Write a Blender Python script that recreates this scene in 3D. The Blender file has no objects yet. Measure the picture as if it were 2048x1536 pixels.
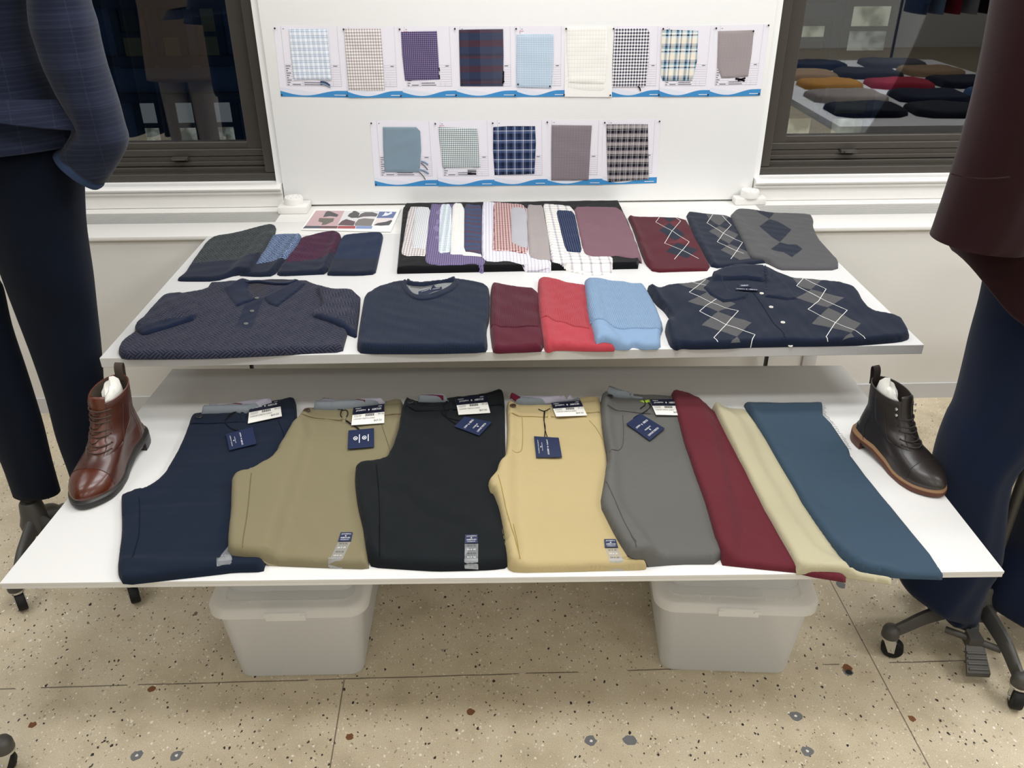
import bpy, bmesh, math, random, ast
import numpy as np
from mathutils import Vector, Matrix, geometry
random.seed(7); rng = np.random.default_rng(7)
SC = bpy.context.scene; COL = SC.collection

# ---------------------------------------------------------------- camera, world, lights, exposure
cd = bpy.data.cameras.new('camera'); cam = bpy.data.objects.new('camera', cd); COL.objects.link(cam)
cd.sensor_width = 36.0; cd.lens = 36.0*1671.33/2048; cd.clip_start = .05
def cam_axes(p, yw, r):
    f = Vector((math.sin(yw)*math.cos(p), math.cos(yw)*math.cos(p), -math.sin(p)))
    rt = Vector((math.cos(yw), -math.sin(yw), 0)); up = rt.cross(f)
    return rt*math.cos(r)+up*math.sin(r), -rt*math.sin(r)+up*math.cos(r), f
_rt, _up, _f = cam_axes(.503979, .0242907, -.00541739)
cam.matrix_world = Matrix(((_rt.x, _up.x, -_f.x, -.105607), (_rt.y, _up.y, -_f.y, -3.054183), (_rt.z, _up.z, -_f.z, 1.60), (0, 0, 0, 1)))
SC.camera = cam
W = bpy.data.worlds.new('night_sky'); SC.world = W; W.use_nodes = True
W.node_tree.nodes['Background'].inputs[0].default_value = (.10, .15, .22, 1)
W.node_tree.nodes['Background'].inputs[1].default_value = 1.1
def area(name, loc, sx, sy, power, col=(.975, .985, 1)):
    l = bpy.data.lights.new(name, 'AREA'); l.shape = 'RECTANGLE'; l.size = sx; l.size_y = sy; l.energy = power; l.color = col
    o = bpy.data.objects.new(name, l); o.location = loc; COL.objects.link(o); return o
CEIL = 2.85
for ly, pw in ((-.8, 25), (-1.5, 27), (-2.3, 32), (-4.5, 28), (-6.5, 22)):
    for lx, k in ((-2.3, .58), (.1, 1.0), (2.5, 1.3), (5.0, .5)):
        area('ceiling_lamp_light', (lx, ly, CEIL-.05), 1.25, .35, pw*k)
SC.view_settings.view_transform = 'Standard'; SC.view_settings.look = 'None'; SC.view_settings.gamma = 1
SC.view_settings.use_curve_mapping = False
SC.view_settings.exposure = -.78

# ---------------------------------------------------------------- helpers: materials
def lin(h):
    h = h.lstrip('#'); c = [int(h[i:i+2], 16)/255 for i in (0, 2, 4)]
    return tuple([(v/12.92 if v <= .04045 else ((v+.055)/1.055)**2.4) for v in c]+[1])
FB = .80
def dye(h):
    a = lin(h); return tuple(v*FB for v in a[:3])+(1,)
class NT:
    def __init__(s, name):
        s.m = bpy.data.materials.new(name); s.m.use_nodes = True; s.t = s.m.node_tree
        s.b = s.t.nodes['Principled BSDF']; s.out = s.t.nodes['Material Output']
    def n(s, ty, **k):
        x = s.t.nodes.new(ty)
        for a, v in k.items(): setattr(x, a, v)
        return x
    def l(s, a, b): s.t.links.new(a, b)
    def put(s, sock, v):
        if isinstance(v, (int, float)): sock.default_value = v
        elif isinstance(v, tuple): sock.default_value = v
        else: s.l(v, sock)
    def math(s, op, *a):
        x = s.n('ShaderNodeMath', operation=op)
        for i, v in enumerate(a): s.put(x.inputs[i], v)
        return x.outputs[0]
    def mix(s, f, a, b, mode='MIX'):
        x = s.n('ShaderNodeMix', data_type='RGBA', blend_type=mode)
        s.put(x.inputs[0], f); s.put(x.inputs[6], a); s.put(x.inputs[7], b); return x.outputs[2]
    def uv(s, coord='UV'):
        c = s.n('ShaderNodeTexCoord'); x = s.n('ShaderNodeSeparateXYZ'); s.l(c.outputs[coord], x.inputs[0])
        s.vec = c.outputs[coord]; s.env = dict(u=x.outputs[0], v=x.outputs[1], w=x.outputs[2]); return s.env
    OPS = {'fract': 'FRACT', 'abs': 'ABSOLUTE', 'min': 'MINIMUM', 'max': 'MAXIMUM', 'lt': 'LESS_THAN', 'gt': 'GREATER_THAN',
           'sin': 'SINE', 'floor': 'FLOOR', 'mod': 'FLOORED_MODULO', 'pow': 'POWER', 'pp': 'PINGPONG'}
    def ex(s, expr_, **kw):
        env = dict(s.env); env.update(kw)
        def go(n):
            if isinstance(n, ast.Expression): return go(n.body)
            if isinstance(n, ast.Constant): return float(n.value)
            if isinstance(n, ast.Name): return env[n.id]
            if isinstance(n, ast.UnaryOp): 
                v = go(n.operand); return -v if isinstance(v, float) else s.math('MULTIPLY', v, -1.)
            if isinstance(n, ast.BinOp):
                a, b = go(n.left), go(n.right); o = type(n.op).__name__
                if isinstance(a, float) and isinstance(b, float): return {'Add': a+b, 'Sub': a-b, 'Mult': a*b, 'Div': a/b if b else 0}[o]
                return s.math({'Add': 'ADD', 'Sub': 'SUBTRACT', 'Mult': 'MULTIPLY', 'Div': 'DIVIDE'}[o], a, b)
            if isinstance(n, ast.Call): return s.math(s.OPS[n.func.id], *[go(a) for a in n.args])
        return go(ast.parse(expr_, mode='eval'))
    def ramp(s, fac, stops, interp='CONSTANT'):
        r = s.n('ShaderNodeValToRGB'); r.color_ramp.interpolation = interp; el = r.color_ramp.elements
        while len(el) > 1: el.remove(el[-1])
        el[0].position = stops[0][0]; el[0].color = lin(stops[0][1])
        for p, c in stops[1:]:
            e = el.new(p); e.color = lin(c)
        s.put(r.inputs[0], fac); return r.outputs[0]
    def noise(s, scale, detail=2, vec=None, rough=.5):
        x = s.n('ShaderNodeTexNoise'); x.inputs['Scale'].default_value = scale; x.inputs['Detail'].default_value = detail
        x.inputs['Roughness'].default_value = rough
        if vec is not None: s.l(vec, x.inputs['Vector'])
        return x.outputs[0]
    def bump(s, h, strength=.3, dist=.002):
        b = s.n('ShaderNodeBump'); b.inputs['Strength'].default_value = strength; b.inputs['Distance'].default_value = dist
        s.put(b.inputs['Height'], h); s.l(b.outputs[0], s.b.inputs['Normal'])
    def col(s, c): s.put(s.b.inputs['Base Color'], c)
    def set(s, rough=.5, spec=.5, metal=0, sheen=0):
        s.b.inputs['Roughness'].default_value = rough; s.b.inputs['Specular IOR Level'].default_value = spec
        s.b.inputs['Metallic'].default_value = metal; s.b.inputs['Sheen Weight'].default_value = sheen
        return s
def plain(name, c, rough=.5, spec=.5, metal=0, sheen=0, var=0, bump=0, bscale=200):
    k = NT(name); k.set(rough, spec, metal, sheen); k.col(lin(c))
    if var or bump:
        k.uv('Object')
        nz = k.noise(bscale, 3, k.vec)
        if var:
            a = lin(c); k.col(k.mix(nz, tuple(x*(1-var) for x in a[:3])+(1,), tuple(min(1, x*(1+var)) for x in a[:3])+(1,)))
        if bump: k.bump(nz, bump, .001)
    return k.m
def fabric(name, c, var=.10, twill=700, rough=.92, spec=.12, sheen=.05, bstr=.35):
    """woven cloth: fine yarn variation plus a twill bump"""
    k = NT(name); k.set(rough, spec, 0, sheen); k.uv()
    nz = k.noise(900, 2, k.vec); n2 = k.noise(14, 3, k.vec)
    a = dye(c); lo = tuple(x*(1-var) for x in a[:3])+(1,); hi = tuple(min(1, x*(1+var)) for x in a[:3])+(1,)
    k.col(k.mix(nz, lo, hi))
    h = k.ex('sin((u+v)*T)*0.4+0.5*m+0.3*n', T=5400., n=n2, m=nz)
    k.bump(h, bstr, .0006); return k.m
PK = [1.]
def plaid(name, warp, weft, pu, pv, rough=.9, thread=True, soft=False, wmix=.5):
    k = NT(name); k.set(rough, .15, 0, .05); k.uv()
    nz = k.noise(60, 2, k.vec)
    it = 'LINEAR' if soft else 'CONSTANT'
    a = k.ramp(k.ex('fract(u/P+0.02*n)', P=float(pu), n=nz), warp, it); b = k.ramp(k.ex('fract(v/P+0.02*n)', P=float(pv), n=nz), weft, it)
    c = k.mix(wmix, a, b); c = k.mix(1., c, (PK[0],)*3+(1,), 'MULTIPLY'); k.col(c)
    k.bump(k.noise(1200, 1, k.vec), .15, .0005); return k.m
def knit(name, c, pitch, hatch='v', var=.08, depth=.5):
    """ribbed knit: real ribs by bump"""
    k = NT(name); k.set(.95, .1, 0, .12); k.uv()
    nz = k.noise(700, 2, k.vec); a = dye(c)
    k.col(k.mix(nz, tuple(x*(1-var) for x in a[:3])+(1,), tuple(min(1, x*(1+var)) for x in a[:3])+(1,)))
    if hatch == 'v': h = k.ex('pow(abs(sin(u*F)),0.6)', F=math.pi/pitch)
    elif hatch == 'waffle': h = k.ex('pow(abs(sin(u*F)),0.6)*0.75+0.25*pow(abs(sin(v*F*1.0)),0.5)', F=math.pi/pitch)
    else: h = nz
    k.bump(k.ex('h+0.25*n', h=h, n=nz), depth, .004); return k.m
def basket(name, base, bar, cell=.024, ang=0., width=.40):
    """jacquard of short parallel bars running two ways"""
    k = NT(name); k.set(.93, .12, 0, .08); k.uv()
    ca, sa = math.cos(math.pi/4+ang), math.sin(math.pi/4+ang)
    A = k.ex('(u*C+v*S)/K', C=ca, S=sa, K=cell); B = k.ex('(v*C-u*S)/K', C=ca, S=sa, K=cell)
    chk = k.ex('mod(floor(a)+floor(b),2)', a=A, b=B)
    l1 = k.ex('lt(fract(a*3+0.1),W)', a=A, W=width); l2 = k.ex('lt(fract(b*3+0.1),W)', b=B, W=width)
    m = k.ex('c*x+(1-c)*y', c=chk, x=l1, y=l2)
    nz = k.noise(500, 2, k.vec)
    c2 = k.mix(nz, tuple(x*.8 for x in dye(bar)[:3])+(1,), dye(bar))
    k.col(k.mix(m, dye(base), c2)); k.bump(m, .3, .0012); return k.m

# ---------------------------------------------------------------- helpers: objects
WL = {}
def tag(o, label, cat, group=None):
    o['label'] = label; o['category'] = cat
    if group: o['group'] = group
    return o
def thing(name, label, cat, loc, group=None):
    o = bpy.data.objects.new(name, None); COL.objects.link(o); o.location = loc; o.empty_display_size = .05
    WL[o.name] = Vector(loc); return tag(o, label, cat, group)
def ob(name, vs, fs, mat, parent=None, uv=None, fmat=None, smooth=True, loc=None, autosmooth=None):
    vs = [Vector(v) for v in vs]
    if parent is not None: o0 = WL[parent.name]
    elif loc is not None: o0 = Vector(loc)
    else:
        n = len(vs); o0 = Vector((sum(v.x for v in vs)/n, sum(v.y for v in vs)/n, min(v.z for v in vs)))
    me = bpy.data.meshes.new(name); me.from_pydata([tuple(v-o0) for v in vs], [], [tuple(f) for f in fs])
    for m in (mat if isinstance(mat, (list, tuple)) else [mat]): me.materials.append(m)
    if fmat is not None: me.polygons.foreach_set('material_index', fmat)
    me.polygons.foreach_set('use_smooth', [smooth]*len(me.polygons))
    if uv is not None:
        ul = me.uv_layers.new(name='UVMap'); idx = np.empty(len(me.loops), int); me.loops.foreach_get('vertex_index', idx)
        ul.data.foreach_set('uv', np.asarray(uv, float)[idx].ravel())
    me.validate(); me.update()
    o = bpy.data.objects.new(name, me); COL.objects.link(o); WL[o.name] = o0
    if parent is not None: o.parent = parent
    else: o.location = o0
    if autosmooth is not None:
        try: me.set_sharp_from_angle(angle=autosmooth)
        except Exception: pass
    return o
def struct(o): o['kind'] = 'structure'; return o
class MB:
    """collects shapes for one mesh"""
    def __init__(s): s.v = []; s.f = []; s.fm = []
    def add(s, vs, fs, mi=0):
        k = len(s.v); s.v += [tuple(v) for v in vs]; s.f += [tuple(i+k for i in f) for f in fs]; s.fm += [mi]*len(fs)
    def box(s, a, b, mi=0, bev=0., rz=0., piv=None):
        bm = bmesh.new(); bmesh.ops.create_cube(bm, size=1)
        c = [(a[i]+b[i])/2 for i in range(3)]; d = [abs(b[i]-a[i]) for i in range(3)]
        for v in bm.verts: v.co = Vector((v.co.x*d[0], v.co.y*d[1], v.co.z*d[2]))
        if bev: bmesh.ops.bevel(bm, geom=list(bm.edges), offset=min(bev, min(d)*.45), segments=2, affect='EDGES', profile=.5)
        R = Matrix.Rotation(rz, 3, 'Z'); bm.verts.index_update()
        s.add([R @ v.co + Vector(c) if piv is None else R @ (v.co+Vector(c)-Vector(piv))+Vector(piv) for v in bm.verts],
              [[v.index for v in f.verts] for f in bm.faces], mi); bm.free(); return s
    def tube(s, pts, r, n=10, mi=0, cap=True):
        pts = [Vector(p) for p in pts]; rs = r if isinstance(r, (list, tuple)) else [r]*len(pts)
        rings = []; prev = None
        for i, p in enumerate(pts):
            t = (pts[min(i+1, len(pts)-1)]-pts[max(i-1, 0)]).normalized()
            if prev is None: a = t.orthogonal().normalized()
            else:
                a = prev-t*prev.dot(t)
                a = a.normalized() if a.length > 1e-6 else t.orthogonal().normalized()
            prev = a; b = t.cross(a)
            rings.append([p+(a*math.cos(q)+b*math.sin(q))*rs[i] for q in [2*math.pi*j/n for j in range(n)]])
        s.loft(rings, mi, cap); return s
    def loft(s, rings, mi=0, cap=True, closed=True):
        n = len(rings[0]); vs = [p for r in rings for p in r]; fs = []
        m = n if closed else n-1
        for i in range(len(rings)-1):
            for j in range(m):
                fs.append((i*n+j, i*n+(j+1) % n, (i+1)*n+(j+1) % n, (i+1)*n+j))
        if cap and closed: fs += [tuple(range(n))[::-1], tuple((len(rings)-1)*n+j for j in range(n))]
        s.add(vs, fs, mi); return s
    def cyl(s, p, q, r, n=20, mi=0, r2=None):
        return s.tube([p, q], [r, r if r2 is None else r2], n, mi)
    def lathe(s, c, prof, n=24, mi=0):
        s.loft([[Vector((c[0]+r*math.cos(2*math.pi*j/n), c[1]+r*math.sin(2*math.pi*j/n), c[2]+z)) for j in range(n)] for r, z in prof], mi); return s
    def build(s, name, mat, parent=None, smooth=True, autosmooth=.6, loc=None):
        return ob(name, s.v, s.f, mat, parent, fmat=s.fm if isinstance(mat, (list, tuple)) else None, smooth=smooth, autosmooth=autosmooth, loc=loc)
def smooth_path(P, n=6):
    P = [Vector(p) for p in P]; out = []
    for i in range(len(P)-1):
        p0 = P[max(i-1, 0)]; p1 = P[i]; p2 = P[i+1]; p3 = P[min(i+2, len(P)-1)]
        for k in range(n):
            t = k/n; out.append(.5*((2*p1)+(p2-p0)*t+(2*p0-5*p1+4*p2-p3)*t*t+(3*p1-p0-3*p2+p3)*t**3))
    out.append(P[-1]); return out
# ---- cloth lying on a surface -------------------------------------------------
def inside(P, poly):
    P = np.asarray(P, float); x, y = P[:, 0], P[:, 1]; r = np.zeros(len(P), bool); n = len(poly)
    for i in range(n):
        x1, y1 = poly[i]; x2, y2 = poly[(i+1) % n]
        if y1 == y2: continue
        c = ((y1 > y) != (y2 > y)) & (x < (x2-x1)*(y-y1)/(y2-y1)+x1); r ^= c
    return r
def dseg(P, A, B):
    P = np.asarray(P, float); d = np.full(len(P), 1e9)
    for a, b in zip(A, B):
        ab = b-a; L = ab@ab+1e-18; t = np.clip(((P-a)@ab)/L, 0, 1); q = a+t[:, None]*ab
        d = np.minimum(d, np.hypot(P[:, 0]-q[:, 0], P[:, 1]-q[:, 1]))
    return d
def dpoly(P, poly):
    A = np.asarray(poly, float); return dseg(P, A, np.roll(A, -1, 0))
def dline(P, line):
    A = np.asarray(line, float); return dseg(P, A[:-1], A[1:])
class Surf:
    """a flat support with a running height field of what already lies on it"""
    def __init__(s, x0, y0, x1, y1, z, res=.006, wall=None):
        s.x0, s.y0, s.res, s.z, s.wall = x0, y0, res, z, wall
        s.nx = int((x1-x0)/res)+2; s.ny = int((y1-y0)/res)+2; s.H = np.zeros((s.ny, s.nx))
        gx, gy = np.meshgrid(x0+np.arange(s.nx)*res, y0+np.arange(s.ny)*res); s.G = np.stack([gx.ravel(), gy.ravel()], 1)
        s.gn = np.zeros(s.ny*s.nx)
    def samp(s, H, P):
        P = np.asarray(P, float); u = np.clip((P[:, 0]-s.x0)/s.res, 0, s.nx-1.001); v = np.clip((P[:, 1]-s.y0)/s.res, 0, s.ny-1.001)
        i = u.astype(int); j = v.astype(int); a = u-i; b = v-j
        return (H[j, i]*(1-a)*(1-b)+H[j, i+1]*a*(1-b)+H[j+1, i]*(1-a)*b+H[j+1, i+1]*a*b)
    def soft(s, k=2):
        H = s.H.copy()
        for _ in range(k):
            Q = np.pad(H, 1, mode='edge'); H = np.max([Q[i:i+s.ny, j:j+s.nx] for i in range(3) for j in range(3)], 0)
        for _ in range(k):
            Q = np.pad(H, 1, mode='edge'); H = sum(Q[i:i+s.ny, j:j+s.nx] for i in range(3) for j in range(3))/9
        return H
    def at(s, P): return s.samp(s.H, P)
    def p3(s, P, h):
        P = np.asarray(P, float); h = np.broadcast_to(h, len(P))
        if s.wall is not None: return [(a, s.wall-hh, b) for (a, b), hh in zip(P, h)]
        return [(a, b, s.z+hh) for (a, b), hh in zip(P, h)]
def resample(poly, h, rnd=0, smooth=0):
    out = []; n = len(poly)
    P = [np.array(p, float) for p in poly]
    for _ in range(smooth):                                            # corner cutting
        Q = []
        for i in range(len(P)):
            a, b = P[i], P[(i+1) % len(P)]; Q += [a*.82+b*.18, a*.18+b*.82]
        P = Q
    for i in range(len(P)):
        a, b = P[i], P[(i+1) % len(P)]; L = np.hypot(*(b-a)); k = max(1, int(round(L/h)))
        for j in range(k): out.append(a+(b-a)*j/k)
    return np.array(out)
def waves(P, seed, amp, L0=.06, n=5):
    r = np.random.default_rng(seed); z = np.zeros(len(P))
    for _ in range(n):
        a = r.uniform(0, 6.28); k = 6.283/(L0*r.uniform(.6, 2.2)); z += np.sin((P[:, 0]*math.cos(a)+P[:, 1]*math.sin(a))*k+r.uniform(0, 6.28))
    return z*amp/n
def cloth(name, mat, poly, S, t=.01, r=.01, h=.007, wr=.0008, wl=.07, seed=1, zones=(), parent=None, label=None, cat=None, group=None,
          ang=0., uvo=None, creases=(), smooth=1, pink=0., upd=True, drape=3, edge=0.):
    """a piece of cloth with rounded rim that settles over whatever is below; zones = (material, polygon, part name or None)"""
    B = resample(poly, h, smooth=smooth)
    if pink:
        nb = resample([tuple(p) for p in B], pink/2); c = nb.mean(0); k = np.arange(len(nb)) % 2
        d = nb-c; d /= np.linalg.norm(d, axis=1)[:, None]; B = nb+d*(k*pink*.45)[:, None]
    mn, mx = B.min(0), B.max(0); Bn = np.roll(B, -1, 0); area_ = float((B[:, 0]*Bn[:, 1]-Bn[:, 0]*B[:, 1]).sum())
    gx, gy = np.meshgrid(np.arange(mn[0]+h/2, mx[0], h), np.arange(mn[1]+h/2, mx[1], h*.92)); gx = gx+(np.arange(gx.shape[0]) % 2)[:, None]*h/2
    I = np.stack([gx.ravel(), gy.ravel()], 1); I = I[inside(I, B)]
    if len(I): I = I[dpoly(I, B) > h*.45]
    rim = []
    if r > h*.8:                                                       # extra rows in the rounded rim
        for f in (.12, .4):
            A = np.roll(B, 1, 0); C = np.roll(B, -1, 0); tg = C-A; nn = np.stack([-tg[:, 1], tg[:, 0]], 1); nn /= np.linalg.norm(nn, axis=1)[:, None]+1e-9
            if len(B) and not inside((B[:1]+nn[:1]*1e-4), B)[0]: nn = -nn
            q = B+nn*r*f; q = q[inside(q, B)]
            if len(q): q = q[dpoly(q, B) > r*f*.8]
            rim.append(q)
    pts = np.concatenate([B, I]+rim) if len(I) else B
    n0 = len(B); coords = [Vector((float(a), float(b))) for a, b in pts]; edges = []
    for zm, zp, zn in zones:
        zz = resample(zp, h); k = len(coords); coords += [Vector((float(a), float(b))) for a, b in zz]
        edges += [(k+i, k+(i+1) % len(zz)) for i in range(len(zz))]
    res = geometry.delaunay_2d_cdt(coords, edges, [list(range(n0))], 1, 1e-6)
    V = np.array([(v.x, v.y) for v in res[0]]); F = [tuple(f) for f in res[2]]
    cen = np.array([V[list(f)].mean(0) for f in F]); ok = inside(cen, B); F = [f for f, k in zip(F, ok) if k]; cen = cen[ok]
    Hs = S.soft(drape)
    def height(P, under_raw):
        d = dpoly(P, B); s = np.clip(d/max(r, 1e-6), 0, 1); prof = np.sqrt(np.clip(1-(1-s)**2, 0, 1)); prof = edge+(1-edge)*prof
        und = under_raw*(1-s)+S.samp(Hs, P)*s; und = np.maximum(und, under_raw)
        z = und+t*prof+(waves(P, seed, wr, wl)+(waves(P, seed+77, wr*.4, wl*.36) if wl > .1 else 0))*prof
        for ln, amp, wd in creases:
            dd = dline(P, ln); z += amp*np.exp(-(dd/wd)**2)*prof
        return np.maximum(z, under_raw+.0004)
    Z = height(V, S.at(V))
    ca, sa = math.cos(ang), math.sin(ang); o = np.array(uvo) if uvo is not None else B[0]
    D = V-o
    if r > .006:                                                       # cloth runs over the rim without stretching
        d0 = dpoly(V, B); e_ = 1e-4; gx_ = (dpoly(V+np.array([e_, 0]), B)-d0)/e_; gy_ = (dpoly(V+np.array([0, e_]), B)-d0)/e_
        pf = np.sqrt(np.clip(1-(1-np.clip(d0/r, 0, 1))**2, 0, 1)); ins = (d0 > 1e-5)[:, None]; gg = np.stack([gx_, gy_], 1); gn = np.linalg.norm(gg, axis=1)[:, None]+1e-6
        for q in np.where(d0 <= 1e-5)[0]:                              # rim points take the way in from their neighbours on the outline
            j = int(np.argmin(((B-V[q])**2).sum(1))); tg = B[(j+1) % n0]-B[j-1]; nn = np.array([-tg[1], tg[0]])/(np.linalg.norm(tg)+1e-9)
            if area_ < 0: nn = -nn
            gg[q] = nn; gn[q] = 1
        D = D-gg/gn*(t*(1-pf))[:, None]
    UV = np.stack([D[:, 0]*ca+D[:, 1]*sa, -D[:, 0]*sa+D[:, 1]*ca], 1)
    mats = [mat]; fm = np.zeros(len(F), int); parts = []
    for zm, zp, zn in zones:
        m = inside(cen, np.array(zp))
        if zn is None:
            if zm not in mats: mats.append(zm)
            fm[m] = mats.index(zm)
            for p in parts: p[1][m] = False
        else:
            fm[m] = -1; parts.append([zn, m, zm])
    for p in parts: fm[p[1]] = -1
    W3 = S.p3(V, Z)
    W3 += S.p3(B, S.at(B)*.0+np.maximum(0, S.at(B)-.0002)); nB = len(B)  # underside
    UV = np.concatenate([UV, np.zeros((nB, 2))])
    # orientation
    flip = S.wall is not None
    F1 = []
    for f in F:
        a = V[list(f)]; ar = sum(a[i][0]*a[(i+1) % len(f)][1]-a[(i+1) % len(f)][0]*a[i][1] for i in range(len(f)))
        F1.append(f if ar > 0 else f[::-1])
    keep = [i for i in range(len(F1)) if fm[i] >= 0]
    faces = [F1[i] for i in keep]; fmm = [int(fm[i]) for i in keep]
    ii = {}
    def submesh(fl, W):
        mp = {}; vv = []; ff = []; uu = []
        for f in fl:
            g = []
            for q in f:
                if q not in mp: mp[q] = len(vv); vv.append(W[q]); uu.append(UV[q])
                g.append(mp[q])
            ff.append(g)
        return vv, ff, uu
    if edge > 0:                                                       # upright rim where the cloth has real thickness
        cnt = {}
        for f in F1:
            for i in range(3): e = (f[i], f[(i+1) % 3]); cnt[tuple(sorted(e))] = None if tuple(sorted(e)) in cnt else e
        mp2 = {}
        for e in [e for e in cnt.values() if e]:
            for q in e:
                if q not in mp2:
                    mp2[q] = len(W3); W3 += S.p3([V[q]], np.maximum(0, S.at([V[q]])-.0002)); UV = np.concatenate([UV, UV[q:q+1]+.004])
            faces.append((e[1], e[0], mp2[e[0]], mp2[e[1]])); fmm.append(0)
    allf = faces+[tuple(range(len(V), len(V)+nB))[::(-1)]]; fmm = fmm+[0]
    vv, ff, uu = submesh(allf, W3)
    o = ob(name, vv, ff, mats, parent, uv=uu, fmat=fmm)
    if parent is None: tag(o, label, cat, group)
    for zn, m, zm in parts:
        fl = [F1[i] for i in range(len(F1)) if m[i] and fm[i] == -1]
        if not fl: continue
        vv, ff, uu = submesh(fl, W3); ob(zn, vv, ff, zm, o if parent is None else parent, uv=uu)
    if upd:
        lo = ((mn-np.array([s_ for s_ in (S.x0, S.y0)]))/S.res).astype(int)-1; hi = ((mx-np.array([S.x0, S.y0]))/S.res).astype(int)+2
        g = S.G.reshape(S.ny, S.nx, 2)[max(lo[1], 0):hi[1], max(lo[0], 0):hi[0]]; sh = g.shape[:2]; g = g.reshape(-1, 2)
        m = inside(g, B)
        if m.any():
            hh = np.zeros(len(g)); hh[m] = height(g[m], S.at(g[m])); sub = S.H[max(lo[1], 0):hi[1], max(lo[0], 0):hi[0]]
            sub[:] = np.where(m.reshape(sh), np.maximum(sub, hh.reshape(sh)), sub)
    return o
def ribbon(name, mat, pts, S, w, lift, parent, sm=True, th=.0006):
    """flat stitched strip following a line on the cloth"""
    P = [Vector((p[0], p[1], 0)) for p in pts]
    P = smooth_path(P, 5) if sm and len(P) > 2 else P
    Q = []
    for i in range(len(P)-1):
        L = (P[i+1]-P[i]).length; k = max(1, int(L/.006)); Q += [P[i].lerp(P[i+1], j/k) for j in range(k)]
    Q.append(P[-1]); L = []; R = []
    for i, p in enumerate(Q):
        t = (Q[min(i+1, len(Q)-1)]-Q[max(i-1, 0)]).normalized(); n = Vector((-t.y, t.x, 0)); L.append((p+n*w/2).xy); R.append((p-n*w/2).xy)
    hz = np.maximum(S.at(L), S.at(R))+lift
    v = S.p3(L, hz)+S.p3(R, hz)+S.p3(L, hz-th-lift*.6)+S.p3(R, hz-th-lift*.6); n = len(L)
    f = [(i, n+i, n+i+1, i+1) for i in range(n-1)]+[(i, i+1, 2*n+i+1, 2*n+i) for i in range(n-1)]+[(n+i, 3*n+i, 3*n+i+1, n+i+1) for i in range(n-1)]
    return ob(name, v, f, mat, parent, uv=[(a[0], a[1]) for a in list(L)+list(R)+list(L)+list(R)])
def card(name, mat, quad, S, lift=.002, parent=None, n=8, rows=None, th=.0012):
    """thin card on the cloth; quad is TL, TR, BR, BL; rows = (v, material index above v)"""
    q = [np.array(p) for p in quad]
    def uvp(u, v): return (q[3]*(1-u)+q[2]*u)*(1-v)+(q[0]*(1-u)+q[1]*u)*v
    vs = [0]+[j/n for j in range(1, n)]+[1]
    if rows: vs = sorted(set(vs+[rows]))
    us = [i/n for i in range(n+1)]
    g = [uvp(u, v) for v in vs for u in us]; base = S.soft(2); Z = S.samp(base, g)
    A = np.stack([np.array(g)[:, 0], np.array(g)[:, 1], np.ones(len(g))], 1); co, *_ = np.linalg.lstsq(A, Z, rcond=None)
    fit = A@co; off = max(0, (Z-fit).max()); Z = fit+off+lift
    def place(u, v, d=.0):
        p = uvp(u, v); return S.p3([p], np.array([co[0]*p[0]+co[1]*p[1]+co[2]+off+lift+d]))[0]
    nu = n+1; nv = len(vs); top = S.p3(g, Z); bot = S.p3(g, Z-th); f = []; fm = []
    for j in range(nv-1):
        for i in range(nu-1):
            f.append((j*nu+i, j*nu+i+1, (j+1)*nu+i+1, (j+1)*nu+i)); fm.append(1 if rows and (vs[j]+vs[j+1])/2 > rows else 0)
    N = nu*nv; per = [i for i in range(nu)]+[j*nu+nu-1 for j in range(1, nv)]+[(nv-1)*nu+i for i in range(nu-2, -1, -1)]+[j*nu for j in range(nv-2, 0, -1)]
    for i in range(len(per)): a, b = per[i], per[(i+1) % len(per)]; f.append((a, N+a, N+b, b)); fm.append(0)
    o = ob(name, top+bot, f, mat, parent, fmat=fm if isinstance(mat, (list, tuple)) else None, smooth=False); return o, place
def draped(quad, S, lift=.0004):
    q = [np.array(p) for p in quad]
    def place(u, v, d=0.):
        p = (q[3]*(1-u)+q[2]*u)*(1-v)+(q[0]*(1-u)+q[1]*u)*v; return S.p3([p], S.at([p])+lift+d)[0]
    return place
_TC = {}
def glyphs(s):
    if s not in _TC:
        c = bpy.data.curves.new('lettering_source', 'FONT'); c.body = s; c.resolution_u = 2; t = bpy.data.objects.new('lettering_source', c)
        me = t.to_mesh(); V = np.array([tuple(v.co)[:2] for v in me.vertices]) if len(me.vertices) else np.zeros((0, 2)); F = [tuple(p.vertices) for p in me.polygons]
        t.to_mesh_clear(); bpy.data.objects.remove(t); bpy.data.curves.remove(c)
        if len(V): V = V-V.min(0); ext = V.max(0); V = V/ext
        _TC[s] = (V, F)
    return _TC[s]
STAR = (np.array([(.5, 1), (.36, .6), (0, .5), (.36, .4), (.5, 0), (.64, .4), (1, .5), (.64, .6)]), [(0, 1, 2, 3, 4, 5, 6, 7)])
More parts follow.
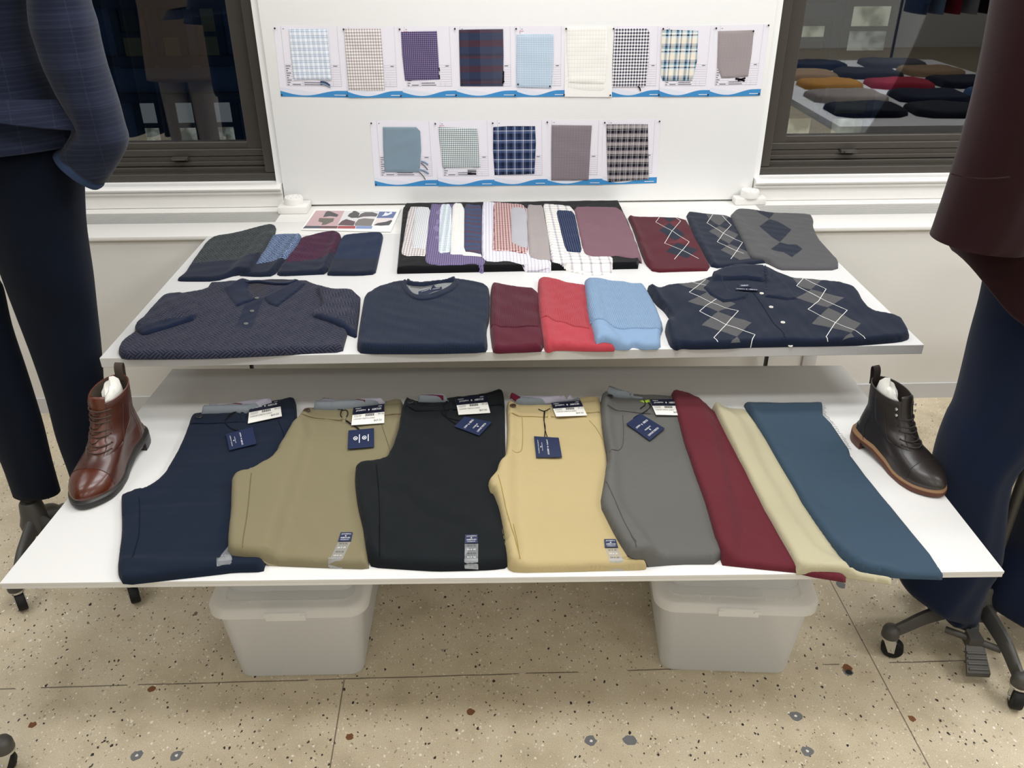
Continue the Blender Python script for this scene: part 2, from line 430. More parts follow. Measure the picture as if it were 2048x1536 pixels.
def lettering(name, mat, place, items, parent, d=.0004):
    """items: (text or 'bar'/'star'/'ring', u0, v0, width, height, turned)"""
    v = []; f = []
    for it in items:
        s, u0, v0, w, h = it[:5]; rot = it[5] if len(it) > 5 else 0
        if s == 'bar': V, F = np.array([(0, 0), (1, 0), (1, 1), (0, 1)], float), [(0, 1, 2, 3)]
        elif s == 'star': V, F = STAR
        elif s == 'ring':
            a = np.linspace(0, 6.283, 17)[:-1]; V = np.concatenate([np.stack([.5+.5*np.cos(a), .5+.5*np.sin(a)], 1), np.stack([.5+.36*np.cos(a), .5+.36*np.sin(a)], 1)])
            F = [(i, (i+1) % 16, 16+(i+1) % 16, 16+i) for i in range(16)]
        else: V, F = glyphs(s)
        k = len(v)
        for a, b in V:
            if rot == 1: a, b = b, 1-a
            elif rot == -1: a, b = 1-b, a
            v.append(place(u0+a*w, v0+b*h, d))
        f += [tuple(k+i for i in q) for q in F]
    return ob(name, v, f, mat, parent, smooth=False)

# ---------------------------------------------------------------- materials of the setting
M = {}
M['wall'] = plain('white_wall_paint', '#f4f4f2', .7, .3, var=.01, bump=.05, bscale=300)
M['panel'] = plain('white_pin_board', '#f6f6f4', .6, .3, var=.008, bump=.04, bscale=500)
M['lam'] = plain('white_laminate', '#d9d8d6', .38, .4, var=.006, bscale=6)
M['lam2'] = plain('white_foam_board', '#dddcd9', .5, .35)
M['lamedge'] = plain('board_core', '#e6e3da', .7, .3)
M['trimw'] = plain('white_gloss_trim', '#f0eeea', .35, .45, var=.02, bscale=20)
M['metalw'] = plain('white_enamel_steel', '#eceae5', .4, .45)
M['greyw'] = plain('pale_grey_panel', '#e6e4df', .55, .35, var=.02, bscale=5)
M['base'] = plain('grey_baseboard', '#cfcfd1', .5, .35)
M['bronze'] = plain('dark_bronze_aluminium', '#4b4742', .38, .5, .35, var=.08, bscale=30)
M['grille'] = plain('grille_aluminium', '#c9c8c4', .45, .5, .3)
M['dark'] = plain('grille_shadow_box', '#8d8b86', .8, .2)
M['black'] = plain('black_plastic', '#1b1b1c', .5, .4)
M['chrome'] = plain('zinc_plated_steel', '#cfd0cf', .25, .5, 1)
M['rubber'] = plain('black_rubber', '#161617', .6, .3)
M['iron'] = plain('charcoal_enamel', '#4a4845', .45, .45, .1, bump=.08, bscale=900)
def terrazzo():
    k = NT('terrazzo'); k.set(.42, .4); k.uv('Object')
    dist = k.noise(11, 3, k.vec); d2 = k.noise(2.3, 3, k.vec)
    base = k.ramp(k.ex('d*0.6+e*0.4', d=dist, e=d2), [(.28, '#b8aa8e'), (.5, '#d3c5aa'), (.72, '#ddd1b8')], 'LINEAR')
    fine = k.noise(420, 2, k.vec); base = k.mix(k.ex('gt(n,0.60)*0.45', n=fine), base, lin('#a2947c'))
    base = k.mix(k.ex('lt(n,0.37)*0.5', n=fine), base, lin('#e8dec9'))
    wob = k.n('ShaderNodeTexNoise'); wob.inputs['Scale'].default_value = 60; k.l(k.vec, wob.inputs['Vector'])
    va = k.n('ShaderNodeVectorMath', operation='MULTIPLY_ADD'); k.l(wob.outputs['Color'], va.inputs[0]); va.inputs[1].default_value = (.012,)*3; k.l(k.vec, va.inputs[2])
    def chips(scale, rad, share, color, c, seed):
        nonlocal base
        vo = k.n('ShaderNodeTexVoronoi'); vo.inputs['Scale'].default_value = scale
        mp = k.n('ShaderNodeMapping'); k.l(va.outputs[0], mp.inputs[0]); mp.inputs['Location'].default_value = (seed, seed*1.7, .0); mp.inputs['Scale'].default_value = (1, .72, 0); mp.inputs['Rotation'].default_value = (0, 0, seed)
        k.l(mp.outputs[0], vo.inputs['Vector']); sp = k.n('ShaderNodeSeparateColor'); k.l(vo.outputs['Color'], sp.inputs[0])
        m = k.ex('lt(d,R*(0.4+0.9*g))*lt(r,S)', d=vo.outputs['Distance'], R=rad, g=sp.outputs[1], r=sp.outputs[0], S=share)
        base = k.mix(k.math('MULTIPLY', m, c), base, lin(color))
    chips(190, .30, .26, '#efe6d4', .75, 1.3); chips(110, .24, .15, '#f6f0e2', .9, 4.1); chips(135, .26, .24, '#85786a', .7, 2.2)
    chips(100, .21, .26, '#2a2424', .95, 7.7); chips(52, .15, .17, '#211c1d', .97, 9.1); chips(30, .12, .05, '#6a4a38', .85, 3.3)
    x, y = k.env['u'], k.env['v']
    # joints between the cast slabs
    j1 = k.ex('lt(abs(y-(A+B*x)+0.004*n-0.002),0.0011+0.0014*m)', x=x, y=y, A=JA, B=JB, n=k.noise(9, 3, k.vec), m=k.noise(25, 2, k.vec))
    j2 = k.ex('lt(abs(x-(A+B*y)),0.0015)', x=x, y=y, A=J2A, B=J2B)
    j3 = k.ex('lt(abs(x-(A+B*y)),0.0015)', x=x, y=y, A=J3A, B=J3B)
    ln = k.math('MAXIMUM', k.math('MULTIPLY', j1, k.ex('gt(n,0.40)', n=k.noise(6, 2, k.vec))), k.ex('max(a,b)', a=k.ex('a*gt(0-y,1.62)', a=j2, y=y), b=j3))
    base = k.mix(k.math('MULTIPLY', ln, .8), base, lin('#5a4f43'))
    k.col(base); k.bump(fine, .08, .0006); return k.m
_j = [(-1.1831,-1.6212),(1.0073,-1.6075)]
JB = (_j[1][1]-_j[0][1])/(_j[1][0]-_j[0][0]); JA = _j[0][1]-JB*_j[0][0]
_j = [(-0.4807,-1.6050),(-0.4753,-1.8609)]
J2B = (_j[1][0]-_j[0][0])/(_j[1][1]-_j[0][1]); J2A = _j[0][0]-J2B*_j[0][1]
_j = [(0.8160,-1.3307),(0.8198,-1.9003)]
J3B = (_j[1][0]-_j[0][0])/(_j[1][1]-_j[0][1]); J3A = _j[0][0]-J3B*_j[0][1]
M['terrazzo'] = terrazzo()
M['patch'] = plain('grey_filler', '#77787a', .6, .3, var=.1, bscale=90)
M['rust'] = plain('rusty_plug', '#7a5236', .7, .2, var=.25, bscale=140)
def glass():
    k = NT('window_glass'); t = k.n('ShaderNodeBsdfTransparent'); g = k.n('ShaderNodeBsdfGlossy'); g.inputs['Roughness'].default_value = .012
    g.inputs['Color'].default_value = (.95, .96, 1, 1); t.inputs['Color'].default_value = (.82, .86, .88, 1)
    lw = k.n('ShaderNodeFresnel'); lw.inputs['IOR'].default_value = 2.25
    mx = k.n('ShaderNodeMixShader'); k.l(lw.outputs[0], mx.inputs[0]); k.l(t.outputs[0], mx.inputs[1]); k.l(g.outputs[0], mx.inputs[2])
    k.l(mx.outputs[0], k.out.inputs[0]); return k.m
M['glass'] = glass()

# ---------------------------------------------------------------- room shell
XL, XR, YB, YF = -5.0, 7.0, -9.5, .30           # room extents; YF = outer wall face behind the piers
PIER = .895
# floor with filler patches and plugs let into it
def blob(c, r, seed, n=11, st=1.0):
    q = np.random.default_rng(seed); return [(c[0]+r*(1+q.uniform(-.22, .22))*math.cos(6.283*i/n)*st, c[1]+r*(1+q.uniform(-.22, .22))*math.sin(6.283*i/n)) for i in range(n)]
_sp = [(0.0970,-1.8100),(0.1810,-1.8101),(-0.9061,-1.8166),(-0.8182,-1.8193),(0.5749,-1.7573),(0.5701,-1.8505),(0.1861,-1.8115),(0.8389,-1.3301),(0.7426,-1.6314),(0.7451,-1.6225),(-0.1729,-1.7227),(-0.4440,-1.7824),(0.8379,-1.7723),(-1.1752,-1.7285),(-0.9374,-1.6335)]
_kind = 'pppppppppdrrrrr'
fz = []
for i, (c, kd) in enumerate(zip(_sp, _kind)):
    r = {'p': .0135, 'r': .009, 'd': .012}[kd]
    fz.append((M['patch'] if kd == 'p' else M['rust'], blob(c, r, i), None))
    if kd == 'p' and i < 6: fz.append((M['metalw'], blob(c, .0035, i+50, 8), None))
    if kd == 'd': fz.append((M['black'], blob((c[0], c[1]-.012), .008, i+90, 9), None))
def flat_zones(name, mat, rect, z, zones, parent=None, th=0):
    x0, y0, x1, y1 = rect; co = [Vector(p) for p in ((x0, y0), (x1, y0), (x1, y1), (x0, y1))]; ed = []
    for m, p, _ in zones:
        k = len(co); co += [Vector(q) for q in p]; ed += [(k+i, k+(i+1) % len(p)) for i in range(len(p))]
    r = geometry.delaunay_2d_cdt(co, ed, [[0, 1, 2, 3]], 1, 1e-6); V = [tuple(v) for v in r[0]]; F = [tuple(f) for f in r[2]]
    cen = np.array([np.mean([V[i] for i in f], 0) for f in F]); mats = [mat]; fm = np.zeros(len(F), int)
    for m, p, _ in zones:
        if m not in mats: mats.append(m)
        fm[inside(cen, p)] = mats.index(m)
    F = [f if sum(V[f[i]][0]*V[f[(i+1) % 3]][1]-V[f[(i+1) % 3]][0]*V[f[i]][1] for i in range(3)) > 0 else f[::-1] for f in F]
    return ob(name, [(a, b, z) for a, b in V], F, mats, parent, fmat=[int(i) for i in fm], smooth=False, loc=(0, 0, 0) if parent is None else None)
struct(flat_zones('floor', M['terrazzo'], (XL, YB, XR, YF), 0, fz))
struct(MB().box((XL, YB, CEIL), (XR, YF, CEIL+.1)).build('ceiling', M['wall']))
struct(MB().box((XL-.1, YB, 0), (XL, YF, CEIL)).build('wall_left', M['wall']))
struct(MB().box((XR, YB, 0), (XR+.1, YF, CEIL)).build('wall_right', M['wall']))
struct(MB().box((XL, YB-.1, 0), (XR, YB, CEIL)).build('wall_back', M['wall']))
# window wall: centre pier, low wall under the sills, band above the heads, outer piers
WZ0, WZ1 = .768, 2.35
WW = 1.95                                        # window width
b = MB()
b.box((-PIER, .022, .0), (PIER, .34, CEIL))
for s in (-1, 1):
    xa, xb = sorted((s*PIER, s*(PIER+WW))); b.box((xa, .03, 0), (xb, .34, WZ0)); b.box((xa, .03, WZ1), (xb, .34, CEIL))
    xa, xb = sorted((s*(PIER+WW), XL if s < 0 else XR)); b.box((xa, .022, 0), (xb, .34, CEIL))
struct(b.build('wall_front', M['wall'], smooth=False))
tag(MB().box((-.868, -.0, .688), (.868, .0215, CEIL-.25), bev=.003).build('pin_board', M['panel'], smooth=False),
    'tall white pin board on the pier between the windows with fabric sheets', 'board')
# windows
def window(no, s):
    o = MB(); xa, xb = s*PIER, s*(PIER+WW); lo, hi = min(xa, xb), max(xa, xb)
    z0 = WZ0
    fr = MB()
    fr.box((lo, .045, z0), (hi, .20, z0+.028), bev=.003)                       # sill member
    fr.box((lo, .05, WZ1-.05), (hi, .20, WZ1), bev=.003)
    fr.box((lo, .05, z0+.028), (lo+.042, .20, WZ1-.05), bev=.003); fr.box((hi-.042, .05, z0+.028), (hi, .20, WZ1-.05), bev=.003)
    for k, (za, zb, ya) in enumerate(((.030, .046, .070), (.052, .064, .082), (.066, .080, .092))):   # stepped tracks
        fr.box((lo+.042, ya, z0+za-.004), (hi-.042, .19, z0+zb), bev=.002)
    root = fr.build('window_%d' % no, M['bronze'], smooth=False, autosmooth=None); struct(root)
    sz0 = z0+.082; sa, sb = lo+.044, hi-.044
    sh = MB()
    sh.box((sa, .088, sz0), (sb, .135, sz0+.026), bev=.003); sh.box((sa, .098, sz0+.024), (sb, .135, sz0+.050), bev=.003)
    sh.box((sa, .09, WZ1-.11), (sb, .135, WZ1-.052), bev=.003)
    sh.box((sa, .094, sz0+.02), (sa+.062, .135, WZ1-.06), bev=.003); sh.box((sb-.062, .094, sz0+.02), (sb, .135, WZ1-.06), bev=.003)
    sash = sh.build('window_sash', M['bronze'], root, smooth=False, autosmooth=None)
    g = MB().box((sa+.058, .116, sz0+.046), (sb-.058, .119, WZ1-.10)).build('pane', M['glass'], root, smooth=False)
    return root, sz0
w1, sz0 = window(1, -1); w2, _ = window(2, 1)
_h = [(-1.2489,0.8193),(1.2365,0.8728)]
for w, hx in ((w1, _h[0][0]), (w2, _h[1][0])):
    MB().box((hx-.03, .066, sz0-.010), (hx+.03, .09, sz0+.002), bev=.003).box((hx-.022, .05, sz0-.006), (hx+.026, .07, sz0-.001), bev=.002).build('latch', M['bronze'], w)
# white moulded sills, apron and heater covers either side and across the pier
for s, nm in ((-1, 'left'), (1, 'right')):
    lo, hi = sorted((s*.872, s*(PIER+WW)))
    prof = [(.046, .7675), (-.012, .7675), (-.024, .764), (-.028, .757), (-.024, .750), (-.012, .747), (-.016, .742), (-.012, .735), (.0, .733), (.0, .6835), (.046, .6835)]
    v = [(lo, a, z) for a, z in prof]+[(hi, a, z) for a, z in prof]; n = len(prof)
    f = [(i, (i+1) % n, n+(i+1) % n, n+i) for i in range(n)]+[tuple(range(n))[::-1], tuple(range(n, 2*n))]
    struct(ob('trim_1' if s < 0 else 'trim_2', v, f, M['trimw'], smooth=False))
CY = -.317                                        # front of the heater cover
b = MB(); ZC = .682
gy0, gy1 = -.178, -.052
gl, gr = -.868, .872
b.box((XL+.01, CY+.004, .063), (XR-.01, .021, ZC-.0145))
b.box((XL+.01, CY, ZC-.014), (XR-.01, gy0, ZC), bev=.002); b.box((XL+.01, gy1, ZC-.014), (XR-.01, .021, ZC), bev=.002); b.box((gl, gy0-.001, ZC-.014), (gr, gy1+.001, ZC))
struct(b.build('trim_4', M['greyw'], smooth=False))
struct(MB().box((XL+.01, CY-.0, ZC-.013), (XR-.01, CY-.006, ZC+.001), bev=.002).build('trim_3', M['trimw'], smooth=False))
struct(MB().box((XL+.01, CY-.002, 0), (XR-.01, CY+.03, .063)).build('baseboard_front', M['base'], smooth=False))
for s, nm in ((-1, 'left'), (1, 'right')):
    lo, hi = (XL+.3, gl) if s < 0 else (gr, XR-.3)
    t = thing('heater_grille', 'slatted air grille in the white ledge under the %s window' % nm, 'grille', ((lo+hi)/2, (gy0+gy1)/2, .64), 'air grilles in the window ledge')
    MB().box((lo, gy0, .640), (hi, gy1, .646)).build('duct_floor', M['dark'], t, smooth=False)
    sl = MB(); n = 11
    for i in range(n):
        y = gy0+(i+.5)*(gy1-gy0)/n; sl.box((lo, y-.0033, .668), (hi, y+.0033, ZC-.001))
    x = lo+.05
    while x < hi: sl.box((x-.003, gy0, .65), (x+.003, gy1, .668)); x += .12
    sl.build('slats', M['grille'], t, smooth=False)
# dark building across the street
M['brick'] = plain('night_blue_brick', '#4c5a6e', .8, .2, var=.08, bscale=2)
M['stone'] = plain('dark_cornice', '#2a3340', .8, .2)
def emit(name, c, st, mix=None, scale=3):
    k = NT(name); k.uv('Object'); e = k.n('ShaderNodeEmission'); e.inputs[1].default_value = st
    if mix: k.l(k.mix(k.ramp(k.noise(scale, 3, k.vec), [(.42, '#000000'), (.58, '#ffffff')], 'LINEAR'), lin(c), lin(mix)), e.inputs[0])
    else: e.inputs[0].default_value = lin(c)
    k.l(e.outputs[0], k.out.inputs[0]); return k.m
M['lit'] = emit('lit_office_blind', '#9aa0a2', .62); M['lit2'] = emit('lit_office_room', '#c8c9bd', .75, '#6d7068', 4)
M['lit3'] = emit('lit_office_dim', '#3c4138', .45); M['lit4'] = emit('lit_office_bright', '#e3e2c4', .8, '#8b8a72', 3)
M['night'] = plain('dark_window_glass', '#07090d', .25, .5)
BY = 9.0
bld = MB().box((-12, BY, -22), (16, BY+.6, 12)).build('exterior_building', M['brick'], smooth=False)
tag(bld, 'dark blue brick office building across the street with lit windows', 'building')
def bwin(px, mats):
    (xa, za), (xb, zb) = px; xa, xb = min(xa, xb), max(xa, xb); za, zb = min(za, zb), max(za, zb); zm = (za+zb)/2
    w = MB(); t = .10
    w.box((xa-t, BY-.06, za-t), (xb+t, BY-.001, za)); w.box((xa-t, BY-.06, zb), (xb+t, BY-.001, zb+t)); w.box((xa-t, BY-.06, za), (xa, BY-.001, zb)); w.box((xb, BY-.06, za), (xb+t, BY-.001, zb)); w.box((xa, BY-.07, zm-.03), (xb, BY-.001, zm+.03))
    fr = w.build('office_window', M['stone'], bld, smooth=False)
    MB().box((xa, BY-.03, zm+.03), (xb, BY-.002, zb)).build('pane', mats[0], fr, smooth=False)
    MB().box((xa, BY-.03, za), (xb, BY-.002, zm-.03)).build('pane', mats[1], fr, smooth=False)
bwin([(-4.9027,-0.5291),(-4.6969,-1.1370)], (M['lit'], M['lit2'])); bwin([(-4.4178,-0.5277),(-4.1898,-1.1426)], (M['lit'], M['lit2'])); bwin([(-3.8919,-0.5328),(-3.6675,-1.1272)], (M['lit'], M['lit2']))
bwin([(-4.9416,0.6418),(-4.7033,0.0169)], (M['night'], M['lit3'])); bwin([(-4.4133,0.6381),(-4.2083,0.0223)], (M['night'], M['lit3'])); bwin([(-3.8722,0.6434),(-3.6925,0.0276)], (M['lit3'], M['lit3']))
bwin([(3.9871,0.3748),(4.4151,0.0377)], (M['lit4'], M['night'])); bwin([(4.7521,0.6112),(5.2657,0.0599)], (M['lit4'], M['lit2'])); bwin([(5.8195,0.5390),(6.2875,0.0710)], (M['lit4'], M['lit2']))
bwin([(3.9409,-0.5428),(4.4300,-1.0451)], (M['lit3'], M['lit4'])); bwin([(4.7314,-0.5502),(5.1729,-1.0530)], (M['lit3'], M['lit4'])); bwin([(5.7610,-0.5599),(6.2206,-1.0428)], (M['lit3'], M['lit4']))
for px in ([(-5.0906,0.7149),(-3.5155,0.6590)], [(-5.0950,0.0202),(-3.5132,-0.0507)], [(-5.1437,-0.4570),(-3.4660,-0.5228)]):
    (xa, za), (xb, zb) = px; MB().box((min(xa, xb)-6, BY-.12, min(za, zb)), (max(xa, xb)+8, BY-.001, min(za, zb)+.12)).build('cornice', M['stone'], bld, smooth=False)

# ---------------------------------------------------------------- display shelves
ux0, ux1, uy = -1.0611, .9597, -1.225
ZU, ZL = .682, .50
up = MB().box((ux0, uy, ZU-.026), (ux1, CY-.0075, ZU), bev=.0015).build('upper_display_table', M['lam'], smooth=False, autosmooth=None)
tag(up, 'white upper display table abutting the window ledge, sweaters and polos on it', 'table')
_b = [(-0.1002,0.6157),(-0.0029,0.5921)]
MB().box((_b[0][0], -1.17, ZU-.05), (_b[1][0], CY-.05, ZU-.0265), bev=.002).build('support_bracket', M['black'], up)
for x in ([(0.8915,0.1855),(0.8944,0.1648)][0][0], -.98):
    MB().box((x-.004, -.37, 0.001), (x+.004, -.345, ZU-.0265), bev=.002).build('leg', M['black'], up)
_q = [(1.0425,0.1609),(1.0934,0.1600)]
struct(MB().box((_q[0][0], CY-.006, .063), (_q[1][0], CY+.003, .46), bev=.002).build('trim_5', M['base'], smooth=False))
lc = [(-1.0569,-1.8143),(0.8724,-1.8428),(0.8800,-0.9850),(-1.0147,-0.9382)]
lv = []
for z in (.500, .4935, .4932, .487):
    lv += [(x, y, z) for x, y in lc]
cx0 = sum(p[0] for p in lc)/4; cy0 = sum(p[1] for p in lc)/4
def quadslab(q, z0, z1, sh=0): 
    v = [(x+(cx0-x)*sh, y+(cy0-y)*sh, z0) for x, y in q]+[(x+(cx0-x)*sh, y+(cy0-y)*sh, z1) for x, y in q]
    return v, [(0, 3, 2, 1), (4, 5, 6, 7)]+[(i, (i+1) % 4, 4+(i+1) % 4, 4+i) for i in range(4)]
low = MB(); low.add(*quadslab(lc, .4945, .500)); lowb = MB(); lowb.add(*quadslab(lc, .486, .4940, .001))
lowo = low.build('lower_display_board', M['lam2'], smooth=False, autosmooth=None)
tag(lowo, 'white lower display board resting on plastic bins, chinos laid on it', 'shelf')
lowb.build('backing_board', M['lam2'], lowo, smooth=False, autosmooth=None)
SU = Surf(ux0-.12, uy-.02, ux1+.12, 0.02, ZU); SL = Surf(-1.12, -1.92, 1.0, -.9, ZL)

# ---------------------------------------------------------------- storage bins under the board
def plastic(name, c, tr, sm=.25):
    k = NT(name); k.set(sm, .5); k.col(lin(c)); k.uv('Object')
    t = k.n('ShaderNodeBsdfTransparent'); t.inputs[0].default_value = (.97, .98, .98, 1); tl = k.n('ShaderNodeBsdfTranslucent'); tl.inputs[0].default_value = lin(c)
    m1 = k.n('ShaderNodeMixShader'); m1.inputs[0].default_value = .5; k.l(k.b.outputs[0], m1.inputs[1]); k.l(tl.outputs[0], m1.inputs[2])
    m2 = k.n('ShaderNodeMixShader'); m2.inputs[0].default_value = tr; k.l(m1.outputs[0], m2.inputs[1]); k.l(t.outputs[0], m2.inputs[2]); k.l(m2.outputs[0], k.out.inputs[0]); return k.m
M['bin'] = plastic('frosted_plastic', '#ffffff', .34); M['bin2'] = plastic('clearer_frosted_plastic', '#ffffff', .46); M['lid'] = plastic('frosted_lid', '#ffffff', .2)
def rrect(cx, cy, w, d, r, z, n=6):
    out = []
    for sx, sy, a0 in ((1, 1, 0), (-1, 1, 90), (-1, -1, 180), (1, -1, 270)):
        for i in range(n+1):
            a = math.radians(a0+90*i/n); out.append(Vector((cx+sx*(w/2-r)+r*math.cos(a), cy+sy*(d/2-r)+r*math.sin(a), z)))
    return out
def bin_(label, fx, fy, wb, wt, db, dt, z0, h, rot, mat, group, lid=True, wl=.365):
    t = thing('storage_bin', label, 'bin', (fx, fy+db/2, z0), group)
    R = Matrix.Translation(Vector((fx, fy, z0))) @ Matrix.Rotation(rot, 4, 'Z')
    T = lambda rg: [R @ p for p in rg]
    def rg(s, z, inset=0., bt=0.): w = wb+(wt-wb)*s; d = db+(dt-db)*s; return rrect(0, db/2, w-2*inset, d-2*inset, .03+.006*s, z)
    th = .0025; body = MB()
    rings = [rrect(0, db/2, wb-.016, db-.016, .024, 0), rg(0, .007)]+[rg(s, .007+(h-.007)*s) for s in (.25, .5, .75, 1)]
    inner = [rg(s, .007+(h-.007)*s, th) for s in (1, .5, 0)]+[rrect(0, db/2, wb-.02, db-.02, .024, .005)]
    body.loft([T(r) for r in rings+inner], cap=True); body.build('bin_body', mat, t)
    ft = MB().loft([T(rrect(0, db/2, wb-.05, db-.05, .02, .0008)), T(rrect(0, db/2, wb-.05, db-.05, .02, .004))]).build('bin_base_rim', mat, t)
    if lid:
        c = db/2; wl2, dl = wl, dt+(wl-wt)
        L = MB(); prof = [(0, -.020, .0), (0, -.002, .0), (.004, .004, 0), (.008, .006, 0), (.030, .006, 0), (.034, .004, 0), (.036, -.004, 0)]
        L.loft([T(rrect(0, c, wl2-2*a, dl-2*a, max(.045-a*.6, .012), h+.002+z)) for a, z, _ in prof], cap=False)
        L.add(T(rrect(0, c, wl2-.072, dl-.072, .025, h-.002)), [tuple(range(28))])
        L.build('lid', M['lid'], t)
        k = MB()
        for sy in (-1,):
            y = c+sy*(dl/2)
            k.add([R @ Vector(p) for p in ((-.045, y-.0035, h-.022), (.045, y-.0035, h-.022), (.045, y-.0035, h+.0), (-.045, y-.0035, h+.0), (-.045, y-.0005, h-.022), (.045, y-.0005, h-.022), (.045, y-.0005, h), (-.045, y-.0005, h))],
                  [(0, 1, 2, 3), (7, 6, 5, 4), (0, 4, 5, 1), (2, 6, 7, 3), (0, 3, 7, 4), (1, 5, 6, 2)])
            for x in (-.04, .04): k.box(*[tuple(R @ Vector(p)) for p in ((x-.006, y-.007, h-.010), (x+.006, y-.0005, h-.004))])
        k.build('latch_tab', M['lid'], t, smooth=False)
        ribs = MB()
        for i in range(-7, 8):
            if abs(i) > 2:
                a = R @ Vector((i*.021, c-dl/2+.010, h+.006)); bb = R @ Vector((i*.021, c-dl/2+.029, h+.0085)); ribs.tube([a, bb], .0012, 4)
        ribs.build('lid_ribs', M['lid'], t)
    return t
_lb = [(-0.7344,-1.6078),(-0.4357,-1.6099)]; _rb = [(0.2884,-1.6166),(0.5934,-1.6404)]
for side, q, m in (('left', _lb, M['bin']), ('right', _rb, M['bin2'])):
    (xa, ya), (xb, yb) = q; w = math.hypot(xb-xa, yb-ya); rot = math.atan2(yb-ya, xb-xa)
    bin_('frosted lidded plastic bin standing on the floor under the %s half of the board' % side, (xa+xb)/2, (ya+yb)/2, w, w*1.13, .44, .48, .0005, .243, rot, m, 'frosted bins under the lower board', wl=w*1.22)
    wu = w*1.02
    ox, oy = -.034*math.sin(rot), .034*math.cos(rot)
    bin_('frosted bin stacked on the lidded %s bin, holding up the board' % side, (xa+xb)/2+ox, (ya+yb)/2+oy-.005, wu-.012, wu*1.1, .37, .42, .2435, .2345, rot, m, 'frosted bins under the lower board', wl=w*1.2)
# white box fittings at the foot of the pin board
for side, q in (('left', [(-0.8762,-0.0921),(-0.7707,-0.1083)]), ('right', [(0.7955,-0.0533),(0.9095,-0.0582)])):
    (xa, ya), (xb, yb) = q; w = xb-xa; xm = (xa+xb)/2
    t = thing('power_box', 'white square box with round cap at the %s foot of the pin board' % side, 'power box', (xm, ya, ZC), 'white boxes at the foot of the pin board')
    MB().box((xm-w/2, ya, ZC+.0004), (xm+w/2, min(ya+w*.9, -.004), ZC+.026), bev=.003).build('box_body', M['metalw'], t)
    cyy = (ya+min(ya+w*.9, -.004))/2
    MB().lathe((xm, cyy, ZC+.026), [(.034, 0), (.034, .003), (.0335, .022), (.031, .026), (.0, .0262)], 28).build('round_cap', M['metalw'], t)
    h = MB()
    for i in range(7): a = i*.9; h.cyl((xm+.022*math.cos(a), cyy+.022*math.sin(a), ZC+.0519), (xm+.022*math.cos(a), cyy+.022*math.sin(a), ZC+.0524), .0016, 8)
    h.build('vent_holes', M['dark'], t)

# ---------------------------------------------------------------- sheets with fabric swatches on the pin board
M['paper'] = plain('printer_paper', '#ece9f0', .8, .2)
M['paperw'] = plain('white_printer_paper', '#f2f1ec', .8, .2)
M['blue'] = plain('printed_blue', '#3f8cc6', .6, .3); M['pale'] = plain('printed_pale_blue', '#cfdcec', .7, .2); M['pale2'] = plain('printed_light_grey', '#dfe3ee', .7, .2)
M['ink'] = plain('printed_grey_lines', '#a9a7b2', .7, .2); M['inkd'] = plain('printed_dark_ink', '#5c5a66', .7, .2); M['red'] = plain('red_marker', '#d9868c', .7, .2)
M['white'] = plain('white_ink', '#f3f3f3', .6, .3); M['pin'] = plain('black_pin_head', '#1c1c1e', .35, .5)
F = {}
F['s1'] = plaid('white_blue_windowpane', [(0, '#f2f5fa'), (.34, '#cfdcec'), (.5, '#5b6c90'), (.57, '#d5e0ee'), (.78, '#5b6c90'), (.85, '#e4ebf5')], [(0, '#f2f5fa'), (.40, '#cfdcec'), (.5, '#5b6c90'), (.57, '#dde6f2'), (.82, '#5b6c90'), (.89, '#e4ebf5')], .0165, .0195)
F['s2'] = plaid('taupe_gingham', [(0, '#f4f1f0'), (.5, '#a69795')], [(0, '#f4f1f0'), (.5, '#a69795')], .0088, .0100)
F['s3'] = plaid('purple_micro_check', [(0, '#8d7fa6'), (.45, '#362e4c')], [(0, '#8d7fa6'), (.45, '#362e4c')], .0066, .0064)
F['s4'] = plaid('navy_burgundy_block', [(0, '#3b3a4a'), (.2, '#2f2b3c'), (.45, '#4c4756'), (.72, '#53505c'), (.95, '#6b6875')], [(0, '#2e3246'), (.10, '#2f4260'), (.36, '#54333c'), (.62, '#2f4260'), (.9, '#54333c')], .156, .082)
F['s5'] = plaid('sky_micro_check', [(0, '#d9e4ee'), (.5, '#9bb6cd')], [(0, '#d9e4ee'), (.5, '#9bb6cd')], .0058, .0058)
F['s6'] = plaid('ivory_windowpane', [(0, '#f3f1ea'), (.55, '#f9f7f2'), (.86, '#dcd9d0')], [(0, '#f3f1ea'), (.55, '#f9f7f2'), (.86, '#dad8d0')], .0100, .0130)
F['s7'] = plaid('navy_gingham', [(0, '#f3f1f4'), (.5, '#23203a')], [(0, '#f3f1f4'), (.5, '#23203a')], .0098, .0105)
F['s8'] = plaid('cream_navy_plaid', [(0, '#f3ead6'), (.30, '#d7e6ee'), (.40, '#79a8c0'), (.46, '#1c2c4a'), (.62, '#9cc1d2'), (.72, '#f0f4f4'), (.84, '#1c2c4a'), (.94, '#9aa9b8')], [(0, '#8d96a6'), (.14, '#f3ead6'), (.5, '#d9e9f0'), (.60, '#1c2c4a'), (.70, '#eaf2f4'), (.80, '#6f9ab0'), (.9, '#33425c')], .036, .052)
F['s9'] = plaid('taupe_faint_stripe', [(0, '#a19798'), (.5, '#9b9293')], [(0, '#a69c9d'), (.6, '#948a8c')], .01, .0042, wmix=.6)
F['s10'] = fabric('grey_blue_chambray', '#93a9b8', .06)
F['s11'] = plaid('sage_micro_gingham', [(0, '#eef1ee'), (.5, '#54706f')], [(0, '#eef1ee'), (.5, '#5a6c7c')], .0068, .0070)
F['s12'] = plaid('navy_blue_white_plaid', [(0, '#1a2238'), (.28, '#56678f'), (.52, '#dcdfe4'), (.62, '#1a2238'), (.72, '#33467a'), (.9, '#1a2238')], [(0, '#1a2238'), (.36, '#56678f'), (.6, '#d4d8de'), (.69, '#27345a')], .030, .034)
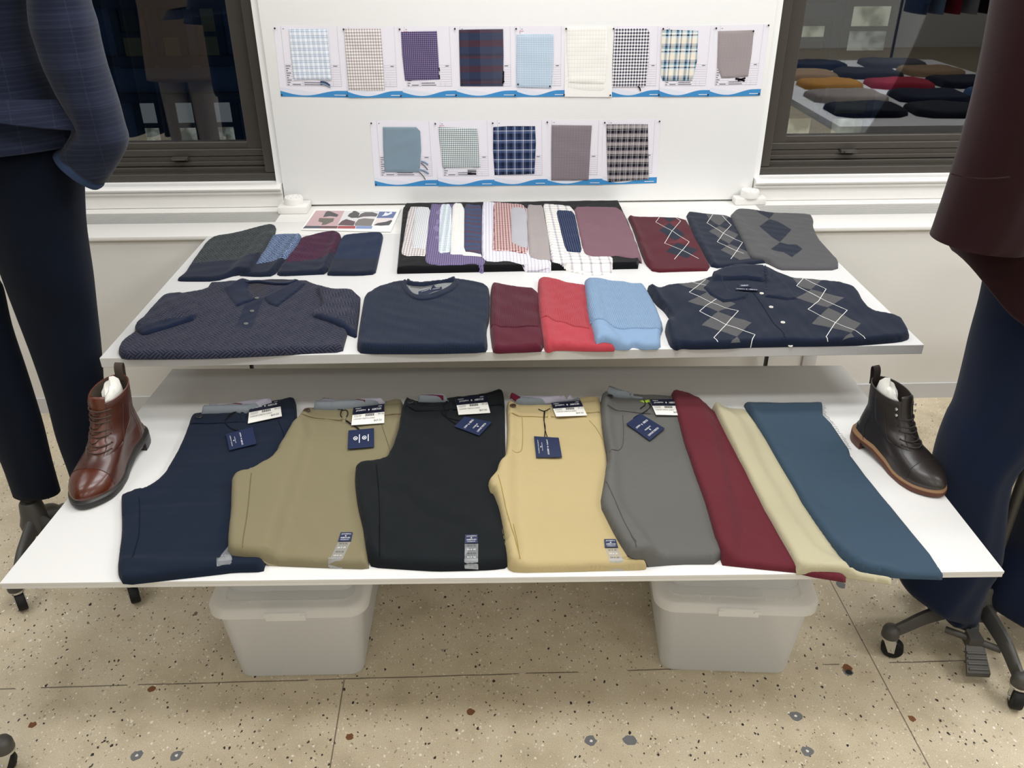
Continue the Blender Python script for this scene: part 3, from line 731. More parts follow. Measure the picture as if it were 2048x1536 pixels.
F['s13'] = plaid('mauve_grey_stripe', [(0, '#8a8085'), (.5, '#81777d')], [(0, '#91878c'), (.6, '#736a71')], .01, .0046, wmix=.65)
F['s14'] = plaid('black_cream_plaid', [(0, '#23222f'), (.35, '#c8c6c8'), (.42, '#3a3848'), (.6, '#8e8792'), (.78, '#dad6d0'), (.84, '#1e1d2a')], [(0, '#15141f'), (.34, '#d9d4ca'), (.39, '#211f2c'), (.52, '#c9c1be'), (.9, '#8f7f88')], .021, .030)
SW = Surf(-.9, .66, .92, 1.40, 0, .004, wall=0.0)
_top1 = [(-0.8247,1.3033),(-0.5948,1.2985),(-0.4071,1.2971),(-0.2221,1.2973),(-0.0147,1.2957),(0.1545,1.2945),(0.3157,1.2933),(0.4842,1.2920),(0.6650,1.2923),(0.8492,1.2956)]
_bot1 = [(-0.8311,1.0749),(-0.5973,1.0693),(-0.4110,1.0676),(-0.2187,1.0674),(-0.0119,1.0655),(0.1587,1.0655),(0.3210,1.0623),(0.4925,1.0624),(0.6663,1.0607),(0.8509,1.0624)]
_top2 = [(-0.5293,0.9905),(-0.3032,0.9864),(-0.0992,0.9861),(0.0947,0.9876),(0.3001,0.9838),(0.5041,0.9852)]
_bot2 = [(-0.5312,0.7562),(-0.2983,0.7534),(-0.0957,0.7528),(0.1001,0.7522),(0.3020,0.7516),(0.5079,0.7547)]
SWS = [
 ('white and blue windowpane', 's1', [(-0.7736,1.2934),(-0.6461,1.2903),(-0.6480,1.2106),(-0.6490,1.1286),(-0.7177,1.1315),(-0.7790,1.1298),(-0.7776,1.2116)]),
 ('taupe gingham check', 's2', [(-0.5896,1.2920),(-0.4674,1.2911),(-0.4670,1.2091),(-0.4691,1.0931),(-0.5285,1.0913),(-0.5936,1.0942),(-0.5922,1.1882)]),
 ('dark purple micro check', 's3', [(-0.3993,1.2799),(-0.2795,1.2811),(-0.2784,1.2075),(-0.2775,1.1275),(-0.3957,1.1254),(-0.3995,1.2085)]),
 ('navy and burgundy block plaid', 's4', [(-0.2033,1.2848),(-0.0557,1.2858),(-0.0555,1.2057),(-0.0575,1.1038),(-0.2049,1.1052),(-0.2037,1.2069)]),
 ('sky blue micro check', 's5', [(-0.0092,1.2683),(0.1151,1.2695),(0.1159,1.1822),(0.1113,1.0946),(-0.0105,1.1002),(-0.0094,1.1833)]),
 ('ivory tonal windowpane', 's6', [(0.1600,1.2928),(0.2953,1.2939),(0.3045,1.2027),(0.2995,1.1133),(0.2926,1.1079),(0.2184,1.1095),(0.1706,1.1122),(0.1634,1.2039)]),
 ('navy and white gingham', 's7', [(0.3236,1.2843),(0.4329,1.2843),(0.4423,1.2714),(0.4454,1.1794),(0.4414,1.1029),(0.4346,1.0975),(0.3243,1.0972),(0.3222,1.1805)]),
 ('cream, navy and teal plaid', 's8', [(0.4843,1.2818),(0.6085,1.2766),(0.6139,1.1780),(0.6036,1.1151),(0.5004,1.1152),(0.4935,1.1297),(0.4877,1.2012)]),
 ('plain warm grey', 's9', [(0.6765,1.2747),(0.7993,1.2773),(0.8015,1.1986),(0.7991,1.1270),(0.7635,1.1237),(0.7059,1.1233),(0.6868,1.1640)]),
 ('plain grey blue chambray', 's10', [(-0.4851,0.9678),(-0.3675,0.9666),(-0.3538,0.9522),(-0.3542,0.8847),(-0.3647,0.8059),(-0.4913,0.8084),(-0.4901,0.8862)]),
 ('sage green micro gingham', 's11', [(-0.2899,0.9658),(-0.1500,0.9606),(-0.1460,0.8824),(-0.1426,0.8193),(-0.2794,0.8208),(-0.2839,0.8839)]),
 ('navy, blue and white plaid', 's12', [(-0.0930,0.9628),(-0.0401,0.9656),(0.0550,0.9646),(0.0580,0.9045),(0.0540,0.7959),(-0.0713,0.7934),(-0.0906,0.7926),(-0.0942,0.8818)]),
 ('mauve grey fine stripe', 's13', [(0.1150,0.9688),(0.2588,0.9659),(0.2565,0.8780),(0.2549,0.7693),(0.1171,0.7700),(0.1152,0.8795)]),
 ('black, cream and mauve plaid', 's14', [(0.3116,0.9682),(0.4587,0.9667),(0.4664,0.8756),(0.4773,0.7707),(0.3269,0.7624),(0.3186,0.8773)])]
def wave(x0, x1, z0, a, c, up=True, n=14):
    return [(x0+(x1-x0)*i/n, z0+a*(math.sin((i/n)*4.6-2.45-c)*.5+.5)*(.35+.65*i/n if i else .45)+0.0) for i in range(n+1)]
def sheet(i, k, tp, bt, row):
    desc, mat, poly = SWS[i]; lab = '%s swatch sheet, %s in the %s row' % (desc, ['first', 'second', 'third', 'fourth', 'fifth', 'sixth', 'seventh', 'eighth', 'last'][k] if not (row == 2 and k == 4) else 'last', ['upper', 'lower'][row-1])
    xa, za = tp[k]; xb, zb = tp[k+1]; xc, zc = bt[k]; xd, zd = bt[k+1]
    ov = .004 if k < len(tp)-2 else 0
    TL, TR, BL, BR = (xa, za), (xb+ov, zb), (xc, zc), (xd+ov, zd)
    o = .0012+.0007*(k % 3)
    t = thing('swatch_sheet', lab, 'fabric sheet', ((xa+xd)/2, -o, zc), 'fabric sheets on the pin board')
    def bl(u, v): return (BL[0]*(1-u)+BR[0]*u)*(1-v)+(TL[0]*(1-u)+TR[0]*u)*v, (BL[1]*(1-u)+BR[1]*u)*(1-v)+(TL[1]*(1-u)+TR[1]*u)*v
    n = 16; pm = 'paperw' if mat == 's6' else 'paper'
    # sheet with printed swoosh: quads in (u, v) with curve rows
    cols = [j/n for j in range(n+1)]
    cv = [[0, .0, .0, 0, 0]]*0
    def c1(u): return .085-.075*math.sin(min(u, .72)/.72*math.pi)**1.0*(1 if u < .36 else 1)*(1 if u < .72 else 0)*.85 if u < .36 else .021+.075*(1-math.cos(min((u-.36)/.5, 1)*math.pi))/2
    def c2(u): return max(c1(u)+.004, .135-.10*u*1.35 if u < .55 else c1(u)+.012*(1-u))
    rows = [lambda u: 0., c1, c2, lambda u: .30, lambda u: .65, lambda u: 1.]
    v = []; f = []; fm = []; lift = lambda u, w: o+.0006*math.sin(u*5+i)*math.sin(w*4+i*2)+(.0015*(1-w)**3 if k % 2 else 0)
    for r in rows:
        for u in cols:
            w = r(u); a, b = bl(u, w); v.append((a, -lift(u, w), b))
    for r in range(len(rows)-1):
        for c in range(n):
            f.append((r*(n+1)+c, r*(n+1)+c+1, (r+1)*(n+1)+c+1, (r+1)*(n+1)+c)); fm.append((1 if mat != 's6' else 0) if r == 0 else (2 if r == 1 and mat != 's6' else 0))
    N = len(v); v += [(a, min(b+.0006, -.0001), c) for a, b, c in v]
    per = list(range(n+1))+[r*(n+1)+n for r in range(1, len(rows))]+[(len(rows)-1)*(n+1)+c for c in range(n-1, -1, -1)]+[r*(n+1) for r in range(len(rows)-2, 0, -1)]
    for q in range(len(per)): a, b = per[q], per[(q+1) % len(per)]; f.append((b, a, N+a, N+b)); fm.append(0)
    ob('paper', v, f, [M[pm], M['blue'], M['pale2']], t, fmat=fm, smooth=False)
    if mat != 's6':
        P = lambda u, w, d=0.: (bl(u, w)[0], -lift(u, w)-.0004-d, bl(u, w)[1])
        it = []
        its = [('bar', .10, .16, .80, .004)]+[('bar', .10, .16+.0335*j, .80, .0022) for j in range(1, 10)]+[('bar', x, .16, .0025, .31) for x in (.10, .90)]+[('bar', x, .47, .0025, .53) for x in (.10, .90)]
        its += [('bar', x, .16, .0022, .075) for x in (.34, .46, .70, .78)]
        lettering('printed_table', M['ink'], P, its, t)
        tx = [('bar', .115, .172+.0335*j, .03+.02*((j*7) % 3), .009) for j in range(0, 9)]+[('bar', .19, .175, .12, .009), ('bar', .36, .175, .26, .009), ('bar', .36, .205, .24, .009), ('bar', .80, .445, .06, .009), ('bar', .125, .955, .02, .008)]
        lettering('printed_words', M['inkd'], P, tx, t)
        lettering('web_address_line', M['white'], P, [('bar', .78, .028, .17, .009)], t)
        if i in (2, 3, 4, 10): lettering('red_pen_mark', M['red'], P, [('bar', .10, .93, .07, .006), ('bar', .09, .90, .006, .04)], t)
    H0 = SW.H.copy(); m = inside(SW.G, poly).reshape(SW.H.shape); SW.H[:] = .0034
    if mat == 's6': cloth('under_swatch', F['s6'], [(0.1615,1.1327),(0.2992,1.1201),(0.2982,1.0906),(0.2865,1.0852),(0.2192,1.0876),(0.1663,1.0963)], SW, .0012, .0015, .006, .0002, seed=3, parent=t, smooth=0)
    cloth('swatch', F[mat], poly, SW, .0022, .002, .006, .0012, .06, seed=i+11, parent=t, smooth=0, pink=.005 if i in (2, 3, 6, 11, 13, 4) else 0, upd=False, drape=1)
    SW.H[:] = H0
    return t, bl, lift
pins = []
for k in range(9):
    t, bl, lf = sheet(k, k, _top1, _bot1, 1); pins.append((bl(.02, .965), 'upper left', SWS[k][0]))
    pins.append((bl(.965, .03), 'lower right', SWS[k][0]))
    if k == 8: pins.append((bl(.985, .985), 'upper right', SWS[k][0]))
    if k == 0: pins.append((bl(.02, .03), 'lower left', SWS[k][0]))
for k in range(5):
    t, bl, lf = sheet(9+k, k, _top2, _bot2, 2); pins.append((bl(.02, .965), 'upper left', SWS[9+k][0]))
    if k == 4: pins.append((bl(.98, .97), 'upper right', SWS[9+k][0]))
    if k == 0: pins.append((bl(.02, .03), 'lower left', SWS[9+k][0]))
_extra = [(p, q, SWS[4][0]) for p, q in zip([(-0.0048,1.1093),(0.1064,1.1014)], ('swatch lower left', 'swatch lower right'))]+[([(0.7974,1.2743)][0], 'swatch upper right', SWS[8][0])]+[([(-0.1985,1.1110)][0], 'swatch lower left', SWS[3][0])]
for (x, z), where, d in pins+_extra:
    q = MB(); n = 12
    q.loft([[Vector((x+r*math.cos(6.283*j/n), y, z+r*math.sin(6.283*j/n))) for j in range(n)] for r, y in ((.0010, -.0002), (.0010, -.0035), (.0030, -.0062), (.0030, -.0075), (.0018, -.0088))])
    tag(q.build('push_pin', M['pin']), 'black pin at the %s corner of the %s sheet' % (where, d), 'pin', 'black pins in the pin board')
# ribbon and yarn trims stapled beside some swatches
def trims(i, mat, lines, w):
    t = [o for o in bpy.data.objects if o.name.startswith('swatch_sheet') and o['label'].startswith(SWS[i][0])][0]
    for ln in lines:
        P = smooth_path([(a, -.0048, b) for a, b in ln], 4); L = []; R = []
        for j, p in enumerate(P):
            tg = (P[min(j+1, len(P)-1)]-P[max(j-1, 0)]).normalized(); nn = Vector((-tg.z, 0, tg.x)); L.append(p+nn*w/2); R.append(p-nn*w/2)
        n = len(L); B2 = [p+Vector((0, .0012, 0)) for p in L+R]
        ob('trim_ribbon', L+R+B2, [(j, j+1, n+j+1, n+j) for j in range(n-1)]+[(2*n+j, 3*n+j, 3*n+j+1, 2*n+j+1) for j in range(n-1)]+[(j, 2*n+j, 2*n+j+1, j+1) for j in range(n-1)]+[(n+j, n+j+1, 3*n+j+1, 3*n+j) for j in range(n-1)], mat, t)
R_ = fabric('slate_ribbon', '#4b5f80', .05); R2 = fabric('light_blue_ribbon', '#8ea6c4', .05); RK = fabric('black_yarn', '#1d1c22', .05); R3 = fabric('grey_ribbon', '#8e9494', .05)
trims(0, R_, [[(-0.6882,1.1231),(-0.6719,1.1212),(-0.6566,1.1107)]], .006); trims(0, R2, [[(-0.6889,1.1168),(-0.6727,1.1140),(-0.6558,1.1048)]], .004)
trims(9, R2, [[(-0.3564,0.8465),(-0.3428,0.8414),(-0.3319,0.8329)], [(-0.3616,0.8158),(-0.3470,0.8107),(-0.3311,0.8005)]], .005)
trims(9, RK, [[(-0.3578,0.8396),(-0.3446,0.8281),(-0.3344,0.8140)], [(-0.3647,0.8059),(-0.3530,0.7932),(-0.3448,0.7780)]], .0022)
trims(10, R3, [[(-0.1892,0.8098),(-0.1578,0.8085)]], .009); trims(10, RK, [[(-0.1895,0.7998),(-0.1581,0.7974)]], .006)
trims(6, RK, [[(0.4144,1.0986),(0.4216,1.0917),(0.4246,1.0825)]], .004)
trims(8, RK, [[(0.7552,1.1206),(0.7714,1.1182),(0.7890,1.1126)], [(0.7646,1.1146),(0.7901,1.1226)]], .006)
trims(2, RK, [[(-0.2771,1.1656),(-0.2758,1.1544)], [(-0.2773,1.1419),(-0.2770,1.1284)]], .004)
trims(3, RK, [[(-0.0556,1.1525),(-0.0564,1.1143)], [(-0.0535,1.1210),(-0.0598,1.1111)]], .006)

# ---------------------------------------------------------------- upper table: flyer
FL = [M['paperw']]
def pz(name, c): 
    if name not in M: M[name] = plain(name, c, .45, .4)
    return M[name]
_fl = [(-0.7512,-0.0555),(-0.4367,-0.0590),(-0.4476,-0.3124),(-0.7571,-0.2781)]
fly_z = [(pz('print_dusty_pink', '#c7a6aa'), [(-0.7442,-0.0623),(-0.6396,-0.0699),(-0.6391,-0.2425),(-0.7500,-0.2379)], None), (pz('print_pale_grey', '#dcdada'), [(-0.6396,-0.0699),(-0.5129,-0.0785),(-0.5205,-0.2503),(-0.6391,-0.2425)], None),
 (pz('print_slate', '#4e5260'), [(-0.7500,-0.2379),(-0.6939,-0.2414),(-0.6946,-0.2692),(-0.7537,-0.2668)], None), (pz('print_maroon', '#6a4a4e'), [(-0.6939,-0.2414),(-0.6361,-0.2438),(-0.6362,-0.2728),(-0.6946,-0.2692)], None),
 (pz('print_red', '#a3474b'), [(-0.6352,-0.2438),(-0.5745,-0.2475),(-0.5732,-0.2771),(-0.6353,-0.2728)], None), (pz('print_sky', '#7f94c0'), [(-0.5726,-0.2476),(-0.5158,-0.2511),(-0.5159,-0.2812),(-0.5723,-0.2771)], None),
 (pz('print_blue', '#5f6f98'), [(-0.5111,-0.0851),(-0.4484,-0.0909),(-0.4540,-0.1631),(-0.5132,-0.1606)], None), (pz('print_white_shoe', '#e6e8ee'), [(-0.4890,-0.0924),(-0.4776,-0.1089),(-0.4682,-0.0869),(-0.4621,-0.1095),(-0.4788,-0.1341),(-0.4974,-0.1395),(-0.4918,-0.1210)], None),
 (pz('print_blush', '#e4d8d6'), [(-0.5130,-0.1625),(-0.4538,-0.1649),(-0.4591,-0.2441),(-0.5152,-0.2476)], None), (pz('print_dark', '#4a4a4c'), [(-0.5141,-0.2418),(-0.5037,-0.2186),(-0.4753,-0.2048),(-0.4585,-0.1843),(-0.4535,-0.1967),(-0.4600,-0.2440),(-0.4892,-0.2487)], None),
 (pz('print_dark', '#4a4a4c'), [(-0.7055,-0.0833),(-0.6999,-0.0706),(-0.6915,-0.0742),(-0.6728,-0.0943),(-0.6537,-0.1173),(-0.6556,-0.1423),(-0.6821,-0.1318),(-0.7050,-0.1433)], None), (pz('print_olive', '#6b665c'), [(-0.7168,-0.1521),(-0.6627,-0.1574),(-0.6607,-0.1941),(-0.6811,-0.2290),(-0.6951,-0.2343),(-0.6964,-0.2046),(-0.7136,-0.1919)], None),
 (pz('print_dark', '#4a4a4c'), [(-0.6169,-0.1062),(-0.6079,-0.0874),(-0.6081,-0.0726),(-0.5980,-0.0749),(-0.5799,-0.1014),(-0.5795,-0.1547),(-0.6020,-0.1569),(-0.6195,-0.1344)], None), (pz('print_charcoal', '#5f5b5f'), [(-0.5825,-0.1608),(-0.5757,-0.1111),(-0.5631,-0.0893),(-0.5358,-0.0904),(-0.5137,-0.1137),(-0.5159,-0.1450),(-0.5336,-0.1412),(-0.5620,-0.1431)], None),
 (pz('print_wine', '#5f4850'), [(-0.6391,-0.2366),(-0.6314,-0.1893),(-0.6193,-0.1685),(-0.5832,-0.1973),(-0.5823,-0.2448)], None), (pz('print_warm_grey', '#7d7674'), [(-0.5818,-0.2213),(-0.5751,-0.1734),(-0.5558,-0.1619),(-0.5184,-0.1727),(-0.5202,-0.2059),(-0.5205,-0.2503),(-0.5785,-0.2450)], None)]
_x = [p[0] for p in _fl]; _y = [p[1] for p in _fl]
def flat_card(name, mat, quad, z0, z1, zones, label, cat):
    co = [Vector(p) for p in quad]; ed = []
    for m, p, _ in zones: k = len(co); co += [Vector(q) for q in p]; ed += [(k+i, k+(i+1) % len(p)) for i in range(len(p))]
    r = geometry.delaunay_2d_cdt(co, ed, [list(range(len(quad)))], 1, 1e-6); V = [tuple(v) for v in r[0]]; Fc = [tuple(f) for f in r[2]]
    cen = np.array([np.mean([V[i] for i in f], 0) for f in Fc]); mats = [mat]; fm = np.zeros(len(Fc), int)
    for m, p, _ in zones:
        if m not in mats: mats.append(m)
        fm[inside(cen, p)] = mats.index(m)
    Fc = [f if sum(V[f[i]][0]*V[f[(i+1) % 3]][1]-V[f[(i+1) % 3]][0]*V[f[i]][1] for i in range(3)) > 0 else f[::-1] for f in Fc]
    v = [(a, b, z1) for a, b in V]+[(a, b, z0) for a, b in quad]; N = len(V); n = len(quad)
    idx = [min(range(N), key=lambda i: (V[i][0]-q[0])**2+(V[i][1]-q[1])**2) for q in quad]
    Fc += [(idx[i], idx[(i+1) % n], N+(i+1) % n, N+i) for i in range(n)]
    o = ob(name, v, Fc, mats, fmat=[int(i) for i in fm]+[0]*n, smooth=False); tag(o, label, cat); return o
fly = flat_card('lookbook_flyer', M['paperw'], _fl, ZU+.0015, ZU+.004, fly_z, 'printed lookbook flyer with shoe and jacket photos, lying behind the knit swatches', 'flyer')

# ---------------------------------------------------------------- upper table: jacquard knit swatches
navyrib = knit('navy_rib', '#1d2538', .003, depth=.25)
K = 'small jacquard knit swatches'
def js(lab, base, bar, poly, hem, seed, **k):
    return cloth('knit_swatch', basket(lab.replace(' ', '_')[:40], base, bar, **k), poly, SU, .012, .011, seed=seed, zones=[(navyrib, hem, 'ribbed_hem')], label=lab, cat='fabric swatch', group=K, wr=.002)
js('navy tonal jacquard knit swatch, last of four beside the flyer', '#1e2a44', '#2b3a5a', [(-0.6054,-0.3691),(-0.5857,-0.3452),(-0.4840,-0.3243),(-0.4713,-0.3416),(-0.4668,-0.3747),(-0.4615,-0.5103),(-0.4569,-0.6256),(-0.4548,-0.6999),(-0.5015,-0.7090),(-0.5959,-0.7053),(-0.6005,-0.6876),(-0.6024,-0.5966),(-0.6034,-0.4846)],
   [(-0.6069,-0.5894),(-0.5665,-0.5933),(-0.4600,-0.5834),(-0.4384,-0.7331),(-0.6019,-0.7267)], 1)
js('burgundy and navy jacquard knit swatch with navy hem', '#25203a', '#6d2742', [(-0.7404,-0.3701),(-0.6806,-0.3235),(-0.6369,-0.3095),(-0.6149,-0.3333),(-0.6039,-0.3757),(-0.6015,-0.4499),(-0.6009,-0.5640),(-0.5987,-0.6926),(-0.6568,-0.6970),(-0.7364,-0.7039),(-0.7523,-0.6866),(-0.7482,-0.5703),(-0.7403,-0.4833)],
   [(-0.7801,-0.6168),(-0.6960,-0.6083),(-0.6554,-0.5921),(-0.6224,-0.5753),(-0.6006,-0.5394),(-0.5611,-0.7381),(-0.7547,-0.7306)], 2)
js('light blue and navy jacquard knit swatch with navy hem', '#26345a', '#9fb6d8', [(-0.8532,-0.4952),(-0.8547,-0.3630),(-0.8251,-0.3379),(-0.7605,-0.3327),(-0.7374,-0.3554),(-0.7314,-0.4427),(-0.7411,-0.5950),(-0.7568,-0.7025),(-0.8027,-0.7068),(-0.8684,-0.6945),(-0.8644,-0.6033)],
   [(-0.8856,-0.6284),(-0.8270,-0.6243),(-0.7453,-0.5975),(-0.7164,-0.5559),(-0.7026,-0.7587),(-0.8798,-0.7518)], 3)
js('grey green jacquard knit swatch with navy hem, first of four', '#20272f', '#5c6260', [(-1.0310,-0.3404),(-0.9680,-0.3117),(-0.9097,-0.2579),(-0.8714,-0.2214),(-0.8482,-0.2440),(-0.8338,-0.3329),(-0.8274,-0.4821),(-0.8254,-0.6308),(-0.8268,-0.6998),(-0.8697,-0.6895),(-0.9186,-0.7384),(-1.0189,-0.7345),(-1.0350,-0.7256),(-1.0254,-0.6859),(-1.0326,-0.5967),(-1.0379,-0.5018),(-1.0436,-0.4006)],
   [(-1.0988,-0.6200),(-1.0301,-0.6124),(-0.9679,-0.5966),(-0.8959,-0.5889),(-0.8397,-0.5712),(-0.8081,-0.5249),(-0.7800,-0.8020),(-1.0416,-0.7919)], 4)
for px, c in (([(-0.9758,-0.7315),(-0.9210,-0.7300)], '#c9c6c2'), ([(-0.5970,-0.6920),(-0.5290,-0.6834),(-0.4597,-0.6817)], '#8d93a0')):
    pass

# ---------------------------------------------------------------- upper table: black folded cloth carrying shirting swatches
blk = fabric('black_felt', '#0e0f12', .15, sheen=.1)
cloth('folded_cloth', blk, [(-0.4258,-0.0830),(-0.4196,-0.0280),(0.3663,-0.0301),(0.3666,-0.2881),(0.3553,-0.5932),(0.3346,-0.6834),(-0.3903,-0.6964)], SU, .020, .005, seed=5, wr=.0015, label='folded black cloth lying under the fan of shirting swatches', cat='cloth', smooth=0, edge=.45)
SG = 'shirting swatches fanned on the black cloth'
PK[0] = .84
F['dots'] = plaid('white_grey_dot', [(0, '#f4f4f4'), (.55, '#9fa3aa')], [(0, '#f4f4f4'), (.5, '#c9ccd2')], .0062, .0068)
F['p3'] = plaid('purple_check', [(0, '#8c7fa6'), (.5, '#463c62')], [(0, '#8c7fa6'), (.6, '#544a70')], .0066, .0075)
F['bc'] = plaid('white_aqua_check', [(0, '#f4f7fa'), (.3, '#c8d8e0'), (.6, '#5b6f88'), (.68, '#d6e4ee'), (.84, '#5b6f88'), (.92, '#f4f7fa')], [(0, '#f4f7fa'), (.5, '#c6d6dd'), (.9, '#71879c')], .018, .0165)
F['iv'] = plaid('ivory_stripe', [(0, '#f3f2ec'), (.5, '#fbfaf6'), (.7, '#dedcd4'), (.8, '#f3f2ec')], [(0, '#f3f2ec'), (.8, '#e6e4dc')], .012, .016)
F['nb'] = plaid('navy_burgundy_bands', [(0, '#4a4e62'), (.62, '#3c4a6c'), (.66, '#4a4e62')], [(0, '#33517c'), (.33, '#5f3a4c'), (.6, '#33517c'), (.85, '#5f3a4c')], .075, .095)
F['lc'] = plaid('white_lavender_check', [(0, '#f1eef6'), (.7, '#d9d4e4'), (.86, '#7d7a90')], [(0, '#f1eef6'), (.6, '#dcd7e6'), (.88, '#8a8698')], .0105, .0105)
F['rg'] = plaid('red_gingham', [(0, '#e9cfc9'), (.5, '#7b2b36')], [(0, '#e9cfc9'), (.5, '#6a2630')], .0092, .0105)
F['gp'] = fabric('plain_light_grey', '#c3c2c8', .05); F['tp'] = plaid('taupe_marl', [(0, '#a6a09f'), (.5, '#aaa19f')], [(0, '#a8a2a0'), (.7, '#b39f9c')], .03, .02)
F['wp'] = plaid('white_shadow_plaid', [(0, '#f3f0ea'), (.42, '#f3f0ea'), (.5, '#a69bb0'), (.62, '#8b7f9c'), (.7, '#e2dde0'), (.8, '#f3f0ea')], [(0, '#f3f0ea'), (.38, '#f3f0ea'), (.55, '#8d8892'), (.72, '#f0ede8')], .029, .026, soft=True)
F['nd'] = plaid('navy_light_dot', [(0, '#222a44'), (.62, '#6f84b0'), (.8, '#222a44')], [(0, '#1d2540'), (.7, '#2c3a60')], .0072, .0095)
F['mv'] = plaid('plain_mauve', [(0, '#83626c'), (.5, '#7d5c66')], [(0, '#83626c'), (.5, '#7d5c66')], .004, .004)
def sv(lab, mk, poly, seed, **k):
    d = dict(t=.0026, r=.003, wr=.002, wl=.09, smooth=1, h=.0065, drape=2); d.update(k)
    return cloth('fabric_swatch', F[mk] if mk in F else mk, poly, SU, seed=seed, label=lab, cat='fabric swatch', group=SG, **d)
F['s2b'] = plaid('taupe_gingham_swatch', [(0, '#f4f1f0'), (.5, '#a69795')], [(0, '#f4f1f0'), (.5, '#a69795')], .0088, .0100)
sv('taupe gingham swatch at the left end of the fan', 's2b', [(-0.4030,-0.0902),(-0.3666,-0.0864),(-0.3247,-0.0974),(-0.3138,-0.3213),(-0.3070,-0.6016),(-0.3405,-0.5974),(-0.3677,-0.5992),(-0.3882,-0.5774),(-0.3916,-0.4351)], 21)
sv('white swatch with small grey dots over the taupe gingham', 'dots', [(-0.3792,-0.1002),(-0.3241,-0.1056),(-0.3176,-0.3272),(-0.3116,-0.5573),(-0.3367,-0.5388),(-0.3598,-0.5361),(-0.3689,-0.3251)], 22)
sv('purple check swatch hanging forward with a flipped corner', 'p3', [(-0.3251,-0.0499),(-0.3085,-0.0562),(-0.2897,-0.0633),(-0.2062,-0.0747),(-0.1559,-0.4600),(-0.1377,-0.6139),(-0.1260,-0.6448),(-0.1340,-0.7125),(-0.1575,-0.6691),(-0.2106,-0.6847),(-0.2601,-0.6827),(-0.2950,-0.6706),(-0.3082,-0.6485),(-0.3115,-0.5440),(-0.3199,-0.2901)], 23)
sv('white and aqua check swatch on the purple check', 'bc', [(-0.2916,-0.0699),(-0.2498,-0.0756),(-0.2394,-0.3335),(-0.2335,-0.5759),(-0.2490,-0.5838),(-0.2645,-0.5872),(-0.2729,-0.5685),(-0.2810,-0.3318)], 24)
sv('ivory striped swatch beside the navy and burgundy bands', 'iv', [(-0.2459,-0.0554),(-0.2039,-0.0691),(-0.1857,-0.4045),(-0.1367,-0.6109),(-0.1366,-0.6265),(-0.1639,-0.6154),(-0.1932,-0.6114),(-0.1974,-0.6017),(-0.2326,-0.6014),(-0.2348,-0.5843),(-0.2399,-0.3365)], 25)
sv('navy and burgundy banded swatch in the fan', 'nb', [(-0.2029,-0.0584),(-0.1714,-0.0732),(-0.1391,-0.0825),(-0.1379,-0.3468),(-0.1382,-0.6096),(-0.1642,-0.5955),(-0.1924,-0.5858),(-0.1974,-0.3444)], 26)
sv('white and lavender windowpane swatch under the red gingham', 'lc', [(-0.1370,-0.0362),(-0.1184,-0.0345),(-0.0975,-0.0475),(0.0223,-0.0788),(0.0526,-0.4290),(0.0722,-0.6651),(0.0704,-0.7057),(0.0374,-0.6983),(0.0019,-0.6986),(-0.0018,-0.6982),(-0.0295,-0.6757),(-0.0652,-0.6487),(-0.0962,-0.6622),(-0.1250,-0.6502),(-0.1376,-0.6287),(-0.1380,-0.3407)], 27, wr=.004)
sv('red and white gingham swatch in the middle of the fan', 'rg', [(-0.0975,-0.0600),(-0.0766,-0.0593),(-0.0351,-0.0682),(0.0214,-0.1005),(0.0149,-0.3562),(0.0056,-0.6022),(-0.0168,-0.5899),(-0.0460,-0.5749),(-0.0993,-0.5762),(-0.1052,-0.5633),(-0.1007,-0.3514)], 28)
sv('small plain light grey swatch with a curled corner', 'gp', [(-0.0354,-0.1256),(-0.0096,-0.1343),(0.0192,-0.1530),(0.0136,-0.3622),(0.0079,-0.5629),(-0.0173,-0.5472),(-0.0394,-0.5153),(-0.0426,-0.5000)], 29)
sv('plain taupe swatch with a rippled edge', 'tp', [(0.0244,-0.0757),(0.0573,-0.0894),(0.0814,-0.0864),(0.0797,-0.3045),(0.0776,-0.5063),(0.0730,-0.6663),(0.0558,-0.6542),(0.0374,-0.6614),(0.0078,-0.6333),(0.0122,-0.4391)], 30, wr=.003)
sv('white and violet shadow plaid swatch with pinked edge', 'wp', [(0.0835,-0.0717),(0.1126,-0.0853),(0.1926,-0.1009),(0.1845,-0.5106),(0.2634,-0.6232),(0.2534,-0.7163),(0.2151,-0.7296),(0.1760,-0.7296),(0.1206,-0.6928),(0.0863,-0.6747),(0.0737,-0.6617),(0.0797,-0.5063),(0.0820,-0.2683)], 31, wr=.002, pink=.006)
sv('small navy swatch with light dots beside the mauve cloth', 'nd', [(0.1240,-0.1582),(0.1540,-0.1634),(0.1874,-0.1820),(0.1804,-0.4218),(0.1738,-0.5995),(0.1454,-0.5924),(0.1240,-0.5796),(0.1238,-0.3718)], 32)
sv('plain mauve swatch at the right end of the fan', 'mv', [(0.1913,-0.1142),(0.2526,-0.1192),(0.3116,-0.1218),(0.3478,-0.1354),(0.3604,-0.1794),(0.3630,-0.2408),(0.3618,-0.4120),(0.3574,-0.5478),(0.3562,-0.6408),(0.3430,-0.6374),(0.3255,-0.6465),(0.3024,-0.6386),(0.2770,-0.6183),(0.2468,-0.6323),(0.2061,-0.6348),(0.1801,-0.6132),(0.1791,-0.5219),(0.1857,-0.3213)], 33, wr=.0035)

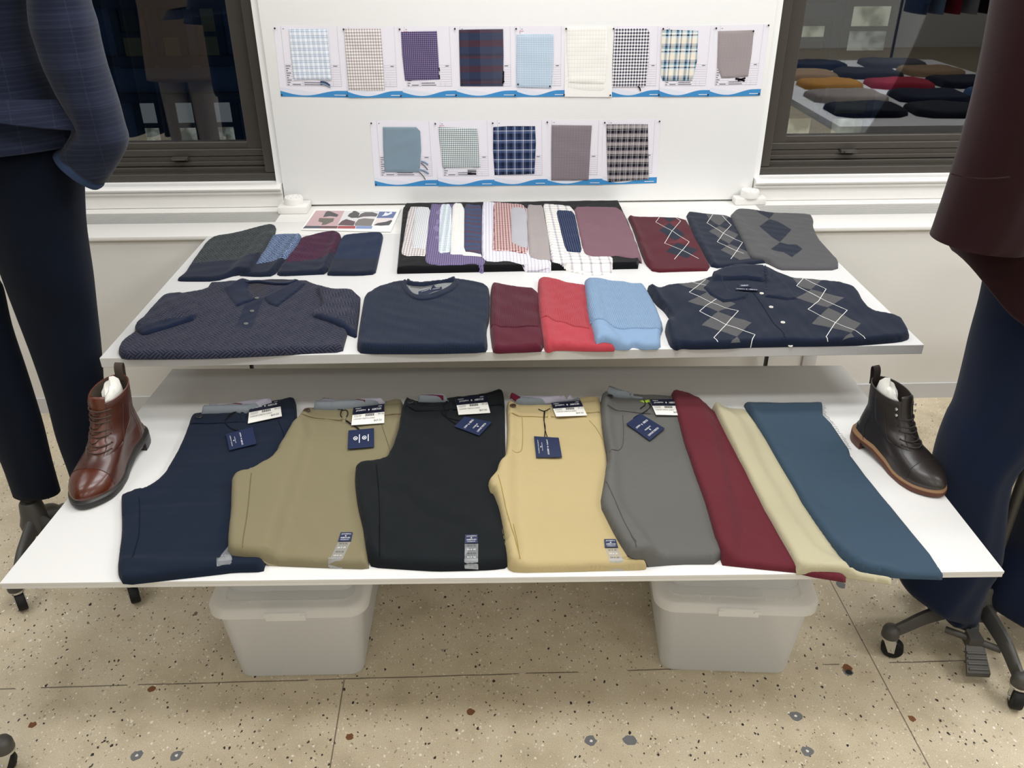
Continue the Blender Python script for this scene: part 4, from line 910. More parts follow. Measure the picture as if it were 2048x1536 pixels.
# ---------------------------------------------------------------- upper table: argyle swatches
AG = 'argyle knit swatches at the back right'
burg = knit('burgundy_jersey', '#571c28', .0022, depth=.2); navy = knit('navy_jersey', '#1b2436', .0022, depth=.2); greyj = knit('charcoal_jersey', '#59585a', .0022, depth=.2, var=.2)
burl = knit('lighter_burgundy_jersey', '#6a2430', .0022, depth=.2); whl = plain('white_yarn', '#d8d8d2', .9, .1)
def strip(line, w=.0018):
    P = [np.array(p) for p in line]; L = []; R = []
    for i, p in enumerate(P):
        t = P[min(i+1, len(P)-1)]-P[max(i-1, 0)]; t = t/np.linalg.norm(t); n = np.array([-t[1], t[0]])
        if 0 < i < len(P)-1:
            a = (P[i]-P[i-1]); b = (P[i+1]-P[i]); a = a/np.linalg.norm(a); b = b/np.linalg.norm(b); n = n/max(.35, abs(n@np.array([-a[1], a[0]])))
        L.append(p+n*w/2); R.append(p-n*w/2)
    return [tuple(x) for x in L+R[::-1]]
def segs(line): return [strip(line[i:i+2]) for i in range(len(line)-1)]
def ag(lab, mat, poly, dia, lines, seed, lm=whl):
    z = [(m, p, None) for m, p in dia]+[(lm, s, None) for l in lines for s in segs(l)]
    return cloth('argyle_swatch', mat, poly, SU, .008, .009, seed=seed, zones=z, label=lab, cat='fabric swatch', group=AG, wr=.0015, ang=.35)
ag('burgundy argyle knit swatch with navy diamonds', burg, [(0.3764,-0.1747),(0.4343,-0.1930),(0.5775,-0.2053),(0.5728,-0.3607),(0.5638,-0.5229),(0.5544,-0.7097),(0.4715,-0.7121),(0.3761,-0.7173),(0.3627,-0.6502),(0.3639,-0.5655),(0.3754,-0.3237)],
   [(navy, [(0.4971,-0.2082),(0.5462,-0.2165),(0.5108,-0.2626)]), (burl, [(0.5108,-0.2626),(0.5516,-0.2491),(0.5323,-0.2860),(0.5049,-0.3579),(0.4807,-0.2839)]), (navy, [(0.5099,-0.2671),(0.5379,-0.3945),(0.4940,-0.4544),(0.4580,-0.3517)]), (burl, [(0.4940,-0.4544),(0.5232,-0.4216),(0.5362,-0.4668),(0.4937,-0.4783),(0.4591,-0.4730)]), (navy, [(0.4942,-0.4757),(0.5473,-0.5414),(0.4972,-0.6198),(0.4434,-0.5562)])],
   [[(0.4861,-0.2077),(0.4636,-0.2606),(0.5023,-0.3549),(0.5357,-0.4694),(0.4976,-0.5458),(0.4568,-0.6242)], [(0.5436,-0.2101),(0.5531,-0.2492),(0.5023,-0.3549),(0.4540,-0.4767),(0.4976,-0.5458),(0.5324,-0.6236)]], 41)
ag('navy argyle knit swatch with grey diamonds', navy, [(0.5935,-0.1290),(0.6609,-0.1595),(0.7452,-0.1950),(0.7548,-0.4379),(0.7558,-0.6444),(0.6467,-0.6731),(0.5584,-0.6927),(0.5596,-0.5980),(0.5636,-0.4026)],
   [(greyj, [(0.6590,-0.1674),(0.6963,-0.1754),(0.7351,-0.2056),(0.6732,-0.3097),(0.6571,-0.2382)]), (greyj, [(0.6734,-0.3126),(0.7146,-0.4018),(0.6598,-0.4943),(0.6254,-0.3629)]), (greyj, [(0.6608,-0.4956),(0.7012,-0.5665),(0.6935,-0.6252),(0.6551,-0.6416),(0.6200,-0.5443)])],
   [[(0.6835,-0.1781),(0.6388,-0.2755),(0.6683,-0.3859),(0.7064,-0.4830),(0.6303,-0.6311)], [(0.7103,-0.1983),(0.7168,-0.3011),(0.6683,-0.3859),(0.6264,-0.4731),(0.6658,-0.5525),(0.6833,-0.5845)]], 42)
ag('grey argyle knit swatch with navy diamonds', greyj, [(0.7402,-0.1911),(0.7863,-0.1084),(0.8291,-0.1139),(0.9083,-0.1627),(1.0334,-0.1805),(1.0215,-0.2462),(0.9961,-0.3122),(0.9704,-0.4374),(0.9632,-0.5680),(0.9609,-0.6427),(0.9325,-0.7190),(0.8310,-0.7176),(0.7863,-0.7145),(0.7595,-0.7122),(0.7330,-0.6469),(0.6923,-0.6254),(0.7103,-0.4717),(0.7293,-0.2846)],
   [(navy, [(0.8465,-0.1402),(0.9057,-0.1715),(0.8663,-0.2397),(0.8550,-0.1959)]), (navy, [(0.8652,-0.2431),(0.8875,-0.2661),(0.9059,-0.3602),(0.8280,-0.4839),(0.8162,-0.4158),(0.8083,-0.3207)]), (navy, [(0.8275,-0.4853),(0.8479,-0.5066),(0.8746,-0.5076),(0.8799,-0.5507),(0.8224,-0.6239),(0.8115,-0.5758),(0.7750,-0.5535)])], [], 43)

# ---------------------------------------------------------------- upper table, front row: jacquard polo
PB, PR = '#252a3d', '#4b4b57'
polo_f = basket('navy_jacquard', PB, PR, cell=.024); trimn = knit('navy_rib_trim', '#1a243c', .0025, depth=.25)
btn = plain('smoked_button', '#6f7472', .3, .5); btnw = plain('pearl_button', '#ece9dc', .25, .5); btnb = plain('horn_button', '#4a3a30', .3, .5); btnd = plain('dark_button', '#26272b', .3, .5)
neckin = basket('inside_neck_jacquard', '#33323c', '#403f48', cell=.024)
polo = cloth('polo_shirt', polo_f, [(-1.0233,-1.2024),(-1.0302,-1.1600),(-1.0190,-1.0987),(-1.0363,-1.0567),(-1.0296,-1.0045),(-1.0295,-0.9240),(-1.0250,-0.8517),(-0.9716,-0.8471),(-0.9197,-0.8224),(-0.9200,-0.7767),(-0.8936,-0.7777),(-0.8315,-0.7661),(-0.7018,-0.7594),(-0.6421,-0.7735),(-0.6424,-0.7711),(-0.6133,-0.8016),(-0.5608,-0.8364),(-0.4987,-0.8388),(-0.4878,-0.9442),(-0.4822,-1.0606),(-0.4772,-1.1191),(-0.4759,-1.1748),(-0.4746,-1.2168),(-0.5584,-1.2212),(-0.6230,-1.2285),(-0.7835,-1.2397),(-0.9284,-1.2385),(-1.0015,-1.2358)],
    SU, .018, .009, seed=51, wr=.003, wl=.12, label='navy jacquard polo shirt folded with sleeves out, front left of the upper table', cat='polo shirt',
    zones=[(neckin, [(-0.8099,-0.7795),(-0.7864,-0.7687),(-0.6985,-0.7721),(-0.7334,-0.8113),(-0.7488,-0.8556),(-0.7635,-0.8823),(-0.7913,-0.8373)], 'inner_neck'), (trimn, [(-0.7787,-0.9053),(-0.7361,-0.9070),(-0.7299,-0.9975),(-0.7188,-1.1132),(-0.7641,-1.0961),(-0.7723,-0.9959)], 'placket')])
cloth('sleeve', polo_f, [(-1.0260,-1.0788),(-1.0194,-1.0271),(-1.0193,-0.9476),(-1.0148,-0.8760),(-0.9621,-0.8715),(-0.9139,-0.9204),(-0.8739,-1.0403),(-0.9361,-1.1005),(-0.9799,-1.1435),(-1.0048,-1.1160)], SU, .009, .008, drape=1, seed=52, wr=.003, parent=polo, ang=.5,
    zones=[(trimn, [(-1.0336,-1.0739),(-0.9974,-1.0891),(-0.9399,-1.0540),(-0.8734,-1.0287),(-0.8608,-1.0710),(-0.9272,-1.1498),(-0.9858,-1.1736)], 'sleeve_cuff')])
cloth('sleeve', polo_f, [(-0.6060,-0.8316),(-0.5557,-0.8609),(-0.4771,-0.8639),(-0.4651,-0.9683),(-0.4562,-1.0834),(-0.4504,-1.1413),(-0.4801,-1.1158),(-0.5001,-1.0985),(-0.5883,-1.0355),(-0.5595,-0.9739)], SU, .009, .008, drape=1, seed=53, wr=.003, parent=polo, ang=-.5,
    zones=[(trimn, [(-0.5971,-1.0264),(-0.5552,-1.0411),(-0.5037,-1.0749),(-0.4593,-1.1042),(-0.4428,-1.0839),(-0.4424,-1.1655),(-0.4928,-1.1235),(-0.5870,-1.0615)], 'sleeve_cuff')])
ribbon('collar_band', trimn, [(-0.8112,-0.7996),(-0.7785,-0.7927),(-0.7318,-0.8084),(-0.6881,-0.8124),(-0.6695,-0.7876)], SU, .012, .006, polo)
cloth('collar', trimn, [(-0.8619,-0.8359),(-0.8468,-0.7964),(-0.8298,-0.7618),(-0.8034,-0.7806),(-0.7991,-0.8327),(-0.7781,-0.8834),(-0.7535,-0.9167),(-0.7938,-0.9672),(-0.8276,-0.9085)], SU, .004, .003, drape=1, smooth=0, h=.005, seed=54, parent=polo, wr=.0012)
cloth('collar', trimn, [(-0.7360,-0.9120),(-0.7205,-0.8802),(-0.6870,-0.8199),(-0.6748,-0.7738),(-0.6375,-0.8104),(-0.6511,-0.8719),(-0.6839,-0.9714),(-0.7130,-0.9497)], SU, .004, .003, drape=1, smooth=0, h=.005, seed=55, parent=polo, wr=.0012)
def button(p, r, S, mat, parent, lift=.0008):
    h = S.at([p])[0]+lift; c = S.p3([p], [h])[0]; q = MB(); q.lathe(c, [(r*.98, 0), (r, .0012), (r*.9, .0022), (r*.62, .0018), (.0, .0016)], 18)
    o = q.build('button', mat, parent); g = MB()
    for a in (.6, 2.2, 3.7, 5.3): g.cyl((c[0]+r*.26*math.cos(a), c[1]+r*.26*math.sin(a), c[2]+.0012), (c[0]+r*.26*math.cos(a), c[1]+r*.26*math.sin(a), c[2]+.0021), r*.11, 6)
    g.build('thread_holes', M['black'], o); return o
for p in [(-0.7530,-0.9125),(-0.7459,-0.9971),(-0.7413,-1.0792)]: button(p, .0058, SU, btn, polo)

# ---------------------------------------------------------------- sweater
waf = knit('navy_waffle_knit', '#1e293d', .0062, 'waffle', depth=.5); navband = knit('navy_neck_rib', '#1f283c', .003, depth=.3)
tape = plain('white_neck_tape', '#efefed', .85, .1); gmel = knit('grey_melange', '#8e9092', .003, depth=.2, var=.25)
sw = cloth('sweater', waf, [(-0.4555,-1.0140),(-0.4626,-0.9020),(-0.4394,-0.8432),(-0.4002,-0.8117),(-0.3548,-0.7946),(-0.3217,-0.8189),(-0.2711,-0.8167),(-0.2177,-0.7829),(-0.1660,-0.8041),(-0.1267,-0.8265),(-0.1131,-0.8547),(-0.1149,-1.0445),(-0.1235,-1.1125),(-0.1195,-1.2085),(-0.1261,-1.2310),(-0.2585,-1.2337),(-0.4275,-1.2275),(-0.4422,-1.2043),(-0.4489,-1.1170)],
    SU, .024, .012, seed=61, wr=.003, wl=.14, label='navy waffle knit crew neck sweater folded beside the polo', cat='sweater',
    zones=[(gmel, [(-0.3503,-0.8350),(-0.3269,-0.8427),(-0.3038,-0.8488),(-0.2742,-0.8379),(-0.2447,-0.8167),(-0.2165,-0.8137),(-0.2194,-0.8380),(-0.2305,-0.8656),(-0.2476,-0.8865),(-0.2633,-0.8995),(-0.2917,-0.9194),(-0.3106,-0.9225),(-0.3232,-0.9125),(-0.3357,-0.8851)], 'inner_back'),
           (tape, [(-0.3503,-0.8350),(-0.3315,-0.8425),(-0.3038,-0.8488),(-0.2743,-0.8359),(-0.2448,-0.8146),(-0.2165,-0.8128),(-0.2190,-0.8299),(-0.2440,-0.8330),(-0.2618,-0.8424),(-0.2802,-0.8645),(-0.3079,-0.8776),(-0.3327,-0.8664),(-0.3461,-0.8532)], 'neck_tape')])
cloth('neck_band', navband, [(-0.3494,-0.8370),(-0.3422,-0.8692),(-0.3248,-0.9105),(-0.3106,-0.9236),(-0.2843,-0.9205),(-0.2559,-0.8990),(-0.2278,-0.8585),(-0.2163,-0.8198),(-0.2084,-0.8016),(-0.1998,-0.8347),(-0.2105,-0.8782),(-0.2372,-0.9196),(-0.2735,-0.9538),(-0.3052,-0.9582),(-0.3285,-0.9387),(-0.3487,-0.8981),(-0.3620,-0.8486),(-0.3614,-0.8121),(-0.3531,-0.8022)], SU, .004, .0045, h=.005, seed=62, parent=sw, drape=1, smooth=1)
cloth('back_collar', navband, [(-0.3524,-0.8069),(-0.3305,-0.8323),(-0.3042,-0.8398),(-0.2443,-0.8218),(-0.2221,-0.8028),(-0.2109,-0.7907),(-0.2136,-0.8271),(-0.2439,-0.8308),(-0.2733,-0.8491),(-0.3027,-0.8615),(-0.3256,-0.8566),(-0.3492,-0.8449)], SU, .008, .004, h=.005, seed=63, parent=sw, drape=1, smooth=1)
LB = plain('navy_label_satin', '#18203a', .5, .3)
_nl = [(-0.3111,-0.8957),(-0.2481,-0.8601),(-0.2470,-0.8787),(-0.2478,-0.8814),(-0.2847,-0.9140),(-0.3096,-0.9199)]
cloth('neck_label', LB, _nl, SU, .0012, .0012, h=.004, wr=0, seed=9, parent=sw, smooth=0, drape=0)
lettering('label_lettering', M['white'], draped([(-0.3088,-0.8958),(-0.2487,-0.8629),(-0.2486,-0.8806),(-0.3054,-0.9132)], SU, .0008), [('JOSEPH', .08, .40, .32, .22), ('star', .45, .36, .08, .32), ('ABBOUD', .58, .40, .34, .22)], sw)
cloth('hanger_loop', LB, [(-0.2778,-0.8745),(-0.2724,-0.8636),(-0.2632,-0.8672),(-0.2642,-0.8770)], SU, .002, .003, seed=3, parent=sw, h=.004)

# ---------------------------------------------------------------- three ribbed knit swatches
RG = 'ribbed knit swatches in the front row'
def rk(lab, c, poly, hem, band, seed):
    body = knit(lab[:30].replace(' ', '_'), c, .0052, depth=.6); plainh = knit(lab[:24].replace(' ', '_')+'_hem', c, .0022, depth=.2)
    o = cloth('rib_knit_swatch', body, poly, SU, .017, .014, seed=seed, wr=.003, zones=[(plainh, hem, 'hem_band')], label=lab, cat='fabric swatch', group=RG, ang=.03)
    k = MB()
    P = [np.array(p) for p in band]
    for i in range(len(P)-1):
        n = int(np.linalg.norm(P[i+1]-P[i])/.0055)
        for j in range(n):
            a = P[i]+(P[i+1]-P[i])*j/n; q = np.stack([a, a+np.array([.0045, .004])]); q2 = np.stack([a, a+np.array([.0045, -.004])])
            for z in (q, q2):
                h = SU.at(z); p3 = SU.p3(z, h+.0006); k.tube([Vector(p3[0]), Vector(p3[1])], .0012, 5)
    k.build('braid_row', plainh, o); return o
rk('burgundy ribbed knit swatch beside the navy sweater', '#5a1f2e', [(-0.1121,-0.8239),(-0.0983,-0.8068),(-0.0826,-0.8095),(-0.0441,-0.8388),(0.0216,-0.8495),(0.0306,-1.0208),(0.0213,-1.2288),(-0.0390,-1.2341),(-0.0490,-1.2337),(-0.0989,-1.2371),(-0.1088,-1.2278),(-0.1150,-1.1014)], [(-0.1291,-1.1075),(-0.0486,-1.1138),(0.0429,-1.1073),(0.0324,-1.2625),(-0.1287,-1.2566)], [(-0.1115,-1.1121),(-0.0523,-1.1201),(0.0107,-1.1167)], 71)
rk('coral red ribbed knit swatch in the middle of the trio', '#b9454f', [(0.0249,-0.7873),(0.0380,-0.7665),(0.0656,-0.7729),(0.1256,-0.8175),(0.1707,-0.8368),(0.1684,-1.0260),(0.1701,-1.1608),(0.1994,-1.2353),(0.1344,-1.2344),(0.0749,-1.2270),(0.0432,-1.2259),(0.0273,-1.2387),(0.0182,-1.2249),(0.0177,-1.1472),(0.0161,-1.0203)], [(0.0019,-1.0848),(0.0723,-1.0916),(0.1052,-1.1179),(0.2077,-1.1380),(0.2227,-1.2694),(-0.0071,-1.2611)], [(0.0213,-1.0861),(0.0687,-1.0913),(0.0980,-1.1199),(0.1380,-1.1378)], 72)
rk('light blue ribbed knit swatch with a curled hem', '#8ba8c9', [(0.1596,-0.7926),(0.1738,-0.7717),(0.2086,-0.7817),(0.2823,-0.8236),(0.3262,-0.8200),(0.3311,-0.8614),(0.3359,-0.9871),(0.3333,-1.1097),(0.3156,-1.1582),(0.3046,-1.2279),(0.2588,-1.2300),(0.2378,-1.2140),(0.2255,-1.2288),(0.1921,-1.2275),(0.1635,-1.2151),(0.1437,-1.2258),(0.1453,-1.1519),(0.1420,-1.0687)], [(0.1270,-1.1104),(0.1756,-1.1163),(0.2253,-1.1371),(0.3463,-1.1432),(0.3210,-1.2730),(0.1112,-1.2653)], [(0.1420,-1.1174),(0.1749,-1.1211),(0.2247,-1.1402),(0.3218,-1.1421)], 73)

# ---------------------------------------------------------------- argyle polo
pn = knit('navy_fine_knit', '#1a2336', .0022, depth=.2)
zz = [(greyj, p, None) for p in ([(0.4210,-0.8559),(0.4611,-0.8326),(0.5051,-0.8207),(0.5286,-0.8784),(0.4876,-0.9215)], [(0.4876,-0.9215),(0.5039,-0.9172),(0.5483,-0.9951),(0.4864,-1.0515),(0.4207,-0.9856)], [(0.4864,-1.0515),(0.5541,-1.1269),(0.4974,-1.2014),(0.4251,-1.1304)], [(0.4974,-1.2014),(0.4997,-1.2247),(0.4754,-1.2276)],
      [(0.7587,-0.8205),(0.8363,-0.8398),(0.7802,-0.9142),(0.7549,-0.8878)], [(0.7802,-0.9142),(0.8524,-0.9707),(0.7836,-1.0346),(0.7186,-0.9729)], [(0.7845,-1.0376),(0.8323,-1.1371),(0.7852,-1.1937),(0.7074,-1.1324)], [(0.7852,-1.1937),(0.7843,-1.2154),(0.7533,-1.2229)])]
for l in ([(0.5059,-0.8260),(0.4396,-0.9148),(0.4822,-0.9926),(0.5425,-1.0447),(0.4886,-1.1286),(0.4382,-1.2070),(0.4437,-1.2265)], [(0.4606,-0.8347),(0.5173,-0.8930),(0.5348,-0.9233),(0.4822,-0.9926),(0.4379,-1.0497),(0.4886,-1.1286),(0.5435,-1.1953),(0.5258,-1.2280)], [(0.7880,-0.8275),(0.7493,-0.8854),(0.7957,-0.9893),(0.8300,-1.0513),(0.7670,-1.1347),(0.7171,-1.2086),(0.7171,-1.2241)], [(0.7908,-0.8322),(0.8241,-0.9104),(0.7754,-0.9886),(0.7265,-1.0474),(0.7670,-1.1347),(0.8015,-1.1811),(0.8112,-1.2190)]):
    zz += [(whl, s, None) for s in segs(l)]
ap = cloth('polo_shirt', pn, [(0.3310,-0.8586),(0.3550,-0.8767),(0.3953,-0.8477),(0.4273,-0.8438),(0.5043,-0.8154),(0.5606,-0.7637),(0.6059,-0.7008),(0.7099,-0.7049),(0.7626,-0.8112),(0.8108,-0.8248),(0.8608,-0.8326),(0.8867,-0.8452),(0.9166,-0.8806),(0.9143,-0.9249),(0.9037,-0.9778),(0.8996,-1.0390),(0.9584,-1.0901),(0.9452,-1.1641),(0.9352,-1.1949),(0.9051,-1.2112),(0.8088,-1.2249),(0.6956,-1.2267),(0.6097,-1.2261),(0.5086,-1.2267),(0.4727,-1.2314),(0.3819,-1.2318),(0.3561,-1.2271),(0.3405,-1.2379),(0.3283,-1.2146),(0.3314,-1.1352),(0.3394,-1.1021),(0.3601,-1.0686),(0.3539,-1.0061),(0.3402,-0.9591),(0.3324,-0.8958)],
    SU, .020, .010, seed=81, wr=.004, wl=.13, zones=zz, label='navy argyle polo shirt with grey diamonds and white buttons, front right of the upper table', cat='polo shirt')
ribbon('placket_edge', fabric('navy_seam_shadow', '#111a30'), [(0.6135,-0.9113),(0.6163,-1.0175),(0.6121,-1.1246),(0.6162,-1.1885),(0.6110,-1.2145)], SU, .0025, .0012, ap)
cloth('collar_back', pn, [(0.5304,-0.7763),(0.5740,-0.7433),(0.6382,-0.7382),(0.7004,-0.7331),(0.6934,-0.7828),(0.6694,-0.8535),(0.6251,-0.8342),(0.5650,-0.8318),(0.5306,-0.8481)], SU, .010, .005, drape=1, seed=84, parent=ap)
cloth('collar', pn, [(0.4843,-0.8921),(0.5216,-0.8287),(0.5491,-0.7885),(0.5525,-0.8459),(0.5579,-0.9152),(0.6026,-0.9349),(0.5821,-0.9654),(0.5169,-0.9878),(0.4908,-0.9424)], SU, .0045, .0035, drape=1, smooth=0, h=.005, seed=82, parent=ap, wr=.0015)
cloth('collar', pn, [(0.6937,-0.7488),(0.7090,-0.7620),(0.7252,-0.8451),(0.7246,-0.9139),(0.7185,-0.9812),(0.6922,-0.9886),(0.6688,-0.9718),(0.6382,-0.9567),(0.6679,-0.8662)], SU, .0045, .0035, drape=1, smooth=0, h=.005, seed=83, parent=ap, wr=.0015)
_o, pl = card('size_label', LB, [(0.5900,-0.8666),(0.6230,-0.8679),(0.6162,-0.8952),(0.5829,-0.8962)], SU, .002, ap); lettering('size_lettering', M['white'], pl, [('MODERN FIT', .18, .35, .62, .28)], ap)
_o, pl = card('neck_label', LB, [(0.5705,-0.9047),(0.6325,-0.9094),(0.6276,-0.9292),(0.5653,-0.9246)], SU, .002, ap); lettering('label_lettering', M['white'], pl, [('JOSEPH', .04, .3, .36, .35), ('star', .45, .2, .08, .55), ('ABBOUD', .6, .3, .36, .35)], ap)
for p in [(0.6358,-0.9352),(0.6344,-1.0273),(0.6334,-1.1301),(0.6248,-1.2263)]: button(p, .0058, SU, btnw, ap)

# ---------------------------------------------------------------- lower board: chinos and trouser cloths
lin_g = fabric('lining_grey', '#8f969c', .05); lin_l = fabric('lining_lilac', '#bcb8c6', .06); lin_r = fabric('lining_burgundy', '#6b2336', .05)
cardn = plain('navy_card', '#1f2a49', .45, .4); cardk = plain('deep_navy_card', '#12172c', .4, .4); cardw = plain('white_card', '#eeece4', .55, .3); inkb = plain('black_print', '#2a2a2c', .6, .2); string = fabric('black_string', '#14151c', .1)
def strip_mat(name, c, tr):
    k = NT(name); k.set(.22, .5); k.col(lin(c)); t = k.n('ShaderNodeBsdfTransparent'); m = k.n('ShaderNodeMixShader'); m.inputs[0].default_value = tr
    k.l(k.b.outputs[0], m.inputs[1]); k.l(t.outputs[0], m.inputs[2]); k.l(m.outputs[0], k.out.inputs[0]); return k.m
film = strip_mat('clear_size_film', '#b9bcbe', .66)
PZ = []
def chino(lab, c, dk, poly, lining, lstripe, seed, btn_p, btn_m, loop, band, seams, creases=(), t=.020, under=None, group='folded chinos on the lower board', right_edge=None):
    fb = fabric(lab.split(' folded')[0].replace(' ', '_')[:40], c, .07, bstr=.25); ft = plain(lab[:20].replace(' ', '_')+'_thread', dk, .9, .1)
    o = cloth('chino_trousers', fb, poly, SL, t, .011, h=.008, seed=seed, wr=.003, wl=.11, label=lab, cat='trousers', group=group, creases=creases, drape=3)
    if lining:
        cloth('waistband_lining', lin_g, lining, SL, .018, .004, h=.005, edge=.3, seed=seed, parent=o, zones=[(lin_l, lstripe[0], None), (lin_r, lstripe[1], None)] if lstripe else [], smooth=0, drape=1, upd=False)
    if band: cloth('waistband', fb, band, SL, .0022, .002, seed=seed+1, parent=o, smooth=0, wr=.0005, drape=1)
    if loop: cloth('belt_loop', fb, loop, SL, .0026, .002, h=.004, seed=seed, parent=o, smooth=0, drape=1)
    for k, s in enumerate(seams): ribbon('seam', ft, s, SL, .0016, .0008, o)
    if btn_p: button(btn_p, .0085, SL, btn_m, o, .0012)
    return o
def tags(o, ticket, hang, cords, style, turned=0):
    if ticket:
        r, pl = card('price_ticket', [cardw, cardk], ticket, SL, .0035, o, rows=.57)
        lettering('ticket_lettering', M['white'], pl, [('JOSEPH', .10, .72, .30, .10), ('star', .47, .70, .07, .14), ('ABBOUD', .60, .72, .30, .10), ('MODERN FIT', .08, .88, .18, .05), ('CHINO', .80, .88, .12, .05)], r)
        it = [('bar', .40+.019*i, .42, .006+.005*((i*5) % 3), .13) for i in range(15)]+[('34', .80, .45, .07, .09), ('X', .885, .46, .03, .06), ('32', .925, .45, .06, .09), ('STYLE 40281', .05, .48, .24, .05), ('COLOR 410', .05, .41, .22, .05), ('COMFORT STRETCH CHINO', .05, .27, .66, .07), ('$69.50', .68, .10, .24, .11)]
        lettering('ticket_print', inkb, pl, it, r)
    for ln in cords:
        h = .0025; P = [Vector((a, b, SL.z+SL.at([(a, b)])[0]+h)) for a, b in ln]; P = smooth_path(P, 6); MB().tube(P, .0011, 6).build('tag_string', string, o)
    if hang:
        r, pl = card('hang_tag', cardn, hang, SL, .004, o)
        if style == 'icons': it = [('ring', .20, .42, .17, .20), ('bar', .25, .49, .07, .05), ('bar', .42, .26, .03, .46), ('ring', .54, .42, .17, .20), ('bar', .59, .49, .07, .05), ('bar', .76, .32, .03, .36)]
        elif style == 'v': it = [('JOSEPH', .47, .58, .06, .28, 1), ('star', .47, .45, .07, .09), ('ABBOUD', .47, .12, .06, .30, 1), ('MODERN FIT', .27, .30, .025, .40, 1), ('star', .20, .44, .06, .10), ('COMFORT STRETCH', .12, .18, .03, .64, 1)]
        else: it = [('JOSEPH', .12, .60, .28, .08), ('star', .45, .57, .07, .12), ('ABBOUD', .58, .60, .30, .08), ('MODERN FIT', .30, .36, .38, .05), ('star', .46, .24, .08, .12), ('COMFORT STRETCH', .16, .12, .66, .07)]
        lettering('tag_lettering', M['white'], pl, it, r)
def size_strip(o, label, quads, inkcol, n=5):
    if label:
        r, pl = card('size_sticker', cardn, label, SL, .0015, o, n=3)
        lettering('sticker_lettering', M['white'], pl, [('JOSEPH', .12, .70, .76, .14), ('star', .40, .48, .2, .18), ('ABBOUD', .12, .30, .76, .14), ('MODERN FIT', .18, .10, .64, .09)], r)
    v = []; f = []; items = []
    for j, (q, k0, k1) in enumerate(quads):
        r = cloth('size_strip', film, q, SL, .0009, .001, h=.004, wr=0, parent=o, smooth=0, drape=0, upd=False); pl = draped(q, SL, .0012); it = []; it2 = []
        for k in range(k1-1):
            y = 1-(k+.75)/k1; (it if (k+k0) % 2 else it2).append(('34 X 32', .18, y, .64, .32/k1))
        if it: lettering('size_lettering', M['white'], pl, it, r)
        if it2: lettering('size_lettering', inkcol, pl, it2, r)
# navy
o = chino('dark navy chino trousers folded, first of five pairs beside the brown boot', '#1b2536', '#121a28', [(-0.8680,-1.2096),(-0.7728,-1.2026),(-0.7407,-1.1823),(-0.6663,-1.1503),(-0.6439,-1.1364),(-0.6272,-1.1370),(-0.6057,-1.2296),(-0.5671,-1.3870),(-0.5667,-1.5826),(-0.5597,-1.7840),(-0.5588,-1.7990),(-0.6178,-1.7994),(-0.6440,-1.8040),(-0.7338,-1.8165),(-0.8160,-1.8283),(-0.8364,-1.8017),(-0.8456,-1.7779),(-0.8744,-1.6810),(-0.9233,-1.5556),(-0.9243,-1.5514),(-0.8902,-1.5287),(-0.8813,-1.5313),(-0.8658,-1.5065),(-0.8582,-1.4727),(-0.8562,-1.4287),(-0.8563,-1.3670),(-0.8664,-1.2789),(-0.8746,-1.2232)],
    [(-0.8430,-1.2293),(-0.8439,-1.1630),(-0.8037,-1.1726),(-0.7452,-1.1815),(-0.6675,-1.1805),(-0.7341,-1.2260),(-0.7643,-1.2273)], ([(-0.8451,-1.1805),(-0.8446,-1.1604),(-0.8046,-1.1694),(-0.7459,-1.1790),(-0.6650,-1.1781),(-0.6590,-1.2055),(-0.7454,-1.2056),(-0.7973,-1.1958)], [(-0.8460,-1.1879),(-0.7970,-1.1970),(-0.7449,-1.2074),(-0.7436,-1.2123),(-0.7953,-1.2032),(-0.8467,-1.1940)]), 101,
    [(-0.8436,-1.2452)][0], btnd, [(-0.7488,-1.2187),(-0.7383,-1.2143),(-0.7235,-1.2681),(-0.7336,-1.2724)], [(-0.8653,-1.2386),(-0.8601,-1.2257),(-0.7671,-1.2193),(-0.7504,-1.2126),(-0.7355,-1.2648),(-0.7829,-1.2730),(-0.8579,-1.2727)],
    [[(-0.8579,-1.2727),(-0.7826,-1.2741),(-0.7363,-1.2676)], [(-0.6441,-1.2650),(-0.6258,-1.3057),(-0.6105,-1.3477)], [(-0.8740,-1.5754),(-0.8501,-1.6379),(-0.8293,-1.7010),(-0.8221,-1.7435),(-0.8169,-1.7721)]], creases=[([(-0.8247,-1.7759),(-0.7408,-1.7905),(-0.6478,-1.7856)], .004, .012), ([(-0.8588,-1.5970),(-0.7728,-1.5913),(-0.6931,-1.5983)], -.0015, .01)])
tags(o, [(-0.7298,-1.1955),(-0.6594,-1.1712),(-0.6364,-1.2530),(-0.7125,-1.2853)], [(-0.7542,-1.3315),(-0.6976,-1.3000),(-0.6692,-1.3775),(-0.7260,-1.4043)], [[(-0.7438,-1.2141),(-0.7684,-1.2372),(-0.7711,-1.2722),(-0.7484,-1.3015),(-0.7278,-1.3123)], [(-0.7400,-1.2172),(-0.7608,-1.2315),(-0.7727,-1.2664)]], 'v')
size_strip(o, None, [([(-0.6457,-1.7664),(-0.6386,-1.7412),(-0.6201,-1.7825),(-0.6459,-1.7904)], 0, 1), ([(-0.6509,-1.7787),(-0.6249,-1.7707),(-0.6188,-1.7948),(-0.6459,-1.7986)], 1, 0)], inkb)
